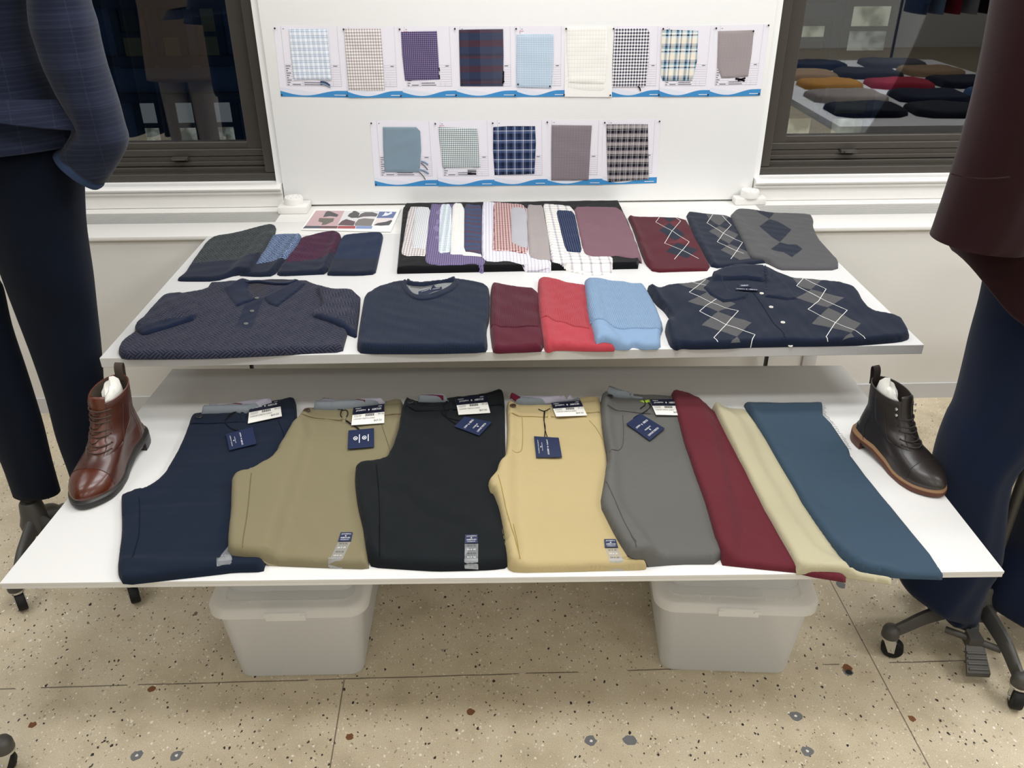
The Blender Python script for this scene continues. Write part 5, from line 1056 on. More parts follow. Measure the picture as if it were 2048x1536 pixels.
# khaki
o = chino('khaki brown chino trousers folded, overlapping the dark navy pair', '#8c8366', '#6d6045', [(-0.5961,-1.2101),(-0.5783,-1.1892),(-0.4805,-1.1957),(-0.3930,-1.1676),(-0.3654,-1.1590),(-0.3426,-1.1585),(-0.3361,-1.2580),(-0.3402,-1.2873),(-0.3477,-1.3990),(-0.3554,-1.5937),(-0.3580,-1.7812),(-0.3546,-1.7980),(-0.4361,-1.7918),(-0.5871,-1.7782),(-0.6322,-1.7683),(-0.6454,-1.7138),(-0.6590,-1.6470),(-0.6934,-1.5062),(-0.6513,-1.4918),(-0.6205,-1.4522),(-0.6114,-1.4074),(-0.6167,-1.4129),(-0.6064,-1.3394),(-0.5978,-1.2490)],
    [(-0.5649,-1.2118),(-0.5634,-1.1588),(-0.5540,-1.1398),(-0.5032,-1.1609),(-0.4378,-1.1790),(-0.3838,-1.1860),(-0.3891,-1.1945),(-0.4672,-1.2153),(-0.5162,-1.2172)], ([(-0.5665,-1.1682),(-0.5640,-1.1555),(-0.5543,-1.1385),(-0.5035,-1.1589),(-0.4380,-1.1778),(-0.3808,-1.1848),(-0.3888,-1.1970),(-0.4353,-1.1991),(-0.5003,-1.1800),(-0.5531,-1.1636)], [(-0.5678,-1.1694),(-0.5529,-1.1649),(-0.5000,-1.1819),(-0.4351,-1.2004),(-0.4345,-1.2054),(-0.4988,-1.1894),(-0.5547,-1.1724)]), 111,
    [(-0.5764,-1.2360)][0], btnb, [(-0.4932,-1.2251),(-0.4791,-1.2207),(-0.4710,-1.2769),(-0.4850,-1.2793)], [(-0.5884,-1.2374),(-0.5715,-1.2162),(-0.4752,-1.2227),(-0.3889,-1.1949),(-0.3398,-1.1860),(-0.3374,-1.2384),(-0.3831,-1.2488),(-0.4680,-1.2724),(-0.5894,-1.2588)],
    [[(-0.5894,-1.2588),(-0.5395,-1.2593),(-0.4680,-1.2724)], [(-0.3831,-1.2494),(-0.3374,-1.2384)], [(-0.3838,-1.2927),(-0.3654,-1.3603),(-0.3479,-1.4252)], [(-0.6440,-1.5212),(-0.6299,-1.5970),(-0.6153,-1.6766),(-0.5999,-1.7748)]], creases=[([(-0.6230,-1.7328),(-0.5646,-1.7514),(-0.4603,-1.7339)], .0025, .02), ([(-0.5558,-1.6470),(-0.4892,-1.6656),(-0.4158,-1.6350)], -.002, .014), ([(-0.5593,-1.4067),(-0.5472,-1.3649),(-0.5515,-1.3096)], -.002, .01)])
tags(o, [(-0.4626,-1.2230),(-0.3861,-1.2054),(-0.3778,-1.2918),(-0.4570,-1.3014)], [(-0.4608,-1.3247),(-0.3999,-1.3167),(-0.3894,-1.4018),(-0.4505,-1.4076)], [[(-0.4901,-1.2293),(-0.4903,-1.2527),(-0.4666,-1.2783),(-0.4492,-1.2996),(-0.4322,-1.3206)], [(-0.4875,-1.2349),(-0.4785,-1.2334),(-0.4730,-1.2462),(-0.4743,-1.2745),(-0.4411,-1.3068),(-0.4357,-1.3205)], [(-0.5021,-1.2234),(-0.4878,-1.2330)]], 'icons')
size_strip(o, [(-0.4214,-1.7082),(-0.3971,-1.7090),(-0.3969,-1.7370),(-0.4228,-1.7361)], [([(-0.4228,-1.7361),(-0.3969,-1.7370),(-0.4077,-1.7942),(-0.4319,-1.7935)], 0, 5), ([(-0.4349,-1.7817),(-0.4106,-1.7825),(-0.4094,-1.7939),(-0.4344,-1.7922)], 0, 0)], inkb)
# black
o = chino('black chino trousers folded, third of five pairs in the middle of the board', '#1a1e21', '#0f1113', [(-0.3417,-1.1757),(-0.3140,-1.1672),(-0.2413,-1.1634),(-0.2037,-1.1486),(-0.1269,-1.1318),(-0.0977,-1.1130),(-0.0815,-1.1149),(-0.0789,-1.1817),(-0.0820,-1.4311),(-0.0874,-1.5740),(-0.0857,-1.7384),(-0.0801,-1.7664),(-0.0858,-1.8031),(-0.1161,-1.8076),(-0.1674,-1.8086),(-0.2246,-1.8085),(-0.2854,-1.8012),(-0.3497,-1.7928),(-0.3608,-1.7759),(-0.3762,-1.7035),(-0.3639,-1.7737),(-0.3744,-1.7098),(-0.3976,-1.6286),(-0.4161,-1.5404),(-0.4227,-1.4782),(-0.3749,-1.4661),(-0.3570,-1.4519),(-0.3490,-1.3910),(-0.3435,-1.3264),(-0.3403,-1.2281)],
    [(-0.3023,-1.1870),(-0.2978,-1.1617),(-0.2660,-1.1648),(-0.2371,-1.1734),(-0.2239,-1.1878)], ([(-0.3032,-1.1749),(-0.2979,-1.1604),(-0.2660,-1.1635),(-0.2356,-1.1729),(-0.2351,-1.1836),(-0.2653,-1.1763)], [(-0.3030,-1.1775),(-0.2653,-1.1775),(-0.2366,-1.1849),(-0.2364,-1.1886),(-0.2650,-1.1826)]), 121,
    [(-0.3188,-1.2147)][0], btnd, [(-0.2241,-1.1806),(-0.2132,-1.1790),(-0.2109,-1.2428),(-0.2210,-1.2442)], [(-0.3377,-1.2035),(-0.3110,-1.1945),(-0.2394,-1.1908),(-0.2023,-1.1763),(-0.1266,-1.1597),(-0.0978,-1.1418),(-0.0812,-1.1437),(-0.0804,-1.2045),(-0.1235,-1.2185),(-0.2161,-1.2275),(-0.3341,-1.2343)],
    [[(-0.3341,-1.2343),(-0.2161,-1.2287),(-0.0804,-1.2051)], [(-0.3722,-1.4986),(-0.3575,-1.5854),(-0.3460,-1.6703),(-0.3340,-1.7851)], [(-0.3433,-1.7033),(-0.3334,-1.7921)]], creases=[([(-0.3096,-1.5648),(-0.2511,-1.6530),(-0.1739,-1.6960)], -.0015, .012)])
tags(o, [(-0.2063,-1.1853),(-0.1287,-1.1658),(-0.1167,-1.2521),(-0.1959,-1.2618)], [(-0.2048,-1.3138),(-0.1809,-1.2670),(-0.1128,-1.2964),(-0.1438,-1.3578)], [[(-0.2258,-1.1892),(-0.2406,-1.2332),(-0.2245,-1.2662),(-0.1931,-1.2831)], [(-0.2258,-1.1892),(-0.2344,-1.2076),(-0.2270,-1.2518),(-0.2206,-1.2734),(-0.2017,-1.2985)]], 'h')
size_strip(o, [(-0.1694,-1.7249),(-0.1443,-1.7257),(-0.1434,-1.7515),(-0.1697,-1.7506)], [([(-0.1697,-1.7506),(-0.1428,-1.7515),(-0.1426,-1.8096),(-0.1687,-1.8088)], 0, 5), ([(-0.1694,-1.7948),(-0.1430,-1.7957),(-0.1432,-1.8074),(-0.1691,-1.8075)], 0, 0)], inkb)
# tan
cloth_under = [(0.1212,-1.8018),(0.1729,-1.7989),(0.1760,-1.7986),(0.1863,-1.8046),(0.1848,-1.8090),(0.1667,-1.8101),(0.1445,-1.8077)]
o = chino('pale tan chino trousers folded, between the black and grey pairs', '#c6b384', '#9a854f', [(-0.0723,-1.1903),(-0.0673,-1.1810),(0.0334,-1.1896),(0.1242,-1.1655),(0.1711,-1.1607),(0.1687,-1.2205),(0.1563,-1.3702),(0.1543,-1.4436),(0.1460,-1.5404),(0.1432,-1.6420),(0.1496,-1.6829),(0.1838,-1.8008),(0.1839,-1.8154),(0.1649,-1.8175),(0.1247,-1.8170),(0.0342,-1.8177),(-0.0711,-1.8169),(-0.0859,-1.8066),(-0.0868,-1.7791),(-0.0961,-1.6913),(-0.0873,-1.7607),(-0.0924,-1.7033),(-0.0990,-1.6424),(-0.1109,-1.5870),(-0.1188,-1.5815),(-0.1232,-1.5521),(-0.1040,-1.5133),(-0.0996,-1.4847),(-0.0880,-1.4555),(-0.0814,-1.4099),(-0.0765,-1.3123),(-0.0756,-1.1995)],
    [(-0.0662,-1.2019),(-0.0622,-1.1703),(-0.0418,-1.1743),(-0.0012,-1.1852),(0.0457,-1.1901),(0.1154,-1.1862),(0.0318,-1.2103),(-0.0181,-1.2110)], ([(-0.0675,-1.1905),(-0.0622,-1.1684),(-0.0417,-1.1723),(-0.0011,-1.1833),(0.0459,-1.1882),(0.1187,-1.1844),(0.0317,-1.2128),(-0.0393,-1.1940)], [(-0.0677,-1.1993),(-0.0612,-1.1920),(-0.0394,-1.1965),(-0.0397,-1.2040),(-0.0678,-1.2055)]), 131,
    [(-0.0593,-1.2354)][0], btnb, [(0.0267,-1.2311),(0.0361,-1.2289),(0.0355,-1.2777),(0.0257,-1.2803)], [(-0.0738,-1.2214),(-0.0680,-1.2117),(0.0311,-1.2201),(0.1205,-1.1964),(0.1666,-1.1917),(0.1619,-1.2492),(0.1173,-1.2585),(0.0278,-1.2715),(-0.0758,-1.2589)],
    [[(-0.0758,-1.2601),(0.0277,-1.2721),(0.1158,-1.2585),(0.1596,-1.2503)], [(-0.0375,-1.2692),(-0.0389,-1.3466),(-0.0438,-1.4164),(-0.0563,-1.4315),(-0.0670,-1.4321)], [(0.1277,-1.2897),(0.1403,-1.3247),(0.1502,-1.3778)], [(-0.1002,-1.5421),(-0.0907,-1.6161),(-0.0819,-1.6871),(-0.0611,-1.8047)], [(-0.0715,-1.7072),(-0.0656,-1.7612),(-0.0617,-1.8055)]], creases=[([(-0.0743,-1.4737),(-0.0493,-1.4746),(-0.0145,-1.5002)], -.002, .008), ([(-0.0872,-1.5677),(-0.0065,-1.5522),(0.0975,-1.5829)], .002, .02), ([(-0.0908,-1.7565),(-0.0169,-1.7324),(0.0927,-1.7398)], .002, .02), ([(-0.0702,-1.3035),(-0.0437,-1.3159)], -.0015, .006), ([(-0.0730,-1.3595),(-0.0457,-1.3740)], -.0015, .006), ([(-0.0739,-1.3971),(-0.0497,-1.4032)], -.0015, .006)])
tags(o, [(0.0375,-1.2163),(0.1150,-1.2033),(0.1238,-1.2769),(0.0467,-1.2813)], [(-0.0127,-1.3654),(0.0461,-1.3740),(0.0473,-1.4573),(-0.0122,-1.4568)], [[(0.0047,-1.2396),(0.0188,-1.2492),(0.0341,-1.2407)], [(0.0188,-1.2492),(0.0157,-1.2866),(0.0171,-1.3213),(0.0125,-1.3679)], [(0.0206,-1.2511),(0.0161,-1.2936),(0.0163,-1.3348),(0.0195,-1.3682)]], 'v')
size_strip(o, [(0.1082,-1.7490),(0.1315,-1.7497),(0.1327,-1.7747),(0.1066,-1.7738)], [([(0.1076,-1.7739),(0.1327,-1.7747),(0.1372,-1.8178),(0.1103,-1.8169)], 0, 4), ([(0.1133,-1.7995),(0.1406,-1.8003),(0.1378,-1.8134),(0.1122,-1.8131)], 1, 0)], inkb)
cloth('trouser_leg_end', fabric('pale_tan_under_leg', '#b8a070', .06), cloth_under, SL, .006, .004, seed=5, parent=o, smooth=0)
# grey
o = chino('mid grey chino trousers folded, tucked under the burgundy cloth', '#6a6965', '#4c4b4b', [(0.1775,-1.1479),(0.1871,-1.1351),(0.2416,-1.1502),(0.3555,-1.1607),(0.3989,-1.1687),(0.4187,-1.1803),(0.4165,-1.3183),(0.3897,-1.5300),(0.3673,-1.7065),(0.3323,-1.8056),(0.2460,-1.8034),(0.1660,-1.8109),(0.1488,-1.8079),(0.1462,-1.7974),(0.1384,-1.7680),(0.1251,-1.7026),(0.1129,-1.6368),(0.1352,-1.5401),(0.1543,-1.4436),(0.1545,-1.3372),(0.1640,-1.2203)],
    [(0.1861,-1.1762),(0.1919,-1.1504),(0.2085,-1.1510),(0.2377,-1.1703),(0.2795,-1.1872),(0.2362,-1.1805)], None, 141, [(0.1911,-1.1976)][0], btnd, [(0.2780,-1.2050),(0.2830,-1.2033),(0.2899,-1.2554),(0.2876,-1.2633),(0.2778,-1.2615)],
    [(0.1695,-1.1809),(0.1823,-1.1672),(0.2359,-1.1813),(0.3481,-1.1917),(0.3353,-1.2733),(0.2845,-1.2667),(0.2168,-1.2481),(0.1655,-1.2402)],
    [[(0.1652,-1.2420),(0.2166,-1.2499),(0.2845,-1.2667)], [(0.2144,-1.2691),(0.2044,-1.3550),(0.1916,-1.4139),(0.1696,-1.4392),(0.1576,-1.4439)], [(0.1330,-1.5751),(0.1442,-1.6494),(0.1521,-1.7186),(0.1644,-1.7905)], [(0.1590,-1.7660),(0.1618,-1.7893),(0.1626,-1.8035)]], creases=[([(0.1900,-1.6676),(0.2222,-1.7011),(0.2837,-1.7071)], .002, .02), ([(0.2215,-1.3805),(0.2018,-1.4531),(0.1548,-1.5107)], .002, .016), ([(0.1947,-1.4630),(0.2190,-1.4332),(0.2285,-1.3915)], -.002, .012)])
cloth('stock_sticker', plain('lime_sticker', '#a4c83a', .5, .3), [(0.2669,-1.2023),(0.2866,-1.1973),(0.3264,-1.1968),(0.3270,-1.2033),(0.2965,-1.2052),(0.2802,-1.2130)], SL, .0015, .002, h=.004, parent=o, smooth=0, seed=2)
tags(o, [(0.2915,-1.2070),(0.3725,-1.2022),(0.3610,-1.2852),(0.2947,-1.2840)], [(0.2159,-1.3179),(0.2584,-1.2720),(0.3058,-1.3415),(0.2602,-1.3943)], [[(0.2878,-1.2125),(0.2895,-1.2349),(0.2723,-1.2599),(0.2475,-1.2770),(0.2386,-1.2873)], [(0.2619,-1.2450),(0.2784,-1.2234),(0.2778,-1.2046)]], 'h')
# trouser cloths
TG = 'folded trouser cloths at the right of the board'
def tc(lab, c, poly, seed, **k):
    d = dict(t=.013, r=.008, h=.008, wr=.0025, wl=.16, smooth=0); d.update(k)
    return cloth('trouser_cloth', fabric(lab[:22].replace(' ', '_'), c, .05, bstr=.2), poly, SL, seed=seed, label=lab, cat='cloth', group=TG, **d)
cr = fabric('cream_twill_inner', '#c4b994', .05)
tc('burgundy twill cloth folded in a long strip beside the grey chinos', '#682a33', [(0.3574,-1.1553),(0.3695,-1.1479),(0.3984,-1.1716),(0.4477,-1.2207),(0.4911,-1.3177),(0.4854,-1.5304),(0.4961,-1.7082),(0.5094,-1.8046),(0.5598,-1.8526),(0.5553,-1.8642),(0.4987,-1.8479),(0.4663,-1.8338),(0.4098,-1.8237),(0.3334,-1.8084),(0.3316,-1.7457),(0.3372,-1.6331),(0.3383,-1.5206),(0.3409,-1.4160),(0.3501,-1.2539)], 151,
   creases=[([(0.3336,-1.6334),(0.3911,-1.6464),(0.4562,-1.6540)], -.001, .006), ([(0.4736,-1.2334),(0.4511,-1.6483),(0.4650,-1.8327)], .003, .01)])
tc('cream twill cloth folded in a narrow strip, between burgundy and blue', '#c3bb9c', [(0.4508,-1.2182),(0.5355,-1.2292),(0.5587,-1.4375),(0.5567,-1.6654),(0.5722,-1.8407),(0.6440,-1.8621),(0.6384,-1.8729),(0.5618,-1.8520),(0.4689,-1.8396),(0.4638,-1.7377),(0.4569,-1.5923),(0.4540,-1.4030)], 152,
   creases=[([(0.4667,-1.4491),(0.5340,-1.4581)], -.0015, .006), ([(0.4673,-1.6566),(0.5368,-1.6589)], -.0015, .006), ([(0.4643,-1.8486),(0.5505,-1.8447),(0.5702,-1.8565)], .003, .012)])
tc('slate blue twill cloth folded in a wide strip, nearest the dark boot', '#3f5365', [(0.5401,-1.2018),(0.5484,-1.1972),(0.7358,-1.2038),(0.7417,-1.2105),(0.7226,-1.2696),(0.7292,-1.3118),(0.7287,-1.4260),(0.7224,-1.4540),(0.7257,-1.5358),(0.7341,-1.6412),(0.7408,-1.7316),(0.7473,-1.8003),(0.7453,-1.8561),(0.7404,-1.8630),(0.6688,-1.8572),(0.6117,-1.8487),(0.5702,-1.8339),(0.5558,-1.7506),(0.5464,-1.6350),(0.5437,-1.4793),(0.5409,-1.3639)], 153,
   creases=[([(0.5430,-1.4283),(0.6292,-1.4380),(0.7208,-1.4512)], -.0015, .006), ([(0.5353,-1.6534),(0.6194,-1.6617),(0.7166,-1.6693)], -.0015, .006)], t=.014)
fr = MB()
_fe = [(0.7420,-1.2171),(0.7287,-1.2587),(0.7357,-1.3005),(0.7358,-1.3665),(0.7343,-1.4153)]
for i in range(26):
    q = i/25*3.999; j = int(q); a = np.array(_fe[j])*(1-q+j)+np.array(_fe[j+1])*(q-j); d = rng.uniform(-1, 1, 2)*.003+np.array([.006, .001])
    fr.tube([Vector((a[0]-.003, a[1], ZL+.006)), Vector((a[0]+d[0]*.5, a[1]+d[1]*.5, ZL+.005)), Vector((a[0]+d[0], a[1]+d[1], ZL+.002))], .0004, 4)
fr.build('frayed_threads', fabric('slate_blue_thread', '#32475a'), [x for x in bpy.data.objects if x.name.startswith('trouser_cloth')][-1])

# ---------------------------------------------------------------- boots
def boot(name, label, toe, heel, z, side, lea, lea2, sole_m, welt_m, lace_m, lining, hooks, rows, cap_m):
    d = Vector((toe[0]-heel[0], toe[1]-heel[1], 0)); L = d.length; k = L/.292; ax = d.normalized(); ay = Vector((-ax.y, ax.x, 0))*side; o0 = Vector((heel[0], heel[1], z))
    t = thing(name, label, 'boot', tuple(o0+d*.5), 'ankle boots on the lower board')
    T = lambda x, y, zz: o0+ax*(x*k)+ay*(y*k)+Vector((0, 0, zz*k))
    # upper: rings following the front profile
    prof = [(.284, .014), (.2875, .022), (.285, .032), (.274, .044), (.257, .053), (.236, .061), (.212, .069), (.192, .080), (.174, .094), (.160, .108), (.150, .124), (.143, .142), (.139, .160), (.137, .178)]
    pr = smooth_path([(a, b, 0) for a, b in prof], 3); N = len(pr); n = 56
    zi = [p.y for p in pr]; xi = [p.x for p in pr]
    def back(zz): return .006+.010*max(0, (zz-.03)/.05) if zz < .06 else .0115-.0*zz+.014*min(1, (zz-.06)/.05)*1.0-.004*max(0, (zz-.12)/.06)
    def hw(u, zz, xf, xb):
        # half width of the last at share u of its length
        f = .49*math.sqrt(max(u, 0)/.05) if u < .05 else .81*math.sqrt(max(1-u, 0)/.12) if u > .88 else float(np.interp(u, [0, .04, .10, .2, .35, .5, .62, .74, .84, .92, .97, 1], [0, .46, .66, .78, .78, .84, .96, 1, .92, .70, .45, 0]))
        e = float(math.sqrt(max(0, 1-(2*u-1)**2)))*.95
        s = min(1, max(0, (zz-.05)/.055)); return f*(1-s)+e*s
    def wmax(zz): return float(np.interp(zz, [.012, .02, .036, .052, .068, .088, .11, .14, .18], [.0490, .0500, .0475, .0440, .0400, .0375, .0365, .0385, .0400]))
    def ringpt(i, a, off=0.):
        zz, xf = zi[i], xi[i]; xb = back(zz); u = .5+.5*math.cos(a); y = hw(u, zz, xf, xb)*wmax(zz)*(1 if math.sin(a) >= 0 else -1)
        tl = 0 if zz < .125 else (zz-.125)/.053                     # collar rises to the back
        zt = zz+tl*(.013*(.5-u)*1.0-.006)
        yo = .006*max(0, min(1, (u-.55)/.45))*(1 if zz < .09 else 0)  # toe leans inward
        x = xb+(xf-xb)*u; nrm = Vector((math.cos(a)*.9, math.sin(a)*1.1, .25 if zz < .07 and u > .6 else 0)).normalized()*off
        return T(x+nrm.x, y+yo+nrm.y, zt+nrm.z)
    angs = [2*math.pi*j/n for j in range(n)]
    rings = [[ringpt(i, a) for a in angs] for i in range(N)]
    inn = [[ringpt(i, a, -.003) for a in angs] for i in (N-1, N-3, N-6, N-10)]
    up = MB(); up.loft(rings, cap=False); up.build('upper', lea, t, autosmooth=None)
    ln = MB(); ln.loft([rings[-1]]+inn, cap=False); c = [sum((p for p in inn[-1]), Vector())/n]; ln.add(inn[-1]+c, [(j, (j+1) % n, n) for j in range(n)]); ln.build('lining', lining, t)
    rim = MB(); rim.tube([ringpt(N-1, a, -.0012) for a in angs]+[ringpt(N-1, 0, -.0012)], .0017*k, 6, cap=False); rim.build('collar_binding', lea2, t)
    def patch(i0, i1, a0, a1, off, mat, nm, ni=10, na=12, edge=True, warp=None):
        g = []
        for q in range(ni+1):
            for w in range(na+1):
                fi = i0+(i1-i0)*q/ni; a = (a0(q/ni) if callable(a0) else a0)*(1-w/na)+(a1(q/ni) if callable(a1) else a1)*w/na
                ia = min(int(fi), N-2); fr_ = fi-ia; e = 1 if not edge else (0.15 if q in (0, ni) or w in (0, na) else 1)
                g.append(ringpt(ia, a, off*e).lerp(ringpt(ia+1, a, off*e), fr_))
        f = [(q*(na+1)+w, q*(na+1)+w+1, (q+1)*(na+1)+w+1, (q+1)*(na+1)+w) for q in range(ni) for w in range(na)]
        return ob(nm, g, f, mat, t)
    iv = next(i for i in range(N) if xi[i] < .205)                    # vamp point where lacing starts
    ic = next(i for i in range(N) if xi[i] < .250)
    # tongue, quarters, toe cap, counter
    tg_ = [[ringpt(i, a, .0012) for a in np.linspace(-.44, .44, 9)] for i in range(iv+1, N)]
    for dz, dx in ((.006, -.0005), (.012, -.002), (.017, -.004)): tg_.append([ringpt(N-1, a, .0012)+Vector((0, 0, dz*k*(1-.25*abs(a/.44)**3)))+ax*dx*k for a in np.linspace(-.44, .44, 9)])
    ntg = len(tg_); gv = [p for r in tg_ for p in r]; gb = [p-ax*.0028*k for r in tg_ for p in r]; o9 = len(gv)
    gf = [(q*9+w_, q*9+w_+1, q*9+w_+10, q*9+w_+9) for q in range(ntg-1) for w_ in range(8)]
    ob('tongue', gv+gb, gf+[tuple(o9+i for i in f[::-1]) for f in gf]+[((ntg-1)*9+w_, (ntg-1)*9+w_+1, o9+(ntg-1)*9+w_+1, o9+(ntg-1)*9+w_) for w_ in range(8)], lea2, t)
    for s in (-1, 1):
        patch(iv, N-1.2, lambda q, s=s: s*(.40+.02*q), lambda q, s=s: s*(1.75 if q > .35 else 1.25+.5*q/.35), .0026, lea, 'quarter', 16, 16)
        patch(1, 11, s*2.55, s*3.1416, .0020, lea, 'heel_counter', 10, 8)
    xc = .226
    def acap(fi):
        i = min(int(round(fi)), N-1); xb = back(zi[i]); u = (xc-xb)/(xi[i]-xb); return math.acos(max(-1, min(1, 2*u-1)))
    ic = next(i for i in range(N) if xi[i] < xc)-1
    patch(3, ic, lambda q: -acap(3+(ic-3)*q), lambda q: acap(3+(ic-3)*q), .0012, cap_m, 'toe_cap', ic-3, 18)
    MB().tube([ringpt(i, acap(i), .0012) for i in range(3, ic+1)]+[ringpt(i, -acap(i), .0012) for i in range(ic, 2, -1)], .0005*k, 5).build('toe_cap_seam', lace_m, t)
    for s in (-1, 1):
        MB().tube([ringpt(i, s*1.22, .0032) for i in range(iv+1, N-4)], .0006*k, 5).build('quarter_stitching', lace_m, t)
        MB().tube([ringpt(i, s*(2.0+.25*math.sin(i*.12)), .0022) for i in range(3, N-8)], .0006*k, 5).build('side_stitching', lace_m, t)
    # laces and eyelets
    lr = list(np.linspace(iv+1.6, N-(9 if hooks else 4.5), rows)); la = MB(); ey = MB()
    for q, fi in enumerate(lr):
        i = int(round(fi)); A = [ringpt(i, a, .0042+.0015*math.cos(a*3)) for a in np.linspace(-.62, .62, 9)]; la.tube(smooth_path([ringpt(i, -.64, .001)]+A+[ringpt(i, .64, .001)], 2), .0016*k, 6)
        if q < len(lr)-1:
            j = int(round(lr[q+1])); la.tube([ringpt(i, -.38, .0015), ringpt((i+j)//2, 0, .0035), ringpt(j, .38, .0015)], .0014*k, 6)
        for s in (-1, 1):
            c = ringpt(i, s*.66, .0028); dn = (ringpt(i, s*.66, .006)-c).normalized(); ey.cyl(c, c+dn*.0012, .0024*k, 10)
    la.build('laces', lace_m, t); ey.build('eyelets', lea2 if not hooks else M['black'], t)
    if hooks:
        hk = MB()
        for i in (N-7, N-4):
            for s in (-1, 1):
                c = ringpt(i, s*.68, .0025); dn = (ringpt(i, s*.68, .012)-c).normalized(); hk.tube([c, c+dn*.004*k], [.0016*k, .0016*k], 8); hk.tube([c+dn*.004*k, c+dn*.0062*k, c+dn*.0068*k], [.0038*k, .0034*k, .001*k], 10)
        hk.build('lace_hooks', M['chrome'], t)
    pt = MB(); a0 = math.pi
    b0 = ringpt(N-1, a0, -.001); up_ = Vector((0, 0, 1)); w = ay*(.0095*k)
    loop = smooth_path([b0+ax*.004*k-up_*.012*k, b0+ax*.003*k+up_*.012*k, b0-ax*.002*k+up_*.024*k, b0-ax*.008*k+up_*.026*k, b0-ax*.010*k+up_*.018*k, b0-ax*.0065*k-up_*.002*k, b0-ax*.005*k-up_*.02*k], 5)
    r2 = []
    for i, p in enumerate(loop):
        tg = (loop[min(i+1, len(loop)-1)]-loop[max(i-1, 0)]).normalized(); nn = tg.cross(ay).normalized()*.0009*k; r2.append([p-w-nn, p+w-nn, p+w+nn, p-w+nn])
    pt.loft(r2); pt.build('pull_tab', lining, t, smooth=False, autosmooth=None)
    # paper stuffing
    st = MB(); rr = []
    for zz, sc in ((.10, .7), (.14, .72), (.166, .66), (.178, .42), (.183, .1)):
        rr.append([T(.072+.048*sc*math.cos(a)*(1+.10*math.sin(a*5+zz*90)), .024*sc*math.sin(a)*(1+.14*math.cos(a*4+zz*70)), zz+.004*math.sin(3*a)-.12*(.0 if zz < .12 else .10*math.cos(a))) for a in np.linspace(0, 6.2832, 25)[:-1]])
    st.loft(rr); st.build('paper_stuffing', cardw, t)
    # sole, welt and heel
    def outline(off, m=64):
        P = []
        for j in range(m):
            a = 2*math.pi*j/m; u = .5+.5*math.cos(a); x = -.001-off+(.290+2*off)*u; y = (hw(u, 0, 0, 0)*(.0505+off))*(1 if math.sin(a) >= 0 else -1)+.006*max(0, min(1, (u-.55)/.45)); P.append((x, y))
        return P
    zb = lambda x: float(np.interp(x, [0, .09, .13, .17, .23, .29], [.021, .020, .010, .001, .0004, .004])); zt = lambda x: float(np.interp(x, [0, .10, .15, .19, .29], [.028, .027, .018, .0105, .014]))
    O = outline(.0034); O2 = outline(.0026); O3 = outline(.001)
    s = MB(); s.loft([[T(x, y, zb(x)) for x, y in O2], [T(x, y, zb(x)+.002) for x, y in O], [T(x, y, zt(x)-.002) for x, y in O], [T(x, y, zt(x)) for x, y in O2]]); s.build('sole', sole_m, t)
    wv = MB(); wv.loft([[T(x, y, zt(x)-.0005) for x, y in O2], [T(x, y, zt(x)+.0022) for x, y in O2], [T(x, y, zt(x)+.0035) for x, y in O3], [T(x*.97+.004, y*.9, zt(x)+.010) for x, y in O3]]); wv.build('welt', welt_m, t)
    hh = [(x, y) for x, y in O if x < .074]; hp = sorted([p for p in hh if p[1] >= 0], key=lambda p: -p[0])+sorted([p for p in hh if p[1] < 0], key=lambda p: p[0])
    h = MB(); h.loft([[T(x, y*.97, .0006) for x, y in hp], [T(x, y, .004) for x, y in hp], [T(x, y, .0215) for x, y in hp]]); h.build('heel_block', sole_m, t, smooth=False)
    return t
def leather(name, c, c2, rough, bs, bscale=700):
    k = NT(name); k.set(rough, .55); k.uv('Object'); nz = k.noise(9, 3, k.vec); k.col(k.mix(nz, lin(c), lin(c2))); k.b.inputs['Coat Weight'].default_value = .25; k.b.inputs['Coat Roughness'].default_value = .22
    k.bump(k.noise(bscale, 2, k.vec), bs, .0004); return k.m
tanl = leather('chestnut_leather', '#34160e', '#4a2013', .34, .05); tanc = leather('burnished_toe_leather', '#431a0f', '#56240f', .26, .04); tant = leather('tongue_leather', '#542617', '#602e1b', .4, .08)
drk = leather('dark_brown_leather', '#1f1a17', '#2a2320', .42, .35, 420); drk2 = leather('dark_brown_tongue', '#241e1b', '#2b2522', .45, .3, 420)
bls = plain('black_leather_sole', '#232221', .4, .5); brs = plain('brown_leather_sole', '#5a3526', .5, .4, var=.06, bscale=40); welt2 = plain('stitched_tan_welt', '#8a6a4c', .6, .3); lacb = plain('brown_waxed_lace', '#4a3b34', .6, .3); lack = plain('charcoal_lace', '#3a3735', .6, .3)
linb = plain('brown_boot_lining', '#4a4038', .8, .2); link = plain('dark_boot_lining', '#332b27', .75, .2)
_l = [(-1.0019,-1.5911),(-0.9736,-1.2925)]; _r = [(0.8665,-1.6070),(0.7759,-1.3436)]
boot('lace_up_boot', 'chestnut brown leather cap toe lace up boot at the left end of the lower board', _l[0], _l[1], ZL+.0004, 1, tanl, tant, bls, bls, lacb, linb, False, 7, tanc)
boot('lace_up_boot', 'dark brown pebbled leather lace up boot with brown sole at the right end', _r[0], _r[1], ZL+.0004, -1, drk, drk2, brs, welt2, lack, link, True, 5, drk)

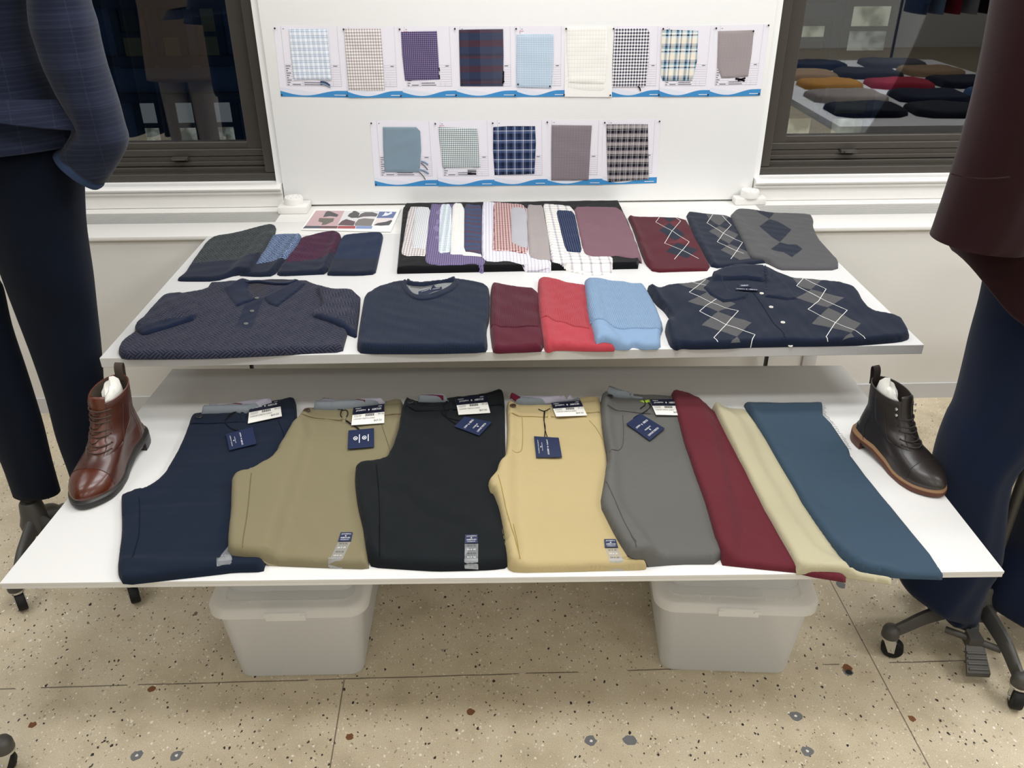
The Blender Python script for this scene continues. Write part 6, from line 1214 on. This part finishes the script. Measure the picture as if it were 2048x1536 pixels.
# ---------------------------------------------------------------- garments on rolling forms
def ell(L, R, dep, yc, n=40, folds=(), z=None):
    """ring spanning the points L and R (x, z) seen from the front, with depth dep"""
    lx, lz = L; rx, rz = R; out = []
    for j in range(n):
        a = 2*math.pi*j/n; c, s = math.cos(a), math.sin(a); m = 1+sum(am*math.sin(k*a+ph) for k, am, ph in folds)
        u = .5+.5*c; out.append(Vector((lx+(rx-lx)*u, yc+dep*s*m*(abs(s)**-.12 if abs(s) > .05 else 1), lz+(rz-lz)*u)))
    return out
def dens(rings, k=4):
    out = []
    for i in range(len(rings)-1):
        p0, p1, p2, p3 = rings[max(i-1, 0)], rings[i], rings[i+1], rings[min(i+2, len(rings)-1)]
        for q in range(k):
            t = q/k; out.append([.5*((2*b)+(c-a)*t+(2*a-5*b+4*c-d)*t*t+(3*b-a-3*c+d)*t**3) for a, b, c, d in zip(p0, p1, p2, p3)])
    out.append(rings[-1]); return out
def shell(rings, name, mat, parent, k=4, th=.004, uvs=True, cap0=True):
    R = dens(rings, k); n = len(R[0]); m = len(R); inner = []
    for i in range(m-1, max(m-5, 0), -1):
        c = sum(R[i], Vector())/n; inner.append([p+(c-p)*min(.3, th/max((c-p).length, 1e-4)) for p in R[i]])
    A = R+inner; vs = [p for r in A for p in r]; fs = []
    for i in range(len(A)-1):
        for j in range(n): fs.append((i*n+j, (i+1)*n+j, (i+1)*n+(j+1) % n, i*n+(j+1) % n))
    if cap0: fs.append(tuple(range(n)))
    uv = [(p.x*.8+p.y*.25, p.z) for p in vs]
    return ob(name, vs, fs, mat, parent, uv=uv)
def caster(t, c, az, r=.026, cap=True, parent_name='caster'):
    x, y = c; q = MB(); dx, dy = math.cos(az), math.sin(az); nx, ny = -dy, dx
    wc = Vector((x, y, r)); n3 = Vector((nx, ny, 0)); w = MB()
    w.loft([[wc+n3*o+Vector((dx*math.cos(a)*rr, dy*math.cos(a)*rr, math.sin(a)*rr)) for a in np.linspace(0, 6.2832, 29)[:-1]] for o, rr in ((-.0115, r*.55), (-.0115, r*.92), (-.008, r), (.008, r), (.0115, r*.92), (.0115, r*.55))])
    wo = w.build('caster_wheel', M['rubber'], t); f = MB()
    piv = Vector((x+dx*.012, y+dy*.012, 0)); top = r*2+.004
    for s in (-1, 1):
        o = n3*(.0145*s); f.add([wc+o+Vector((-dx*.006, -dy*.006, -.007)), wc+o+Vector((dx*.008, dy*.008, -.007)), piv+o+Vector((dx*.013, dy*.013, top)), piv+o+Vector((-dx*.017, -dy*.017, top))]+[p for p in [wc+o*.88+Vector((-dx*.006, -dy*.006, -.007)), wc+o*.88+Vector((dx*.008, dy*.008, -.007)), piv+o*.88+Vector((dx*.013, dy*.013, top)), piv+o*.88+Vector((-dx*.017, -dy*.017, top))]],
              [(0, 1, 2, 3), (7, 6, 5, 4), (0, 4, 5, 1), (1, 5, 6, 2), (2, 6, 7, 3), (3, 7, 4, 0)]); f.cyl(wc+o, wc+o*1.18, .0035, 10)
    f.cyl(piv+Vector((0, 0, top-.002)), piv+Vector((0, 0, top+.004)), .020, 20); f.cyl(piv+Vector((0, 0, top+.004)), piv+Vector((0, 0, top+.010)), .0165, 20)
    f.build('caster_fork', M['chrome'], t); return piv, top
def stand(label, c, feet, hubz, pole_top, pedal=None, r=.026, capr=.021):
    t = thing('garment_form_stand', label, 'stand', (c[0], c[1], 0), 'rolling garment form stands')
    hub = Vector((c[0], c[1], hubz)); legs = []
    for i, (p, az) in enumerate(feet):
        piv, top = caster(t, p, az, r); e = piv+Vector((0, 0, top+.012)); d = (hub-e); side = Vector((-d.y, d.x, 0)).normalized()
        b = hub+Vector((-d.x, -d.y, 0)).normalized()*.022
        P = smooth_path([b+Vector((0, 0, .006)), b.lerp(e, .28)+Vector((0, 0, .014)), b.lerp(e, .6)+Vector((0, 0, .020)), b.lerp(e, .86)+Vector((0, 0, .012)), e+Vector((0, 0, .008))], 5)
        rg = []
        for j, p3 in enumerate(P):
            s = j/(len(P)-1); w = .017-.006*s; h = .018-.005*s
            rg.append([p3+side*w*.75+Vector((0, 0, h*.45)), p3+side*w*.3+Vector((0, 0, h)), p3-side*w*.3+Vector((0, 0, h)), p3-side*w*.75+Vector((0, 0, h*.45)), p3-side*w-Vector((0, 0, h)), p3+side*w-Vector((0, 0, h))])
        m = MB(); m.loft(rg); m.lathe((e.x, e.y, e.z-.010), [(capr*.9, 0), (capr, .004), (capr*.98, .022), (capr*.82, .030), (capr*.45, .034), (0, .035)], 20); m.build('leg', M['iron'], t, autosmooth=.9)
    m = MB(); m.lathe((c[0], c[1], hubz-.035), [(.030, 0), (.040, .006), (.042, .03), (.034, .055), (.028, .095), (.024, .10), (0, .10)], 24); m.build('hub', M['iron'], t)
    m = MB(); m.cyl((c[0], c[1], hubz+.06), (c[0], c[1], pole_top), .0125, 16); m.build('pole', M['iron'], t)
    if pedal:
        a, b, pc = [Vector(q) for q in pedal]; m = MB(); m.tube([a, b], .0085, 12); m.build('cross_bar', M['iron'], t)
        mid = a.lerp(b, .5); m = MB(); dr = (pc-mid); dr.z = 0; dr.normalize(); sd = Vector((-dr.y, dr.x, 0))
        def blk(p, q, w0, w1, h0, h1): m.add([p+sd*w0-Vector((0, 0, h0)), p-sd*w0-Vector((0, 0, h0)), p-sd*w0+Vector((0, 0, h0)), p+sd*w0+Vector((0, 0, h0)), q+sd*w1-Vector((0, 0, h1)), q-sd*w1-Vector((0, 0, h1)), q-sd*w1+Vector((0, 0, h1)), q+sd*w1+Vector((0, 0, h1))], [(0, 1, 2, 3), (7, 6, 5, 4), (0, 4, 5, 1), (1, 5, 6, 2), (2, 6, 7, 3), (3, 7, 4, 0)])
        blk(mid-dr*.016, mid+dr*.018, .014, .016, .018, .017); blk(Vector((c[0], c[1], hubz-.01))*.35+mid*.65, mid, .008, .011, .012, .012); m.build('pedal_arm', M['iron'], t, smooth=False)
        m = MB(); blk(mid+dr*.016-Vector((0, 0, .008)), pc+dr*.012, .021, .027, .006, .006)
        pa, pb = mid+dr*.016-Vector((0, 0, .008)), pc+dr*.012
        for q in range(4): u = pa.lerp(pb, .30+.19*q)+Vector((0, 0, .0065)); m.tube([u+sd*.022, u-sd*.022], .003, 8)
        m.build('foot_pedal', M['iron'], t, smooth=False)
    return t
# left form
LY = -1.15
stand('rolling form stand under the navy trousers at the left, only casters seen', (-1.39, -1.16), [((-1.375, -1.350), 2.2), ((-1.083, -1.331), 2.0), ((-1.40, -1.03), 1.2), ((-1.07, -1.03), .8)], .15, 1.15)
suit = NT('navy_check_suiting'); suit.set(.92, .12, 0, .12); suit.uv(); _n = suit.noise(700, 2, suit.vec); _s = suit.noise(30, 3, suit.vec)
_k1 = suit.ex('max(lt(fract(u/0.062),0.035),lt(fract(v/0.075),0.035))*0.20+lt(fract(v/0.0105),0.3)*0.30*n+lt(fract(v/0.075),0.4)*0.12', n=_s)
suit.col(suit.mix(_k1, suit.mix(_n, lin('#181d2c'), lin('#20263a')), lin('#383f55'))); suit.bump(_n, .25, .0006)
trn = fabric('dark_navy_worsted', '#0d1626', .12, sheen=.06); trn2 = fabric('navy_wide_wale', '#14203a', .12, sheen=.10)
def folds(i, a=.05): return [(3, a, i*.7), (5, a*.6, 1+i*.5), (8, a*.4, 2.1+i*.9)]
tr = thing('trousers', 'dark navy wool trousers hanging on the left form under the checked jacket', 'trousers', (-1.28, LY, .1))
def legr(pairs, dep, yc, fa=.05): return [ell(L, R, d, yc, folds=folds(i, fa)) for i, ((L, R), d) in enumerate(zip(pairs, dep))]
A = [(-1.0928,1.1836),(-1.0143,1.1828),(-1.1747,0.9978),(-1.0551,0.9962),(-1.2669,0.8700),(-1.0681,0.8669),(-1.2655,0.7813),(-1.0767,0.7781),(-1.2589,0.6567),(-1.0944,0.6537),(-1.2570,0.5383),(-1.1170,0.5355),(-1.2620,0.4205),(-1.1450,0.4179),(-1.2570,0.2885),(-1.1654,0.2863),(-1.2649,0.1965),(-1.1821,0.1944),(-1.2687,0.0926),(-1.1988,0.0907)]
pr_ = [(A[i], A[i+1]) for i in range(0, len(A), 2)]
pr_[0] = ((-1.262, pr_[0][0][1]), pr_[0][1]); pr_[1] = ((-1.263, pr_[1][0][1]), pr_[1][1]); pr_[2] = ((-1.263, pr_[2][0][1]), pr_[2][1])
shell(legr(pr_, [.11, .10, .085, .06, .055, .052, .05, .05, .05, .05], LY, .03), 'trouser_leg', trn, tr)
A2_ = [(-1.2869,0.8294),(-1.2933,0.7328),(-1.2923,0.6186),(-1.2925,0.5356),(-1.2947,0.4424),(-1.3029,0.3344),(-1.3073,0.2325),(-1.3133,0.1423)]
A1_ = [(-1.4698,0.8323),(-1.4804,0.7361),(-1.4675,0.6219),(-1.4538,0.5389),(-1.4417,0.4456),(-1.4324,0.3373),(-1.4326,0.2318),(-1.4392,0.1214)]
pr2 = [((-1.485, 1.25), (-1.297, 1.25)), ((-1.49, 1.0), (-1.297, 1.0)), ((-1.49, .86), (-1.297, .86))]+[((max(l[0], -1.49), l[1]), r) for l, r in zip(A1_, A2_)]
_bz = pr2[-1]; pr2[-1] = ((_bz[0][0], .125), (_bz[1][0], .125)); pr2 = pr2[:-1]
shell(legr(pr2, [.10, .09, .075, .05, .042, .04, .038, .036, .036, .036], LY, .03), 'trouser_leg', trn, tr)
jk = thing('suit_jacket', 'navy checked suit jacket hanging on the left form with blue shirt cuff showing', 'jacket', (-1.28, LY, 1.2))
A = [(-0.9994,1.5814),(-1.0149,1.5223),(-1.0343,1.4498),(-1.0436,1.4095),(-1.0429,1.3502),(-1.0305,1.3012),(-1.0194,1.2573),(-1.0039,1.2155),(-0.9913,1.1866)]
xc = -1.285; rows_ = []
for i, p in enumerate(A): rows_.append(((2*xc-p[0], p[1]), p))
B_ = [ell(L, R, d, LY-.01, 64, folds(i, .02)) for i, ((L, R), d) in enumerate(zip(rows_, [.15, .148, .145, .145, .15, .155, .165, .175, .18]))]
# hem: front corner drops at the centre and sweeps back
shell(B_, 'jacket_body', suit.m, jk)
_f = [(-1.0776,1.2986),(-0.9534,1.2843),(-1.0832,1.2797),(-0.9392,1.2577),(-1.0866,1.2680),(-0.9256,1.2397),(-1.0893,1.2592),(-0.9190,1.2170)]
fp = [(_f[i], _f[i+1]) for i in range(0, len(_f), 2)]; fr_ = []
for i, (l, r) in enumerate(fp):
    ring = []
    for j in range(64):
        a_ = 2*math.pi*j/64; c_, s_ = math.cos(a_), math.sin(a_); xm = -1.30; hw_ = r[0]-xm; x_ = xm+hw_*c_; u_ = (x_-l[0])/(r[0]-l[0]) if s_ < 0 else 1.0
        zc_ = l[1]+(r[1]-l[1])*max(0, min(1, u_)) if x_ > l[0] else l[1]-.02*(l[0]-x_)/.2
        ring.append(Vector((x_, LY-.012+(.176+.006*i)*s_*(abs(s_)**-.12 if abs(s_) > .05 else 1), zc_)))
    fr_.append(ring)
shell(fr_, 'jacket_skirt', suit.m, jk, cap0=False)
S_ = [(-0.9760,1.5819),(-0.8821,1.5814),(-0.9910,1.5243),(-0.8950,1.5238),(-1.0069,1.4703),(-0.9025,1.4696),(-1.0154,1.4286),(-0.8979,1.4305),(-1.0134,1.3858),(-0.8984,1.3907),(-1.0099,1.3478),(-0.8971,1.3469),(-1.0016,1.3030),(-0.8929,1.3050),(-0.9930,1.2693),(-0.8895,1.2652),(-0.9899,1.2382),(-0.8870,1.2246),(-0.9915,1.2193),(-0.8851,1.1959),(-1.0026,1.2036),(-0.8991,1.1670),(-1.0149,1.1909),(-0.9241,1.1360),(-1.0266,1.1830),(-0.9517,1.1053)]
sp_ = [(S_[i], S_[i+1]) for i in range(0, len(S_), 2)]
shell([ell(L, R, d, -1.21, 40, folds(i, .045)) for i, ((L, R), d) in enumerate(zip(sp_, [.075]*6+[.07, .066, .06, .056, .054, .052, .05]))], 'sleeve', suit.m, jk)
C_ = [(-1.0082,1.1940),(-0.9391,1.1213),(-1.0242,1.1862),(-0.9537,1.1080),(-1.0355,1.1798),(-0.9598,1.0963),(-1.0431,1.1718),(-0.9668,1.0920)]
cp = [(C_[i], C_[i+1]) for i in range(0, len(C_), 2)]
shell([ell(L, R, d, -1.21, 40, folds(i, .03)) for i, ((L, R), d) in enumerate(zip(cp, [.045, .046, .047, .047]))], 'shirt_cuff', fabric('blue_chambray_cuff', '#3a4a6b', .12), jk, th=.006)
# a third rolling stand whose caster shows at the lower left corner
stand('rolling form stand at the lower left corner, only one caster cap in frame', (-1.43, -1.80), [((-1.176, -1.842), .3), ((-1.42, -2.06), 1.6), ((-1.66, -1.80), 0), ((-1.42, -1.55), 1.5)], .14, 1.2)
# right form
RY = -1.52
stand('rolling form stand with foot pedal under the wide navy trousers at the right', (1.092, -1.528), [((.868, -1.583), 2.7), ((1.088, -1.745), 1.2), ((1.035, -1.392), 2.0), ((1.325, -1.50), .3)], .115, 1.45, pedal=((.985, -1.585, .085), (1.085, -1.655, .085), (1.03, -1.672, .035)))
wt = thing('trousers', 'wide leg navy trousers hanging on the right form below the burgundy coat', 'trousers', (1.08, RY, .08))
def pairs(t): return [(t[i], t[i+1]) for i in range(0, len(t), 2)]
Lr = pairs([(0.8925,0.9752),(1.0198,0.9536),(0.8971,0.9357),(1.0322,0.9134),(0.8986,0.8953),(1.0427,0.8585),(0.8979,0.8260),(1.0613,0.7873),(0.9005,0.7539),(1.0806,0.7133),(0.9018,0.6713),(1.0881,0.6442),(0.8929,0.6266),(1.0503,0.6054),(0.8930,0.5358),(1.0399,0.5164),(0.9050,0.3212),(1.0877,0.2997),(0.9009,0.2426),(1.0816,0.2232),(0.8882,0.1731),(1.0811,0.1376),(0.9827,0.1270),(1.0827,0.1073),(0.9862,0.1056),(1.0813,0.0858),(0.9926,0.0916),(1.0763,0.0690)])
rl = []
for i, (L, R) in enumerate(Lr):
    if i < 7: R = (1.077, R[1])
    rl.append(ell(L, R, [.10, .10, .10, .10, .10, .10, .10, .10, .10, .10, .10, .085, .08, .07][i], RY, 48, folds(i, .06)))
shell(rl, 'trouser_leg', trn2, wt)
Rr = pairs([(1.1344,0.3152),(1.2936,0.3110),(1.1086,0.2483),(1.2912,0.2490),(1.0859,0.1733),(1.2976,0.1791),(1.0812,0.1436),(1.3021,0.1432),(1.0993,0.1235),(1.3133,0.1004),(1.1213,0.1107),(1.3178,0.0787)])
rr_ = [((1.107, z), (1.30, z)) for z in (.98, .80, .60)]+[((max(L[0], 1.090), L[1]), (min(R[0], 1.31), R[1])) for L, R in Rr]
shell([ell(L, R, .115-.003*i, RY, 48, folds(i+3, .06)) for i, (L, R) in enumerate(rr_)], 'trouser_leg', trn2, wt)
coatm = fabric('burgundy_wool', '#2a1216', .14, twill=300, sheen=.10, bstr=.3)
ct = thing('coat', 'dark burgundy wool coat hanging on the right form', 'coat', (1.1, RY, 1.0))
cb = [(0.7752,1.5504),(0.7901,1.4816),(0.8030,1.4096),(0.8239,1.3077),(0.8464,1.1986),(0.8066,1.0656),(0.7905,1.0350),(0.8150,1.0096),(0.8469,0.9805),(0.8815,0.9541),(0.9220,0.9304),(0.9760,0.9029)]
xc2 = 1.10; R_c = []
for i, (x, z) in enumerate(cb): R_c.append(((x, z), (2*xc2-x, z if i < 6 else z)))
# hem curves down towards the middle: rings dip at their centre
def dip(L, R, dep, yc, dz, n=64, fo=()):
    r = ell(L, R, dep, yc, n, fo)
    for p in r:
        u = (p.x-L[0])/(R[0]-L[0]); fr_ = min(1, max(0, (yc+dep*.25-p.y)/(dep*.9))); p.z -= dz*max(0, 1-(2*u-1)**2)**.7*fr_
    return r
body = [ell((.80, 1.60), (1.40, 1.60), .15, RY, 64), ell((.80, 1.45), (1.40, 1.45), .155, RY, 64), ell((.79, 1.30), (1.41, 1.30), .16, RY, 64, folds(1, .02)), ell((.785, 1.18), (1.415, 1.18), .165, RY, 64, folds(2, .025)), dip((.785, 1.09), (1.415, 1.09), .17, RY, .02, 64, folds(3, .03)), dip((.795, 1.045), (1.405, 1.045), .172, RY, .10, 64, folds(4, .03)), dip((.805, 1.028), (1.395, 1.028), .172, RY, .155, 64, folds(5, .03))]
shell(body, 'coat_body', coatm, ct)
Sv = pairs([(0.6858,1.5786),(0.8075,1.5780),(0.6970,1.5220),(0.8213,1.5213),(0.7000,1.4896),(0.8270,1.4887),(0.7044,1.4108),(0.8401,1.4096),(0.7058,1.3395),(0.8476,1.3382),(0.7040,1.2774),(0.8541,1.2758),(0.7007,1.2178),(0.8592,1.2160),(0.6980,1.1750),(0.8623,1.1702),(0.6946,1.1337),(0.8664,1.1202),(0.6923,1.1069),(0.8631,1.0845),(0.6911,1.0989),(0.8621,1.0781),(0.6923,1.0978),(0.8619,1.0770)])
shell([ell(L, R, .078-.001*i, -1.63, 48, folds(i, .05)) for i, (L, R) in enumerate(Sv)], 'sleeve', coatm, ct)
sm = MB(); P_ = [(0.6489,1.2369),(0.6832,1.2302),(0.7164,1.2286),(0.7487,1.2302)]; sm.tube(smooth_path([(x, -1.7085-.002*math.sin(i*1.1), z) for i, (x, z) in enumerate(P_)], 4), .0012, 5); sm.build('cuff_seam', coatm, ct)

# ---------------------------------------------------------------- a second display table to the right, seen mirrored in the right window
t = thing('display_table', 'second white display table right of the scene, mirrored in the right window', 'table', (2.3, -1.75, 0))
MB().box((1.55, -2.85, .715), (3.0, -.72, .75), bev=.002).build('table_top', M['lam'], t, smooth=False)
for x in (1.62, 2.93):
    for y in (-2.78, -.79): MB().box((x-.025, y-.025, .001), (x+.025, y+.025, .7145), bev=.002).build('leg', M['metalw'], t, smooth=False)
S2 = Surf(1.5, -2.9, 3.05, -.68, .75, .012)
stock = [('#1a1e2b', 1.62, -1.05, .36, .30, 'navy'), ('#262a33', 2.02, -1.02, .34, .30, 'charcoal'), ('#b9b3ae', 2.42, -1.06, .40, .34, 'pale grey'), ('#9c8f85', 1.64, -1.42, .40, .30, 'stone'), ('#20263a', 2.10, -1.40, .38, .32, 'dark navy'), ('#3c5a80', 2.55, -1.45, .32, .28, 'mid blue'),
         ('#c58a35', 1.72, -1.80, .34, .26, 'mustard'), ('#9c2b3c', 2.12, -1.80, .36, .26, 'red'), ('#1c2030', 2.52, -1.85, .40, .32, 'ink navy'), ('#a88a68', 1.68, -2.15, .36, .28, 'camel'), ('#2b2a30', 2.08, -2.18, .38, .30, 'black'), ('#8b7358', 2.52, -2.25, .36, .30, 'tobacco'), ('#23283a', 1.85, -2.55, .40, .30, 'blue black'), ('#4a4a50', 2.40, -2.60, .40, .28, 'slate')]
for i, (c, x, y, w, h, nm) in enumerate(stock):
    a = .1*math.sin(i*2.1); pts = [(x+w/2+(sx*w/2)*math.cos(a)-(sy*h/2)*math.sin(a), y+(sx*w/2)*math.sin(a)+(sy*h/2)*math.cos(a)) for sx, sy in ((-1, -1), (1, -1), (1, 1), (-1, 1))]
    cloth('folded_garment', fabric(nm.replace(' ', '_')+'_stock_cloth', c), pts, S2, .035, .02, h=.02, seed=200+i, wr=.006, wl=.2, label='folded %s garment on the second table, mirrored in the right window' % nm, cat='clothing', group='folded clothes on the second table')
# back of the room: a clothes rail mirrored high in the right window
t = thing('clothes_rail', 'black clothes rail at the back of the room, mirrored in the right window', 'clothes rail', (4.6, -5.9, 0))
MB().tube([(4.1, -5.9, 1.55), (5.3, -5.9, 1.55)], .015, 12).build('rail', M['black'], t)
for x in (4.1, 5.3): MB().tube([(x, -5.9, .06), (x, -5.9, 1.55)], .014, 12).tube(smooth_path([(x, -6.2, .03), (x, -6.1, .07), (x, -5.9, .09), (x, -5.7, .07), (x, -5.6, .03)], 4), .016, 8).build('upright', M['black'], t)
for i, (c, nm) in enumerate((('#1c2338', 'navy'), ('#6b7f99', 'light blue'), ('#7a1f2e', 'red'), ('#8d8f96', 'grey'), ('#1b1b20', 'black'), ('#2e4a70', 'blue'))):
    x = 4.25+i*.17; g = thing('hanging_shirt', '%s shirt on the rail at the back, mirrored in the right window' % nm, 'shirt', (x, -5.9, 1.5), 'shirts on the back rail')
    rg = [[Vector((x+.05*w*math.sin(a), -5.9+.23*w*math.cos(a), z)) for a in np.linspace(0, 6.2832, 25)[:-1]] for z, w in ((1.50, .25), (1.46, .8), (1.30, .95), (1.0, 1.0), (.78, 1.04))]
    MB().loft(rg).build('shirt_body', fabric(nm.replace(' ', '_')+'_shirt', c), g); MB().tube([(x, -5.9, 1.50), (x, -5.924, 1.53), (x, -5.926, 1.56), (x, -5.9, 1.585), (x, -5.877, 1.565)], .003, 6).build('hanger_hook', M['chrome'], g)

# unseen rail of dark coats added to darken left window reflection, plus mirrored form
t = thing('clothes_rail', 'black clothes rail added left of the scene to darken the left window reflection', 'clothes rail', (-2.6, -2.9, 0))
MB().tube([(-3.6, -2.9, 1.70), (-1.75, -2.9, 1.70)], .014, 12).build('rail', M['black'], t)
for x in (-3.58, -1.77): MB().tube([(x, -2.9, .03), (x, -2.9, 1.685)], .014, 12).tube([(x, -3.15, .025), (x, -2.65, .025)], .014, 8).build('upright', M['black'], t)
for i in range(14):
    x = -3.45+i*.125; c, nm = (('#10141f', 'ink navy'), ('#161a26', 'dark navy'), ('#12110f', 'black'))[i % 3]
    g = thing('added_dark_coat', '%s coat added on the left rail to darken the left window reflection' % nm, 'coat', (x, -2.9, 1.6), 'dark coats added on the left rail')
    rg = [[Vector((x+.058*w*math.sin(a), -2.9+.25*w*math.cos(a), z)) for a in np.linspace(0, 6.2832, 25)[:-1]] for z, w in ((1.60, .25), (1.56, .8), (1.40, .95), (1.0, 1.0), (.32, 1.06))]
    MB().loft(rg).build('coat_body', fabric(nm.replace(' ', '_')+'_coat_cloth', c), g); MB().tube([(x, -2.9, 1.60), (x, -2.924, 1.66), (x, -2.926, 1.71), (x, -2.9, 1.735), (x, -2.877, 1.715)], .003, 6).build('hanger_hook', M['chrome'], g)
bx, by = -1.90, -1.98
t = thing('outfit_form', 'form in a brown coat and pale trousers, mirrored in the left window', 'clothing form', (bx, by, 0))
MB().cyl((bx, by, .02), (bx, by, 1.6), .014, 12).lathe((bx, by, 0), [(.16, .001), (.16, .012), (.03, .02), (0, .02)], 24).build('pole', M['iron'], t)
shell([ell((bx-.2*w, z), (bx+.2*w, z), .11*w, by, 40, folds(i, .03)) for i, (z, w) in enumerate(((1.62, .5), (1.5, 1.05), (1.2, 1.0), (.95, 1.1), (.80, 1.15)))], 'coat_body', fabric('brown_wool', '#8a7763', .1), t)
for sx in (-1, 1): shell([ell((bx+sx*.085-.075*w, z), (bx+sx*.085+.075*w, z), .08*w, by, 32, folds(i+sx, .05)) for i, (z, w) in enumerate(((.95, 1.1), (.7, 1.0), (.4, .9), (.15, .9)))], 'trouser_leg', fabric('stone_trousers', '#a39a94', .08), t)
